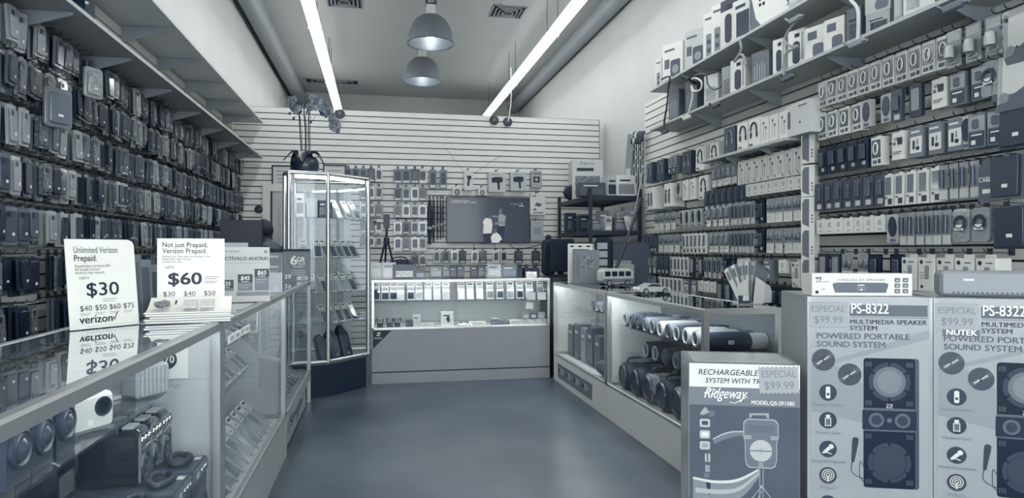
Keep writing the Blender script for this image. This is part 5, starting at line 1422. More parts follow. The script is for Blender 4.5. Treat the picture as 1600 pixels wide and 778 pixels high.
MB().tube(smooth_path([(-.08, -.04, .12), (-.07, -.05, .2), (.05, -.05, .2), (.08, -.04, .12)]), .008, M(.14, .6), 6).obj('strap', t)

# ------------------------------------------------------------------ back partition goods
YW = YB - .002
def bw(u, v): return at_y(u, v, YW)
BWR = {}
def bw_pack(u, v0, v1, w_px, kind, label, group='packs hanging on the back partition'):
    p = bw(u, v0); H = p.z - bw(u, v1).z; W = w_px / FPX * depth(p)
    hk = at_y(u, v0 - 1, YB)
    k = kind
    mb = MB()
    body = {'dark': M(.1, .3, coat=.3), 'grey': M(.42, .4), 'white': M(.78, .4), 'clear': M(.78, .15, bump=.4, bscale=40, coat=.5), 'smoky': M(.36, .2, bump=.3, bscale=40, coat=.5)}[k]
    inner = {'dark': M(.25, .3), 'grey': M(.15, .4), 'white': M(.10, .4), 'clear': M(.10, .3), 'smoky': M(.04, .3)}[k]
    o = mb.rrect(-W / 2, W / 2, -H, -.016, .006, 0, .02, body).rrect(-.012, .012, -.0165, -.002, .003, .008, .010, body).obj('hanging_pack', loc=(p.x, YB - .06, p.z), rot=RS.uniform(-.06, .06))
    MB().rrect(-W * .3, W * .3, -H * .78, -H * .22, W * .12, -.008, -.0004, inner, ch=.002).obj('gadget', o)
    MB().patch(-W * .35, W * .35, -H * .95, -H * .84, -.0003, M(.85, .5) if k != 'white' else INK2).obj('label_card', o)
    tag(o, label, 'accessory pack', group)
    hook((hk.x, YB, p.z + .003), 0, 'hook of ' + label)
C4 = (621.5, 634.5, 648, 660)
for r, (v0, v1) in enumerate(((263, 287), (292, 314), (319, 340), (345, 366), (369, 392), (397, 416))):
    for c, u in enumerate(C4):
        if r == 5 and c < 2: continue
        kd = ('grey', 'grey', 'dark', 'clear')[c] if r == 0 else ('clear', 'smoky', 'clear', 'grey', 'smoky', 'clear', 'dark')[(r * 3 + c) % 7]
        bw_pack(u, v0, v1, 12.5 if r else 14, kd, '%s pack in the four-column block left of the television, row %d column %d' % (kd, r + 1, c + 1))
for r, (v0, v1) in enumerate(((262, 285), (291, 312), (318, 338), (342, 364), (369, 386))):
    for c, u in enumerate((568, 580, 592)):
        kd = ('smoky', 'dark', 'clear')[(r + c) % 3]
        bw_pack(u, v0, v1, 11, kd, '%s pack beside the tower showcase, row %d column %d' % (kd, r + 1, c + 1))
for c, u in enumerate((544, 556)): bw_pack(u, 262, 283, 11, 'smoky', 'smoky pack above the tower corner, %s of two' % ('left', 'right')[c])
for c, u in enumerate((676, 692)): bw_pack(u, 264, 295, 11, 'grey', 'slim grey pack with dark bar left above the television, %s of two' % ('left', 'right')[c])
for c, u in enumerate((682, 696, 710, 722, 741, 754, 774, 786, 809, 836)):
    kd = ('smoky', 'grey', 'clear', 'dark', 'clear', 'dark', 'clear', 'clear', 'dark', 'dark')[c]
    bw_pack(u, 390, 411, 11 if c < 8 else 13, kd, '%s pack in the row under the television, %s from the left' % (kd, nth(c + 1)))
def bw_box(u, v0, v1, w_px, tn, art, label, D=.07):
    p = bw(u, v1); H = bw(u, v0).z - p.z; W = w_px / FPX * depth(p)
    o = MB().box(-W / 2, W / 2, 0, D, 0, H, M(tn, .4)).box(-.015, .015, D * .5, D * .5 + .002, H, H + .02, M(tn, .4)).obj('hanging_box', loc=(p.x, YB - D - .02, p.z))
    mb = MB()
    if art == 'dryer':
        z = H * .58; mb.prism([(-W * .34, z + .03), (-W * .30, z - .03), (W * .0, z - .028), (W * .04, H * .12), (W * .16, H * .12), (W * .14, z - .03), (W * .30, z - .02), (W * .34, z + .02), (W * .26, z + .045), (-W * .1, z + .045)][::1], -.0012, -.0003, INK) 
        mb.text('Ridgeway', .03, -W * .35, H * .84, 0, INK2, shear=.3)
    elif art == 'iron': mb.prism([(-W * .2, H * .25), (W * .05, H * .2), (W * .12, H * .55), (W * .3, H * .6), (W * .28, H * .75), (-W * .25, H * .75), (-W * .1, H * .55)], -.0012, -.0003, INK)
    elif art == 'laptop': mb.prism([(-W * .25, H * .45), (W * .1, H * .38), (W * .3, H * .5), (-W * .05, H * .6)], -.0012, -.0003, INK2).patch(-W * .35, W * .35, H * .08, H * .12, 0, INK).patch(-W * .4, -W * .1, H * .88, H * .92, 0, INK).rrect(-W * .3, -W * .1, H * .2, H * .3, .005, -.001, -.0002, INK2)
    elif art == 'round': mb.disc(0, H * .4, min(W, H) * .36, -.0003, INK2).disc(0, H * .4, min(W, H) * .2, -.0010, M(.6, .5))
    elif art == 'cam': mb.rrect(-W * .3, W * .3, H * .3, H * .65, .01, -.0012, -.0003, INK).disc(0, H * .48, W * .16, -.0013, M(.6, .4)).patch(-W * .4, W * .4, H * .8, H * .86, 0, INK2)
    else: mb.patch(-W * .3, W * .3, H * .3, H * .7, 0, M(tn - .12, .5, var=.06, vscale=80))
    mb.obj('printed_panel', o)
    tag(o, label, 'box', 'boxes hanging on the back partition')
    pk = bw(u, v0 - 4); hook((pk.x, YB, p.z + H + .018), 0, 'hook of ' + label)
bw_box(731, 268, 298, 14, .80, 'iron', 'narrow white box with dark flat iron picture above the television')
bw_box(775, 270, 301, 27, .74, 'dryer', 'wide hair dryer box above the television, left of two')
bw_box(808, 270, 299, 25, .72, 'dryer', 'hair dryer box above the television, right of two')
bw_box(836, 268, 294, 17, .62, 'cam', 'small grey camera box at the right of the hair dryer boxes')
bw_box(713, 293, 306, 14, .82, 'round', 'small white box with round gadget on television top edge, left of two')
bw_box(752, 295, 306, 14, .82, 'round', 'small white box with round gadget on television top edge, right of two')
bw_box(838, 304, 336, 24, .84, 'laptop', 'white box with laptop stand picture right of the television')
bw_box(837, 346, 376, 20, .66, 'plain', 'grey speckled pack right of the television, under the laptop stand box')
# dark straps/umbrellas left of the TV
for k, (u, v1, r_) in enumerate(((671, 382, .028), (677, 378, .018), (683, 375, .013), (688, 374, .013), (692, 372, .011))):
    a = bw(u, 309); b_ = bw(u, v1)
    t = thing('long_black_case', 'long black stick-like pack hanging left of the television, %s of five from left' % nth(k + 1), 'stick pack', (a.x, YB - .045, a.z), 0, 'long black packs left of the television')
    L_ = a.z - b_.z
    MB().tube([(0, 0, -.03), (0, 0, -L_ * .3), (0, 0, -L_ * .75), (0, 0, -L_)], [r_ * .6, r_, r_ * .9, r_ * .5], M(.05, .5), 10).obj('body', t)
    MB().tube([(0, .0, -.03), (-.008, .0, -.012), (0, .0, -.001), (.008, .0, -.012), (0, 0, -.03)], .003, BLACK, 5).obj('loop', t)
    MB().box(-r_ * .9, r_ * .9, -r_ - .003, -r_ + .004, -L_ * .68, -L_ * .62, M(.5, .4)).obj('band', t)
    hook((a.x, YB, a.z + .002), 0, 'peg hook of the long black pack left of the television, %s from left' % nth(k + 1))

# television
tl, br = bw(696.5, 307.5), bw(826.5, 380)
TW, THH = br.x - tl.x, tl.z - br.z
t = thing('television', 'flat television showing a soccer match on the back partition', 'television', ((tl.x + br.x) / 2, YB - .05, (tl.z + br.z) / 2), 0)
w2, h2 = TW / 2, THH / 2
MB().rrect(-w2, w2, -h2, h2, .008, 0, .035, BLACK).box(-.2, .2, .035, .048, -.15, .15, BLACK).box(-.11, .11, -.004, .01, -h2 - .008, -h2, BLACK).obj('case', t)
scr = bpy.data.materials.new('lit_screen'); scr.use_nodes = True
nt = scr.node_tree; b = nt.nodes['Principled BSDF']
b.inputs['Base Color'].default_value = tone(.05); b.inputs['Roughness'].default_value = .12
tc = nt.nodes.new('ShaderNodeTexCoord'); nn_ = nt.nodes.new('ShaderNodeTexNoise'); nn_.inputs['Scale'].default_value = 2.2; nn_.inputs['Detail'].default_value = 3
mx = nt.nodes.new('ShaderNodeMix'); mx.data_type = 'RGBA'; mx.inputs[6].default_value = tone(.34); mx.inputs[7].default_value = tone(.42)
nt.links.new(tc.outputs['Object'], nn_.inputs['Vector']); nt.links.new(nn_.outputs[0], mx.inputs[0]); nt.links.new(mx.outputs[2], b.inputs['Emission Color']); b.inputs['Emission Strength'].default_value = .20; b.inputs['Specular IOR Level'].default_value = .25
def scrm(s):
    m = bpy.data.materials.new('screen_tone'); m.use_nodes = True; b = m.node_tree.nodes['Principled BSDF']
    b.inputs['Base Color'].default_value = tone(.05); b.inputs['Emission Color'].default_value = tone(s); b.inputs['Emission Strength'].default_value = .5; b.inputs['Roughness'].default_value = .3; b.inputs['Specular IOR Level'].default_value = .2
    return m
MB().box(-w2 + .012, w2 - .012, -.0015, -.0003, -h2 + .016, h2 - .012, scr).obj('screen', t)
SW, SK, SD, SH = scrm(.92), scrm(.36), scrm(.08), scrm(.22)
def sx(px): return -w2 + (px - 62) / 1155 * TW        # px in the 1281-wide crop of the screen
def sz(py): return h2 - (py - 60) / 665 * THH
def poly(mb, pts, m, y=-.0016): mb.prism([(sx(a), sz(b_)) for a, b_ in pts][::-1], y - .0006, y, m)
mb = MB()
# player in white, referee, seated player
poly(mb, [(560, 590), (680, 590), (672, 715), (575, 715)], SD); poly(mb, [(570, 440), (545, 500), (560, 590), (590, 600), (600, 460)], SK)
poly(mb, [(600, 360), (680, 375), (695, 470), (680, 580), (565, 588), (575, 470), (560, 420)], SW, -.0023)
mb.disc(sx(640), sz(322), .036, -.0023, SH, seg=14); poly(mb, [(630, 330), (675, 330), (670, 370), (635, 372)], SK, -.003)
poly(mb, [(765, 470), (868, 470), (850, 640), (845, 715), (815, 715), (800, 640), (760, 640)], SD); poly(mb, [(780, 310), (820, 295), (880, 330), (875, 400), (865, 475), (780, 480), (775, 400)], scrm(.62), -.0023)
mb.disc(sx(818), sz(250), .034, -.0023, SH, seg=14); poly(mb, [(785, 235), (815, 232), (820, 290), (790, 290)], scrm(.5), -.003); poly(mb, [(690, 325), (770, 325), (770, 355), (690, 350)], scrm(.5), -.003); poly(mb, [(720, 425), (775, 420), (870, 400), (875, 430), (780, 455), (725, 455)], scrm(.5), -.003)
poly(mb, [(700, 590), (750, 570), (800, 610), (828, 670), (800, 690), (780, 720), (685, 720), (670, 640)], SW, -.003); mb.disc(sx(722), sz(510), .034, -.003, SH, seg=14); poly(mb, [(700, 520), (745, 520), (740, 580), (710, 585)], SK, -.0037)
mb.obj('picture', t)
mb = MB()
mb.patch(sx(145), sx(375), sz(122), sz(112), -.0016, scrm(.75))
for a, b_ in ((120, 160), (165, 225), (230, 250), (262, 285), (300, 350), (372, 400), (410, 470)): mb.patch(sx(a), sx(b_), sz(146), sz(130), -.0016, scrm(.7))
mb.text('EN VIVO', .022, sx(950), sz(165), -.0016, scrm(.85), width=sx(1040) - sx(950)).patch(sx(1058), sx(1062), sz(180), sz(130), -.0016, scrm(.7))
mb.text('T', .04, sx(1102), sz(168), -.0016, SW, align='c', bold=.04).patch(sx(1066), sx(1136), sz(186), sz(176), -.0016, SW)
mb.obj('caption', t)
for k, (a, b_) in enumerate((((695, 230), (727, 271)), ((784, 242), (738, 272)))):
    A, B_ = at_y(*a, YB - .006), at_y(*b_, YB - .012)
    tag(MB().tube([A, B_], .0022, M(.35, .5), 5).obj('hanging_wire', ), 'thin wire slanting down to the television top from the %s' % ('left', 'right')[k], 'wire')
for k, pts in enumerate((((773, 381), (773, 398), (772, 412)), ((795, 381), (806, 389), (820, 388), (850, 380)), ((740, 382), (742, 400), (742, 413)))):
    P = [at_y(u, v, YB - .01) for u, v in pts]
    tag(MB().tube(smooth_path(P, 5), .004, BLACK, 6).obj('television_cable'), 'black cable under the television, %s' % ('middle one running straight down', 'looping to the right', 'left one running straight down')[k], 'cable', 'cables under the television')
# plug discs on the partition's top edge
for k, (u, v) in enumerate(((531, 178), (772, 188), (793, 190.5))):
    p = bw(u, v)
    t = thing('round_outlet', 'round black outlet atop the back partition, %s' % ('under the left strip light', 'left one of the pair', 'right one of the pair, corded')[k], 'outlet', (p.x, YB - .001, p.z), 0, 'round outlets on the back partition')
    T = Matrix.Rotation(R90, 4, 'X')
    MB().lathe([(0, .0), (.055, 0), (.062, .012), (.056, .03), (.045, .032), (0, .032)], M(.05, .35), T, 24).obj('plate', t)
    MB().lathe([(0, .0325), (.02, .0325), (.018, .045), (0, .045)], M(.35, .3), T, 16).obj('plug', t)
    if k == 2: MB().tube(smooth_path([(0, -.045, .01), (.02, -.03, .10), (.05, .0, .35), (.06, .1, .75)]), .008, M(.85, .5), 6).obj('cord', t)
# certificates and the round black alarm beside the door
for k, (u0, u1, v0, v1) in enumerate(((425, 456, 258, 297), (505, 541, 257, 276))):
    a = bw(u0, v0); b_ = bw(u1, v1); b_.z = a.z - .30 if k else b_.z
    t = thing('framed_certificate', 'black framed certificate on the back partition %s' % ('above the door, left of the tower', 'partly hidden behind the tower top')[k], 'framed certificate', ((a.x + b_.x) / 2, YB - .022, (a.z + b_.z) / 2), 0, 'framed certificates')
    w_, h_ = (b_.x - a.x) / 2, (a.z - b_.z) / 2
    mb = MB()
    for q in ((-w_, w_, -h_, -h_ + .016), (-w_, w_, h_ - .016, h_), (-w_, -w_ + .016, -h_, h_), (w_ - .016, w_, -h_, h_)): mb.box(q[0], q[1], -.004, .02, q[2], q[3], INK)
    mb.obj('frame', t); MB().box(-w_ + .01, w_ - .01, .004, .018, -h_ + .01, h_ - .01, M(.80, .3)).obj('certificate', t)
    mb = MB()
    for q in range(4): mb.patch(-w_ * .6 + .01 * q, w_ * .6 - .01 * q, h_ * (.5 - .3 * q) - .004, h_ * (.5 - .3 * q) + .004, .0035, INK2)
    mb.obj('print', t)
p = bw(404.5, 327)
t = thing('alarm_bell', 'round black disc on the slats between phone cases and the door', 'alarm bell', (p.x, YB - .001, p.z), 0)
MB().lathe([(0, 0), (.045, 0), (.048, .02), (.035, .034), (0, .036)], M(.04, .4), Matrix.Rotation(R90, 4, 'X'), 24).obj('body', t)

# ------------------------------------------------------------------ black metal rack in the right corner
RX0, RX1, RY0, RY1 = 2.31, 2.93, 7.16, 8.50
t = thing('metal_rack', 'black metal rack loaded with boxes in the right rear corner', 'rack', ((RX0 + RX1) / 2, (RY0 + RY1) / 2, 0), 0)
ox, oy = (RX0 + RX1) / 2, (RY0 + RY1) / 2
RKM = M(.035, .45)
for x in (RX0, RX1 - .035):
    for y in (RY0, RY1 - .035):
        MB().box(x - ox, x + .035 - ox, y - oy, y + .004 - oy, 0, 1.965, RKM).box(x - ox, x + .004 - ox, y + .004 - oy, y + .035 - oy, 0, 1.965, RKM).obj('post', t)
for z in (.35, .92, 1.49, 1.885):
    mb = MB()
    a, b_, c, d = RX0 + .004 - ox, RX1 - .004 - ox, RY0 + .004 - oy, RY1 - .004 - oy
    mb.box(a, b_, c, c + .02, z - .05, z, RKM).box(a, b_, d - .02, d, z - .05, z, RKM).box(a, a + .02, c + .02, d - .02, z - .05, z, RKM).box(b_ - .02, b_, c + .02, d - .02, z - .05, z, RKM)
    n = 16
    for k in range(n): mb.box(a + .02, b_ - .02, c + .03 + (d - c - .06) * k / n, c + .045 + (d - c - .06) * k / n, z - .012, z - .002, M(.2, .4))
    mb.obj('shelf', t)
def rk(u, y, z): d = ray(u, 300); return (d.x * y / d.y, y, z)
def rbox(name, u, y, z, W, D, H, mats, rz, label): return simple_box(name, W, D, H, rk(u, y, z), rz, mats, label, 'box', 'boxes on the metal rack')
zt = 1.8865
o = rbox('appliance_box', 918, 7.95, zt + .0, .38, .34, .50, (M(.76, .4), M(.30, .4, var=.2, vscale=30), INK), -.15, 'tallest printed box with dark picture on top of the rack')
MB().text('Ridgeway', .05, .0, .44, -.0004, INK2, align='c', shear=.3).obj('lettering', o)
rbox('printer_box', 979, 7.42, zt, .24, .30, .26, (M(.86, .4), M(.5, .4), INK), -.05, 'white printer box at the right on top of the rack')
rbox('speaker_box', 926, 7.28, zt, .30, .22, .15, (M(.14, .4), M(.2, .4), CARDW), -.1, 'long dark box at the front left on top of the rack')
rbox('speaker_box', 958, 7.45, zt, .14, .2, .25, (M(.72, .4), M(.12, .4), INK), .0, 'pale box with dark circle picture between dark box and printer box')
p = rk(895, 8.05, zt)
tag(MB().lathe([(0, -.05), (.085, -.05), (.10, -.03), (.10, .03), (.085, .05), (0, .05)], M(.05, .4), Matrix.Translation((0, 0, .101)) @ Matrix.Rotation(R90, 4, 'X'), 8).obj('round_speaker', loc=(p[0] - .02, p[1], p[2])), 'round black faceted speaker at the left edge on top of the rack', 'speaker')
zs = 1.4915
rl = [(893, 8.0, .12, .10, .24, .15, .10, 'dark upright box with clear front at the left on the rack middle shelf'), (903, 7.9, .1, .1, .2, .06, .0, 'thin black box next to the clear fronted box on the rack'), (913, 7.6, .11, .12, .19, .12, .1, 'black upright box left of the rack corner post'),
      (931, 7.30, .12, .12, .13, .32, 0, 'grey box just right of the rack corner post'), (944, 7.34, .13, .1, .23, .45, .1, 'mid grey box standing in the middle of the rack shelf'), (951, 7.20, .075, .08, .085, .70, 0, 'small white box, lower of two stacked on the rack shelf'), 
      (970, 7.26, .14, .12, .15, .24, -.1, 'dark grey box right of the small white boxes'), (985, 7.36, .15, .12, .28, .55, 0, 'grey printed box at the right end of the rack shelf')]
for u, y, W, D, H, tn, rz, lab in rl: rbox('accessory_box', u, y, zs, W, D, H, (M(tn, .35), M(min(.9, tn + .22), .3), CARDW), rz, lab)
rbox('accessory_box', 951, 7.20, zs + .0855, .07, .07, .075, (M(.82, .4), M(.4, .4), INK), .1, 'small white box, upper of two stacked on the rack shelf')
p = rk(976, 7.22, zs + .151)
o = MB().box(-.085, .085, 0, .05, 0, .07, M(.5, .4)).obj('accessory_box', loc=p, rot=(0, -.25, -.1)); MB().patch(-.06, .06, .015, .055, -.0003, M(.36, .4)).obj('printed_panel', o)
tag(o, 'tilted grey patterned box lying atop the dark grey box', 'box', 'boxes on the metal rack')
p = rk(984, 7.17, zs)
o = MB().box(-.028, .028, 0, .025, 0, .16, M(.80, .4)).obj('accessory_box', loc=(p[0], p[1] - .0, p[2] + .008), rot=(0, -.28, -.05)); MB().patch(-.02, .02, .03, .10, -.0003, M(.6, .4)).obj('printed_panel', o)
tag(o, 'small white box leaning diagonally at the front of the rack shelf', 'box', 'boxes on the metal rack')
# broom pole, cord, cabinet, printer
A = at_y(998, 322, 7.0); Bq = at_y(951, 452, 6.72)
A = tuple(at_y(998, 322, 6.40)); Bq = at_y(951, 452, 6.37)

t = thing('leaning_pole', 'dark pole leaning diagonally from the counter against the rack', 'pole', (0, 0, 0), 0)
MB().tube([(Bq.x, Bq.y, Bq.z), A], .018, M(.06, .4), 8).obj('shaft', t)
MB().tube([A, (A[0] + .03, A[1] + .01, A[2] + .08)], .022, M(.12, .4), 8).obj('grip', t)
P = [at_y(u, v, 6.98) for u, v in ((1004, 268), (996, 310), (985, 362), (975, 400), (962, 440))]
tag(MB().tube(smooth_path(P, 5), .005, M(.75, .5), 6).obj('hanging_wire'), 'white cord hanging beside the diagonal pole in front of the rack', 'cord')
t = thing('dark_cabinet', 'dark grey cabinet standing under the rack shelf in the corner', 'cabinet', (2.63, 6.76, 0), 0)
MB().box(-.25, .27, 0, .36, 0, 1.36, M(.22, .5)).obj('body', t)
MB().box(-.23, .25, -.012, -.0005, .05, 1.33, M(.26, .5)).obj('door', t)
t = thing('label_printer', 'pale desktop printer in front of the dark cabinet', 'printer', (2.40, 6.58, .93), 0)
MB().rrect(-.155, .155, 0, .20, .02, -.15, .12, M(.62, .4), ch=.01).box(-.13, .13, -.12, .10, .2005, .235, M(.56, .4)).obj('body', t)
MB().box(-.12, .12, -.16, -.151, .05, .09, M(.3, .4)).box(-.03, .03, -.1535, -.151, .12, .16, M(.3, .4)).obj('paper_slot', t)
tag(MB().box(-.22, .22, -.20, .12, 0, .925, M(.3, .5)).box(-.215, .215, -.205, -.2003, .03, .9, M(.34, .5)).obj('printer_stand', loc=(2.40, 6.58, 0.001)), 'dark stand under the pale desktop printer behind the right showcase', 'stand')
# register monitor on the gap between the counters
t = thing('register_monitor', 'black register monitor seen from behind at the corner of the counters', 'monitor', (1.905, 6.80, .9935), .15)
MB().rrect(-.13, .13, .05, .40, .015, -.0, .045, BLACK, ch=.008).obj('screen_back', t)
MB().box(-.03, .03, .045, .075, .0, .2, BLACK).rrect(-.11, .11, -.0, .02, .01, -.04, .13, BLACK).obj('stand', t)
t = thing('black_backpack', 'black rounded bag beside the register monitor, right of the television', 'bag', (1.80, 6.95, .9935), 0)
MB().rrect(-.07, .07, .0, .40, .06, 0, .12, M(.04, .8), ch=.03).ball((0, .06, .41), .045, M(.04, .8), sx=.8, sy=.7, sz=.8).obj('body', t)
MB().tube(smooth_path([(-.03, .0, .36), (-.07, -.02, .25), (-.06, -.01, .1)]), .010, M(.08, .7), 6).obj('strap', t)
t = thing('register_desk', 'dark desk joining the back counter to the right showcases', 'desk', (1.95, 6.90, 0), 0)
MB().box(-.22, .18, -.38, .3, .90, .9925, M(.12, .4)).obj('top', t)
MB().box(-.20, .16, -.36, .28, 0, .8995, M(.16, .5)).obj('body', t)

# ------------------------------------------------------------------ till monitor and the person at the rear left
t = thing('till_monitor', 'wide black monitor seen from behind in front of the person', 'monitor', (-1.325, 7.05, .931), .05)
MB().rrect(-.20, .20, .36, .64, .01, 0, .03, BLACK, ch=.006).rrect(-.10, .06, .46, .60, .01, .03, .05, BLACK).obj('panel', t)
MB().cyl((0, .02, .01), (0, .02, .40), .022, BLACK).rrect(-.11, .11, .0, .012, .005, -.08, .10, BLACK).obj('stand', t)
t = thing('till_desk', 'low dark desk carrying the wide monitor behind the left showcases', 'desk', (-1.26, 7.2, 0), 0)
MB().box(-.22, .30, -.32, .32, .90, .93, M(.2, .5)).obj('top', t)
MB().box(-.20, -.16, -.3, .3, 0, .8995, M(.2, .5)).box(.24, .28, -.3, .3, 0, .8995, M(.2, .5)).obj('side_panel', t)
def skin_mesh(name, verts, edges, radii, mat, parent=None, sub=2, loc=(0, 0, 0), rot=0):
    me = bpy.data.meshes.new(name); me.from_pydata(verts, edges, []); me.update()
    o = bpy.data.objects.new(name, me); COL.objects.link(o)
    sk = o.modifiers.new('skin', 'SKIN'); sk.use_smooth_shade = True
    ss = o.modifiers.new('sub', 'SUBSURF'); ss.levels = sub; ss.render_levels = sub
    for i, d in enumerate(me.skin_vertices[0].data if me.skin_vertices else []): pass
    if not me.skin_vertices:
        bpy.context.view_layer.objects.active = o
    for i, d in enumerate(o.data.skin_vertices[0].data):
        r = radii[i]; d.radius = r if isinstance(r, tuple) else (r, r); d.use_root = (i == 0)
    dg = bpy.context.evaluated_depsgraph_get(); dg.update()
    m2 = bpy.data.meshes.new_from_object(o.evaluated_get(dg))
    bpy.data.objects.remove(o)
    m2.materials.clear(); m2.materials.append(mat)
    m2.polygons.foreach_set('use_smooth', [True] * len(m2.polygons))
    o2 = bpy.data.objects.new(name, m2); COL.objects.link(o2)
    if parent: o2.parent = parent
    o2.location = loc; o2.rotation_euler = (0, 0, rot)
    return o2
SKIN = M(.30, .5)
px_, py_ = at_y(424, 365, 7.75).x, 7.75
# stands turned towards the monitor, head bent; local +y = the way the person faces
bv = [(0, 0, .90), (0, .01, 1.06), (0, .02, 1.22), (0, .035, 1.31), (0, .055, 1.365), (0, .075, 1.41),
      (.165, .02, 1.27), (.20, .03, 1.02), (.17, .20, .93), (.16, .26, .925),
      (-.165, .02, 1.27), (-.20, .03, 1.02), (-.17, .20, .93), (-.16, .26, .925),
      (.09, 0, .84), (.10, .02, .47), (.10, -.01, .09), (.10, .10, .04), (-.09, 0, .84), (-.10, .02, .47), (-.10, -.01, .09), (-.10, .10, .04)]
be = [(0, 1), (1, 2), (2, 3), (3, 4), (4, 5), (3, 6), (6, 7), (7, 8), (8, 9), (3, 10), (10, 11), (11, 12), (12, 13), (0, 14), (14, 15), (15, 16), (16, 17), (0, 18), (18, 19), (19, 20), (20, 21)]
br_ = [(.15, .105), (.14, .10), (.16, .11), (.10, .085), .055, .05, .058, .045, .034, .028, .058, .045, .034, .028, .09, .062, .045, .035, .09, .062, .045, .035]
pr_rot = R90 - .5
person = skin_mesh('person', bv, be, br_, SKIN, None, 2, (px_, py_, 0), pr_rot)
tag(person, 'person with short dark hair standing behind the monitor, facing it with head bent', 'person')
# head with a face (child of the body)
hd = MB(); hT = Matrix.Translation((0, .10, 1.475)) @ Matrix.Rotation(-.35, 4, 'X')
hd.ball((0, 0, 0), .092, SKIN, sx=.82, sy=1.0, sz=1.22, T=hT, seg=24, rings=16)
hd.ball((0, .04, -.055), .05, SKIN, sx=.95, sy=.9, sz=.9, T=hT)
hd.ball((0, .096, -.012), .015, SKIN, sx=.8, sy=1.1, sz=1.5, T=hT); 
for s in (-1, 1): hd.ball((s * .077, .0, -.01), .02, SKIN, sx=.35, sy=.8, sz=1.3, T=hT)
hd.obj('head', person)
fm = MB()
for s in (-1, 1): fm.ball((s * .03, .083, .012), .010, M(.85, .3), sy=.6, sz=.7, T=hT).ball((s * .03, .089, .012), .005, INK, sy=.6, T=hT).box(s * .03 - .014, s * .03 + .014, .084, .092, .027, .031, INK, hT)
fm.obj('eye', person)
MB().ball((0, .083, -.055), .018, M(.2, .5), sy=.35, sz=.28, T=hT).obj('mouth', person)
hr = MB(); hr.ball((0, -.018, .022), .10, M(.03, .6), sx=.88, sy=.98, sz=1.14, T=hT, seg=24, rings=14); hr.ball((0, .045, .075), .06, M(.03, .6), sx=1.1, sy=.9, sz=.6, T=hT); hr.obj('hair', person)
sv = [(0, 0, .86), (0, .01, 1.06), (0, .02, 1.22), (0, .035, 1.305), (0, .045, 1.34), (.165, .02, 1.27), (.195, .028, 1.08), (-.165, .02, 1.27), (-.195, .028, 1.08)]
skin_mesh('shirt', sv, [(0, 1), (1, 2), (2, 3), (3, 4), (3, 5), (5, 6), (3, 7), (7, 8)], [(.165, .12), (.155, .112), (.172, .12), (.112, .095), .066, .07, .06, .07, .06], M(.10, .8), person)
tv = [(0, 0, .93), (.09, 0, .82), (.10, .02, .47), (.10, -.01, .10), (-.09, 0, .82), (-.10, .02, .47), (-.10, -.01, .10)]
skin_mesh('trousers', tv, [(0, 1), (1, 2), (2, 3), (0, 4), (4, 5), (5, 6)], [(.168, .125), .10, .074, .06, .10, .074, .06], M(.08, .8), person)
for s in (-1, 1):
    hv = [(s * .16, .26, .925), (s * .155, .32, .925)]; he = [(0, 1)]; hrad = [(.030, .016), (.036, .013)]
    for q in range(4):
        bx = s * .155 + (q - 1.5) * .018; L_ = (.068, .078, .073, .058)[q]; i0 = len(hv)
        hv += [(bx, .335, .925), (bx * 1.0, .335 + L_ * .5, .921), (bx, .335 + L_, .908)]; he += [(1, i0), (i0, i0 + 1), (i0 + 1, i0 + 2)]; hrad += [.0095, .0088, .0075]
    i0 = len(hv); hv += [(s * .155 - s * .04, .30, .920), (s * .155 - s * .058, .335, .915)]; he += [(0, i0), (i0, i0 + 1)]; hrad += [.011, .009]
    skin_mesh('hand', hv, he, hrad, SKIN, person)

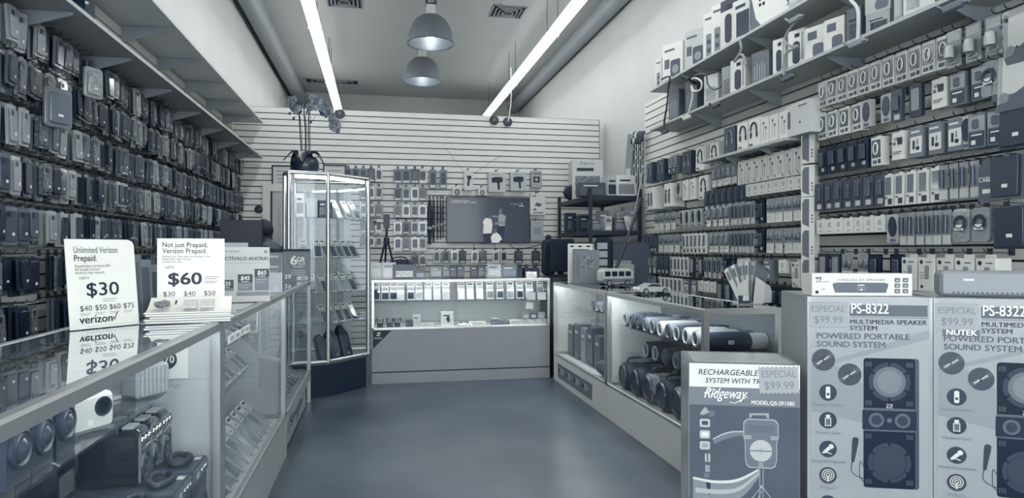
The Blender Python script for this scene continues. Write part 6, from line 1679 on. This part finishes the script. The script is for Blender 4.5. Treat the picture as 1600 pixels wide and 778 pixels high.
# ------------------------------------------------------------------ goods on the right wall's high shelves
def shelf_box(u, v1, z, h, w_, dp, tn, art, label, grp, turn=.45, top=None):
    y = at_x(u, v1, 2.76).y; x = 2.755
    o = MB().box(-w_ / 2, w_ / 2, 0, dp, 0, h, M(tn, .4)).obj('speaker_box', loc=(x + .01, y, z + .0005), rot=-R90 + turn)
    mb = MB(); a = min(w_, h)
    if top is not None: mb.patch(-w_ / 2, w_ / 2, h * .78, h, 0, M(top, .4))
    if art == 'speaker':
        mb.rrect(-w_ * .1, w_ * .38, h * .1, h * .55, .02, -.0012, -.0003, M(.2, .3)).disc(w_ * .14, h * .3, a * .16, -.0013, M(.5, .3)).patch(-w_ * .4, w_ * .1, h * .80, h * .86, 0, INK2).patch(-w_ * .4, -w_ * .15, h * .35, h * .6, 0, M(.3, .4))
    elif art == 'tower':
        mb.rrect(-w_ * .25, w_ * .25, h * .08, h * .55, .012, -.0012, -.0003, M(.45, .3)).disc(0, h * .2, w_ * .17, -.0013, M(.2, .3)).disc(0, h * .38, w_ * .17, -.0013, M(.2, .3)).patch(-w_ * .35, w_ * .35, h * .85, h * .9, 0, INK2)
    elif art == 'bazooka':
        mb.ball((-.0, -.001, h * .70), .1, M(.10, .3), sx=1.2, sy=.02, sz=.8).disc(-.05, h * .68, .05, -.003, M(.25, .3)).text('BAZOOKA', .055, 0, 0, 0, INK, Matrix.Translation((w_ * .40, 0, h * .62)) @ Matrix.Rotation(R90, 4, 'Y'), bold=.02)
        for q in range(5): mb.rrect(-w_ * .3 + (q % 3) * .035, -w_ * .3 + .024 + (q % 3) * .035, h * .36 - (q // 3) * .04, h * .36 + .024 - (q // 3) * .04, .003, -.0012, -.0002, INK)
        mb.prism([(-w_ / 2, 0), (-w_ * .2, 0), (-w_ * .38, h * .15), (-w_ / 2, h * .45)], -.0012, -.0002, M(.35, .4))
    elif art == 'photo': mb.patch(-w_ * .3, w_ * .4, h * .1, h * .55, 0, M(.08, .3, var=.1, vscale=40)).patch(-w_ * .35, w_ * .2, h * .62, h * .68, 0, INK)
    elif art == 'pill': mb.rrect(-w_ * .22, w_ * .22, h * .12, h * .70, w_ * .2, -.0015, -.0003, M(.10, .35)).patch(w_ * .30, w_ * .42, h * .2, h * .9, 0, M(.6, .4)).patch(-w_ * .1, w_ * .2, h * .8, h * .9, 0, INK)
    elif art == 'screens': mb.patch(-w_ * .35, w_ * .1, h * .62, h * .86, 0, M(.25, .3)).rrect(-w_ * .1, w_ * .42, h * .08, h * .48, .02, -.0012, -.0003, M(.3, .3))
    elif art == 'lines':
        for q in range(5): mb.patch(-w_ * .35 + q * w_ * .14, -w_ * .30 + q * w_ * .14, h * .15, h * .6 + .02 * (q % 2), 0, M(min(.95, tn + .25), .4))
    else: mb.patch(-w_ * .35, w_ * .35, h * .15, h * .6, 0, M(max(.05, tn - .18), .4, var=.08, vscale=60))
    mb.obj('printed_panel', o)
    return tag(o, label, 'box', grp)
ZU, ZL = 2.89, 2.495
GU, GLo = 'boxes on the highest right wall shelf', 'boxes on the lower right wall shelf'
UP = [(1028, 146, .30, .09, .2, .84, 'tower', 'slim white box at the far end of the highest right shelf'), (1050, 137, .36, .27, .16, .86, 'speaker', 'white box with a clip speaker picture, second from the far end, highest shelf'),
      (1085, 118, .34, .25, .16, .72, 'speaker', 'pale box with slanted title and speaker picture, third along the highest shelf'), (1107, 105, .40, .13, .16, .84, 'tower', 'slim white tower speaker box, farther of two, on the highest shelf'),
      (1120, 97, .42, .13, .16, .84, 'tower', 'slim white tower speaker box, nearer of two, on the highest shelf'), (1137, 88, .40, .19, .18, .80, 'pill', 'white curved-print box with dark top on highest shelf, farther of two', .12),
      (1158, 76, .42, .21, .18, .80, 'photo', 'white curved-print box with dark top on highest shelf, nearer of two', .12), (1174, 66, .48, .055, .1, .45, 'plain', 'narrow grey box left of the largest white box on the highest shelf'),
      (1203, 52, .56, .40, .2, .88, 'bazooka', 'largest white box with dark barrel speaker picture on the highest shelf'), (1240, 28, .40, .10, .12, .66, 'lines', 'grey striped box right of the largest white box on the highest shelf'),
      (1256, 20, .38, .095, .12, .58, 'plain', 'plain grey box, third from the near end of the highest shelf'), (1272, 12, .38, .095, .12, .82, 'photo', 'white box, second from the near end of the highest shelf'), (1288, 4, .38, .09, .12, .45, 'photo', 'grey box nearest on the highest shelf')]
for q in UP: shelf_box(q[0], q[1], ZU, q[2], q[3] * .94, q[4], q[5], q[6], q[7], GU, .22 if q[0] > 1130 else .4, q[8] if len(q) > 8 else None)
LO = [(1052, 198, .30, .15, .16, .34, 'lines', 'dark box with sideways print, farthest on the lower right shelf'), (1079, 187, .30, .16, .16, .28, 'lines', 'dark box with sideways print, second on the lower right shelf'),
      (1110, 172, .26, .17, .14, .80, 'plain', 'pale box with round speaker and dark cable, third on the lower right shelf'), (1134, 161, .26, .10, .14, .58, 'plain', 'slim grey box, fourth on the lower right shelf'), (1152, 153, .27, .16, .16, .86, 'pill', 'white box with dark pill speaker picture and side panel, fifth on lower shelf'),
      (1187, 138, .24, .17, .16, .38, 'lines', 'grey slatted box, sixth on the lower right shelf'), (1216, 124, .26, .11, .15, .88, 'pill', 'white box with pill speaker, left of the grey cable loop on lower shelf'), (1243, 117, .26, .14, .15, .88, 'pill', 'white box with pill speaker, right of the grey cable loop on lower shelf'),
      (1272, 104, .22, .16, .16, .86, 'screens', 'white box with two dark screens, left of three on the lower shelf'), (1302, 92, .21, .15, .16, .84, 'screens', 'white box with two dark screens, middle of three on the lower shelf'), (1333, 78, .21, .10, .15, .32, 'photo', 'dark clear-windowed box, tenth on the lower right shelf'),
      (1370, 60, .12, .15, .14, .62, 'photo', 'grey windowed box at the bottom of a stacked pair on the lower shelf'), (1402, 46, .30, .05, .15, .6, 'lines', 'thin upright box right of the stacked pair on the lower shelf'), (1428, 36, .30, .13, .14, .82, 'plain', 'white dotted box, third from the near end of the lower shelf'), (1465, 22, .24, .20, .15, .80, 'screens', 'white box with dark slanted screen, nearest whole one on the lower shelf')]
for q in LO:
    o = shelf_box(q[0], q[1], ZL, q[2], q[3] * .94, q[4], q[5], q[6], q[7], GLo, .3)
    if q[0] == 1370: oo = o
o = shelf_box(1370, 60, ZL + .1205, .14, .15, .13, .70, 'screens', 'grey windowed box on top of the stacked pair on the lower shelf', GLo, .3)
def cable(pts, r, mat, label, depth_x=2.69):
    P = []
    for q in pts:
        p = at_x(q[0], q[1], q[2] if len(q) > 2 else depth_x); P.append(p)
    tag(MB().tube(smooth_path(P, 6), r, mat, 7).obj('loose_cable'), label, 'cable', 'loose cables on the right shelves')
GC = M(.55, .45)
cable([(1156, 62), (1158, 78), (1150, 92), (1148, 96), (1156, 86), (1162, 88), (1166, 102)], .010, GC, 'grey cable tied in a bow hanging from the highest shelf')
cable([(1250, 26), (1246, 32), (1232, 48), (1226, 64), (1236, 72), (1246, 72), (1240, 76), (1228, 84), (1224, 104), (1225, 118)], .009, GC, 'long grey cable looping from the highest shelf down to the pill speaker boxes')
cable([(1076, 127), (1086, 122), (1096, 128), (1094, 140), (1084, 142), (1080, 134), (1082, 150), (1076, 176), (1073, 184)], .008, M(.85, .45), 'white cable looping under the dark clip at the shelf end')
cable([(1034, 124), (1046, 120), (1044, 140), (1042, 165), (1038, 190), (1038, 204)], .009, BLACK, 'black cable hanging past the far ends of both right shelves')
cable([(1085, 118), (1102, 116), (1106, 132), (1116, 140), (1128, 134)], .007, M(.2, .5), 'dark cable drooping from the clip to the third box of the lower shelf')
cable([(1329, 0), (1340, 14), (1341, 40), (1340, 66)], .010, M(.82, .45), 'pale cable hanging straight down onto the lower shelf near the stacked pair')
p = at_x(1075, 124, 2.69)
o = MB().rrect(-.06, .06, -.012, .012, .008, -.07, .07, BLACK, ch=.005).obj('charger_clip', loc=p, rot=(.5, .3, .4)); MB().box(-.03, .03, -.05, .05, .0125, .0145, M(.3, .4)).obj('panel', o)
tag(o, 'dark square charger clipped to the far end of the highest shelf edge', 'charger')
def clamp(u, v, tn, label):
    p = at_x(u, v, 2.688); t = thing('cable_clamp', label, 'clamp', p, -R90, 'clamps on the shelf edges')
    MB().rrect(-.06, .06, -.018, .018, .014, -.02, .008, M(tn, .4), ch=.006).obj('grip', t)
    MB().tube([(-.05, -.01, 0), (-.09, -.02, .03)], .008, M(tn, .4), 6).tube([(.05, -.01, 0), (.10, -.02, -.01)], .008, M(tn, .4), 6).obj('arm', t)
clamp(1244, 30, .5, 'grey clamp on the highest shelf edge where the long cable starts')
clamp(1340, 68, .5, 'grey clamp on the lower shelf edge under the pale cable')
clamp(1492, 10, .36, 'large dark grey clamp on the lower shelf edge near the frame top')
clamp(1120, 164, .12, 'small black clamp on the lower shelf edge under the third box')
clamp(1232, 122, .2, 'dark clamp on the lower shelf edge between the pill speaker boxes')
clamp(1074, 184, .8, 'white star-like clamp on the lower shelf edge near its far end')
clamp(1040, 206, .06, 'black clamp at the far end of the lower shelf edge')

# ------------------------------------------------------------------ the three big speaker boxes and what stands on them
TAPE = M(.62, .18, coat=.5)
def zig(w_, h_, n=9, a=.006):
    """paper note with pinked (zigzag) upper and lower edges."""
    b_ = [(-w_ / 2 + w_ * k / (2 * n), -h_ / 2 + (a if k % 2 else 0)) for k in range(2 * n + 1)]
    t_ = [(w_ / 2 - w_ * k / (2 * n), h_ / 2 - (a if k % 2 else 0)) for k in range(2 * n + 1)]
    return b_ + t_
NOTE = M(.64, .6, name='note_paper')
def price_note(parent, x, z, w_, h_, l2, tilt=0.0, lab=None):
    T = Matrix.Translation((x, 0, z)) @ Matrix.Rotation(tilt, 4, 'Y')
    n = MB().prism(zig(w_, h_), -.0026, -.0016, NOTE, T).obj('price_note', parent)
    MB().text('ESPECIAL', h_ * .34, 0, h_ * .10, -.0026, M(.46, .6), T, align='c', width=w_ * .88, d=.0006).text(l2, h_ * .40, 0, -h_ * .33, -.0026, M(.46, .6), T, align='c', width=w_ * .74, d=.0006).obj('handwriting', n)
CB = M(.60, .38, var=.02, vscale=3, coat=.25)
def tower_box(loc, rot, label, notelabel, nutek):
    W, H, D = .430, 1.095, .40
    t = thing('tower_speaker_box', label, 'speaker box', loc, rot, 'tall tower speaker cartons')
    w2 = W / 2
    mb = MB().box(-w2, w2, 0, D, 0, H, CB)
    mb.box(-w2 - .0012, -w2, .0, D, 0, H - .02, M(.62, .5))
    mb.obj('carton', t)
    MB().box(-w2 + .002, w2 - .002, -.0004, .06, H, H + .0006, TAPE).box(-w2 - .0018, -w2 + .012, -.0009, -.0001, .0, H, TAPE).box(w2 - .010, w2 + .0012, -.0009, -.0001, .0, H, TAPE).obj('packing_tape', t)
    X = lambda u: -w2 + (u - 45) / 720 * W          # px of the 778-wide front crop
    Z = lambda v: H - (v - 78) / 720 * W * .985
    g = MB()
    wv = M(.70, .45)
    g.prism([(X(45), Z(640)), (X(330), Z(545)), (X(765), Z(300)), (X(765), Z(760)), (X(380), Z(860)), (X(45), Z(760))][::-1][::-1], -.0004, -.0001, wv) if False else None
    g.prism([(-w2 + .002, Z(800)), (X(420), Z(880)), (X(420), Z(660)), (X(200), Z(500)), (X(420), Z(430)), (w2 - .002, Z(330)), (w2 - .002, Z(270)), (X(420), Z(400)), (-w2 + .002, Z(520))], -.0005, -.0001, M(.53, .42, coat=.25))
    g.patch(X(292), X(738), Z(195), Z(125), -.0005, M(.26, .4)).text('PS-8322', .052, X(300), Z(178), -.0012, PAPER, bold=.012, width=X(515) - X(300))
    g.patch(X(295), X(738), Z(206), Z(201), -.0005, M(.4, .5))
    g.text('MULTIMEDIA SPEAKER', .024, X(294), Z(245), -.0005, INK, bold=.008, width=X(734) - X(294)).text('SYSTEM', .024, X(294), Z(284), -.0005, INK, bold=.008, width=X(450) - X(294))
    g.text('POWERED PORTABLE', .030, X(98), Z(340), -.0005, M(.26, .5), bold=.012, width=X(638) - X(98)).text('SOUND SYSTEM', .030, X(98), Z(392), -.0005, M(.26, .5), bold=.012, width=X(496) - X(98))
    g.obj('lettering', t)
    if nutek: MB().patch(X(90), X(285), Z(310), Z(268), -.0005, M(.36, .5)).text('NUTEK', .028, X(190), Z(302), -.0011, PAPER, align='c', bold=.03, width=.095).obj('brand_panel', t)
    dk = M(.10, .35); 
    for cu, cv in ((137, 476), (291, 565)):
        b_ = MB().disc(X(cu), Z(cv), .041, -.0005, dk, seg=32)
        for q in (-1, 1):
            T = Matrix.Translation((X(cu) + q * .012, 0, Z(cv) + q * .008)) @ Matrix.Rotation(-.65, 4, 'Y')
            b_.box(-.026, .026, -.0019, -.0012, -.009, .009, M(.22, .4), T).box(-.014, .010, -.0026, -.002, -.003, .003, M(.7, .4), T)
        b_.obj('port_picture', t)
    # icon column
    for k, (cv, s_) in enumerate(((682, 'Remote Control'), (858, 'Memory Card'), (1040, 'Wired Microphone'), (1207, 'FM Radio'), (1385, 'Battery'))):
        cx_, cz_ = X(164), Z(cv)
        b_ = MB().disc(cx_, cz_, .031, -.0005, M(.12, .25, coat=.3), seg=32); y = -.0012; wm = M(.86, .5)
        if k == 0: b_.rrect(cx_ - .008, cx_ + .008, cz_ - .022, cz_ + .022, .005, y - .0006, y, wm).disc(cx_, cz_ - .006, .005, y - .0006, INK)
        elif k == 1: b_.box(cx_ - .011, cx_ + .011, y - .0006, y, cz_ - .021, cz_ + .009, wm).box(cx_ - .008, cx_ + .008, y - .0012, y - .0006, cz_ - .018, cz_ + .006, M(.3, .4)).box(cx_ - .007, cx_ + .007, y - .0006, y, cz_ + .010, cz_ + .021, wm)
        elif k == 2:
            T = Matrix.Translation((cx_, 0, cz_)) @ Matrix.Rotation(.85, 4, 'Y'); b_.prism([(-.004, -.022), (.004, -.022), (.007, .006), (-.007, .006)], y - .0006, y, wm, T)
            b_.disc(cx_ + .011, cz_ + .010, .009, y, wm).tube([(cx_ - .02, y, cz_ - .016), (cx_ - .004, y, cz_ - .012), (cx_ + .012, y, cz_ - .018)], .002, wm, 5)
        elif k == 3:
            for rr in (.022, .015, .008): b_.ring(cx_, cz_ + .002, rr - .003, rr, y, wm)
            b_.box(cx_ - .002, cx_ + .002, y - .0006, y, cz_ - .024, cz_, wm)
        else: b_.rrect(cx_ - .016, cx_ + .014, cz_ - .009, cz_ + .009, .002, y - .0006, y, wm)
        b_.obj('feature_icon', t)
        MB().text(s_, .0155, cx_, cz_ - .051, -.0005, M(.40, .5), align='c').obj('icon_caption', t)
    # picture of the tower speaker
    pm = MB(); bl = M(.03, .5, spec=.2); b2 = M(.09, .5, spec=.2); b3 = M(.19, .45, spec=.2)
    x0, x1, xs = X(372), X(668), X(690); zt_, zb = Z(458), Z(1270)
    xm = (x0 + x1) / 2; wd = x1 - x0
    pm.rrect(x0, xs, zb, zt_, .010, -.0009, -.0002, M(.19, .4)).rrect(x0, x1, zb, zt_ + .0, .012, -.0014, -.0009, bl)
    def drv(cz_, r, cone):
        pm.ring(xm, cz_, r * .80, r, -.0014, b3, d=.0006).disc(xm, cz_, r * .78, -.0014, cone, seg=32)
        for q in range(6):
            a = radians(90 + q * 60); T = Matrix.Translation((xm + cos(a) * r * .92, 0, cz_ + sin(a) * r * .92)) @ Matrix.Rotation(-a + R90, 4, 'Y')
            pm.prism([(-.008, .010), (0, -.012), (.008, .010)], -.0028, -.0021, bl, T)
    z1 = Z(605); drv(z1, .072, M(.36, .3)); pm.disc(xm, z1, .042, -.0022, M(.44, .3), seg=28)
    z2 = Z(1110); drv(z2, .074, M(.09, .4))
    for a_, b__ in ((Z(790), Z(770)), (Z(915), Z(905))): pm.patch(x0, x1, a_, b__, -.0014, M(.28, .4))
    pm.patch(x0 - .004, x1 + .004, Z(905), Z(785), -.0016, b2)
    for q in (-1, 1): pm.disc(xm + q * .045, Z(845), .027, -.0024, M(.3, .35), seg=24).disc(xm + q * .045, Z(845), .018, -.0031, M(.09, .3), seg=24)
    pm.disc(xm, Z(845), .009, -.0024, M(.3, .4))
    for sx_ in (-1, 1):
        for zz_, fl in ((zt_ - .022, 1), (z1 - .078, -1), (Z(945), 1), (zb + .024, -1)):
            for q in range(4): pm.patch(xm + sx_ * (wd * .40) - .012 + q * .006, xm + sx_ * (wd * .40) - .009 + q * .006, zz_ - .010, zz_ + .008, -.0015, M(.22, .4))
    pm.obj('speaker_picture', t)
    MB().patch(xm - .012, xm + .012, Z(768), Z(742), -.0015, M(.72, .4)).text('NU', .018, xm, Z(764), -.0021, INK, align='c', bold=.05).obj('badge', t)
    mm = MB(); mx0 = X(318)
    T = Matrix.Translation((mx0, 0, Z(1040))) @ Matrix.Rotation(.12, 4, 'Y')
    mm.prism([(-.005, -.045), (.005, -.045), (.010, .018), (-.010, .018)], -.0012, -.0003, M(.12, .3), T).rrect(-.0105, .0105, .014, .048, .008, -.0014, -.0003, M(.08, .4), T)
    mm.tube(smooth_path([(mx0 - .007, -.0006, Z(1115)), (mx0 - .010, -.0006, Z(1170)), (mx0 + .012, -.0006, Z(1205)), (X(372), -.0006, Z(1215))], 6), .0013, INK, 5).tube(smooth_path([(X(372), -.0006, Z(1140)), (X(352), -.0006, Z(1110)), (X(350), -.0006, Z(1200)), (X(372), -.0006, Z(1235))], 6), .0013, INK, 5)
    mm.obj('microphone_picture', t)
    pg = MB(); pg.ring(xm, Z(1440), .05, .058, -.0005, INK); pg.obj('lower_print', t)
    price_note(t, X(165), Z(188), .134, .098, '$99.99', .0)
    # print on the narrow side
    sd = MB(); T = Matrix.Translation((-w2 - .0012, D * .5, H * .74)) @ Matrix.Rotation(-R90, 4, 'Z')
    for q in range(4): sd.patch(-.08, .05 - .02 * (q % 2), -q * .022, -q * .022 + .008, 0, M(.35, .5), T)
    sd.obj('side_print', t)
    return t
ra = radians(-20); rb = radians(-29)
tower_box((1.578 + .215 * cos(ra), 2.248 + .215 * sin(ra), .001), ra, 'tall tower speaker carton on the left of two, reading PS-8322, beside the rechargeable speaker carton', '', False)
tower_box((1.578 + .436 * cos(ra) + .215 * cos(rb), 2.248 + .436 * sin(ra) + .215 * sin(rb), .001), rb, 'tall tower speaker carton on the right of two, reading PS-8322, cut by the frame edge', '', True)

def wireless_box():
    p = at_z(1346, 462, 1.097); rot = ra + .10
    t = thing('sound_bar_box', 'long white box reading WIRELESS BT SPEAKER lying on the left tower speaker carton', 'box', (1.79, 2.225, 1.0985), rot)
    W, H, D = .368, .083, .10; w2 = W / 2
    MB().box(-w2, w2, 0, D, 0, H, M(.90, .45)).obj('carton', t)
    X = lambda u: -w2 + (u - 150) / 1365 * W
    Z = lambda v: H - (v - 98) / 315 * H
    MB().text('WIRELESS BT SPEAKER', .0115, X(490), Z(200), 0, M(.35, .5), width=X(1145) - X(490)).patch(X(285), X(390), Z(218), Z(205), 0, M(.6, .5)).patch(X(275), X(330), Z(325), Z(315), 0, INK2).obj('lettering', t)
    MB().patch(X(197), X(282), Z(220), Z(145), 0, M(.4, .5)).text('NU', .016, X(240), Z(212), -.0006, PAPER, align='c', bold=.05).patch(X(195), X(238), Z(385), Z(340), 0, INK).obj('badge', t)
    sp = [(X(430), Z(260)), (X(465), Z(370)), (X(1160), Z(370)), (X(1192), Z(260)), (X(1180), Z(235)), (X(1140), Z(226)), (X(700), Z(222)), (X(485), Z(224)), (X(440), Z(235))]
    MB().prism(sp, -.0008, 0, M(.28, .4)).patch(X(762), X(880), Z(350), Z(248), -.0008, M(.38, .4)).patch(X(780), X(855), Z(265), Z(255), -.0014, PAPER).patch(X(805), X(838), Z(333), Z(318), -.0014, PAPER).obj('speaker_picture', t)
    for q in range(6):
        x, z = (X(1275), X(1385))[q % 2], (Z(220), Z(297), Z(375))[q // 2]
        MB().rrect(x, x + .0205, z, z + .0165, .002, -.0008, 0, M(.36, .5)).patch(x + .006, x + .015, z + .005, z + .010, -.0008, M(.75, .5)).obj('feature_icon', t)
wireless_box()
t = thing('desk_speaker', 'rounded grey speaker with dotted lower edge on the right tower speaker carton', 'speaker', (2.21, 2.08, 1.0985), rb)
MB().rrect(-.16, .16, .0, .095, .02, 0, .09, M(.50, .35), ch=.01).obj('body', t)
mb = MB()
for k in range(16): mb.box(-.12 + k * .0155, -.113 + k * .0155, -.0012, -.0002, .012, .016, INK)
mb.obj('dotted_grille', t); MB().patch(-.085, -.05, .058, .066, 0, M(.8, .4)).obj('badge', t)

# rechargeable speaker carton
rr_ = radians(-20)
t = thing('party_speaker_box', 'dark carton reading RECHARGEABLE with tripod speaker picture, standing before the right showcase', 'speaker box', (1.3245, 2.262, .001), rr_)
W, H, D = .393, .85, .30; w2 = W / 2
side = M(.50, .25, coat=.4, var=.03, vscale=6)
mb = MB().box(-w2, w2, 0, D, 0, H, side); mb.obj('carton', t)
X = lambda u: -w2 + (u - 58) / 552 * W
Z = lambda v: H - (v - 68) / 552 * W
MB().box(-w2 + .02, w2 - .02, .04, D - .03, H, H + .0006, M(.74, .2, coat=.5)).box(-w2 - .001, -w2, .0, D, .0, H - .002, M(.62, .2, coat=.4)).obj('packing_tape', t)
body = M(.24, .3, coat=.35, var=.03, vscale=5)
MB().patch(-w2 + .001, w2 - .001, .002, Z(286), 0, body).patch(-w2 + .001, w2 - .001, Z(286), Z(192), 0, M(.42, .35, coat=.3)).patch(-w2 + .001, w2 - .001, Z(192), Z(70), 0, M(.90, .4, coat=.2)).obj('printed_panel', t)
mb = MB()
mb.text('RECHARGEABLE SPEAKER', .030, X(105), Z(128), -.0006, INK, shear=.2, bold=.006, width=.335).text('SYSTEM WITH TRIPOD', .027, X(140), Z(170), -.0006, INK, shear=.2, bold=.008, width=.255)
mb.text('Ridgeway', .055, X(134), Z(248), -.0006, PAPER, shear=.45, bold=.006, width=X(352) - X(134))
mb.tube([(X(134), -.0008, Z(228)), (X(150), -.0008, Z(212)), (X(180), -.0008, Z(206)), (X(205), -.0008, Z(214)), (X(190), -.0008, Z(228)), (X(165), -.0008, Z(232))], .0016, PAPER, 5).tube([(X(262), -.0008, Z(268)), (X(290), -.0008, Z(272)), (X(352), -.0008, Z(236))], .0013, PAPER, 5)
mb.text('MODEL:QS-2915BS', .020, X(372), Z(275), -.0006, PAPER, bold=.01, width=X(583) - X(372))
mb.obj('lettering', t)
mb = MB(); pm_ = M(.62, .4)
mb.prism([(X(112), Z(335)), (X(128), Z(340)), (X(160), Z(325)), (X(142), Z(296)), (X(125), Z(312))], -.0012, -.0006, pm_)
for q in range(3): mb.tube([(X(160 + q * 9), -.0008, Z(345 + q)), (X(166 + q * 9), -.0008, Z(330)), (X(160 + q * 9), -.0008, Z(316 - q))], .0012, pm_, 5)
mb.obj('signal_picture', t)
for q, cv in enumerate((381, 440, 498)):
    MB().rrect(X(112), X(164), Z(cv + 21), Z(cv - 21), .006, -.0012, -.0006, M(.74, .4)).rrect(X(122), X(154), Z(cv + 10), Z(cv - 11), .003, -.0018, -.0012, (M(.2, .4), M(.92, .4), M(.6, .4))[q]).obj('feature_icon', t)
mb = MB(); mb.rrect(X(138), X(148), Z(584), Z(540), .003, -.0012, -.0006, M(.7, .4)).rrect(X(154), X(165), Z(584), Z(540), .003, -.0012, -.0006, M(.7, .4))
for q in range(3): mb.rrect(X(140 + q * 8), X(146 + q * 8), Z(636), Z(600), .001, -.0012, -.0006, M(.66, .4))
mb.patch(X(134), X(160), Z(665), Z(642), -.0006, M(.4, .4)).obj('battery_picture', t)
mb = MB(); T = Matrix.Translation((X(157), 0, Z(715))) @ Matrix.Rotation(-.12, 4, 'Y')
mb.prism([(-.004, -.028), (.004, -.028), (.008, .012), (-.008, .012)], -.0013, -.0006, M(.08, .4), T).rrect(-.008, .008, .010, .028, .006, -.0013, -.0006, M(.12, .4), T).tube(smooth_path([(X(160), -.0008, Z(752)), (X(150), -.0008, Z(770)), (X(110), -.0008, Z(768)), (X(90), -.0008, Z(790))], 5), .001, M(.6, .4), 5)
mb.obj('microphone_picture', t)
# light swooshes printed on the carton
def swoosh(p0, p1, n=14):
    a = smooth_path([(x, 0, z) for x, z in p0], n); b_ = smooth_path([(x, 0, z) for x, z in p1], n)
    pts = [(v.x, v.z) for v in a] + [(v.x, v.z) for v in reversed(b_)]
    return pts
mb = MB()
def strip2(p0, p1, m, y):
    a = smooth_path([(X(x), 0, Z(z)) for x, z in p0], 6); b_ = smooth_path([(X(x), 0, Z(z)) for x, z in p1], 6)
    for i in range(len(a) - 1):
        mb.prism([(a[i].x, a[i].z), (b_[i].x, b_[i].z), (b_[i + 1].x, b_[i + 1].z), (a[i + 1].x, a[i + 1].z)], y - .0004, y, m)
strip2([(78, 668), (190, 682), (300, 668), (405, 612)], [(78, 780), (200, 782), (320, 760), (415, 640)], M(.50, .35, coat=.3), -.0006)
strip2([(78, 664), (190, 678), (300, 664), (405, 608)], [(78, 676), (190, 692), (304, 678), (408, 616)], M(.86, .35), -.0011)
strip2([(90, 720), (210, 725), (310, 705), (410, 622)], [(90, 745), (214, 748), (316, 722), (412, 632)], M(.70, .35), -.0011)
strip2([(180, 462), (220, 440), (270, 422), (330, 416)], [(184, 490), (224, 470), (272, 450), (330, 440)], M(.40, .35, coat=.3), -.0006)
strip2([(178, 460), (220, 436), (270, 419), (330, 414)], [(178, 466), (220, 444), (270, 426), (330, 421)], M(.72, .35), -.0011)
mb.obj('light_streak_print', t)
# printed picture of the speaker on its tripod
mb = MB()
for pts in (((412, 600), (412, 790)), ((428, 600), (428, 790)), ((420, 700), (352, 790)), ((420, 690), (490, 790)), ((420, 720), (390, 790))):
    a, b_ = pts; mb.tube([(X(a[0]), -.0012, Z(a[1])), (X(b_[0]), -.0012, Z(b_[1]))], .0022, M(.62, .4), 6)
mb.disc(X(420), Z(700), .006, -.0012, M(.7, .4)); mb.obj('tripod_picture', t)
mb = MB(); LINEM = M(.66, .35); FACE = M(.38, .35, coat=.3)
def outline(pts, m, y0, y1): mb.prism(pts, y0, y1, m)
oc = [(330, 372), (342, 356), (352, 350), (482, 350), (494, 356), (505, 372), (506, 440), (498, 470), (497, 560), (490, 592), (474, 604), (362, 604), (346, 592), (339, 560), (338, 470), (330, 440)]
outline([(X(a), Z(b_)) for a, b_ in reversed(oc)], LINEM, -.0012, -.0006)
ic = [(X(418) + (X(a) - X(418)) * .95, Z(477) + (Z(b_) - Z(477)) * .955) for a, b_ in reversed(oc)]
outline(ic, FACE, -.0017, -.0012)
mb.prism([(X(a), Z(b_)) for a, b_ in reversed([(360, 322), (458, 318), (458, 345), (446, 345), (444, 330), (372, 332), (372, 345), (360, 345)])], -.0017, -.0006, M(.6, .4))
mb.disc(X(418), Z(513), .0395, -.0017, M(.74, .3), seg=36).patch(X(362), X(474), Z(516), Z(512), -.0023, M(.25, .4)).disc(X(418), Z(513), .010, -.0023, M(.66, .3))
for s_ in (-1, 1):
    x0_ = X(418) + s_ * .046
    for q in range(3): mb.patch(x0_ - .012, x0_ + .012, Z(440) - q * .005, Z(437) - q * .005, -.0017, M(.75, .4))
mb.prism([(X(402), Z(600)), (X(432), Z(600)), (X(428), Z(572)), (X(408), Z(572))], -.0022, -.0017, M(.55, .4))
mb.patch(X(352), X(484), Z(422), Z(382), -.0017, M(.34, .4))
mb.obj('speaker_picture', t)
price_note(t, X(506), Z(146), .138, .102, '$99.99', -.035)

flush_hooks()
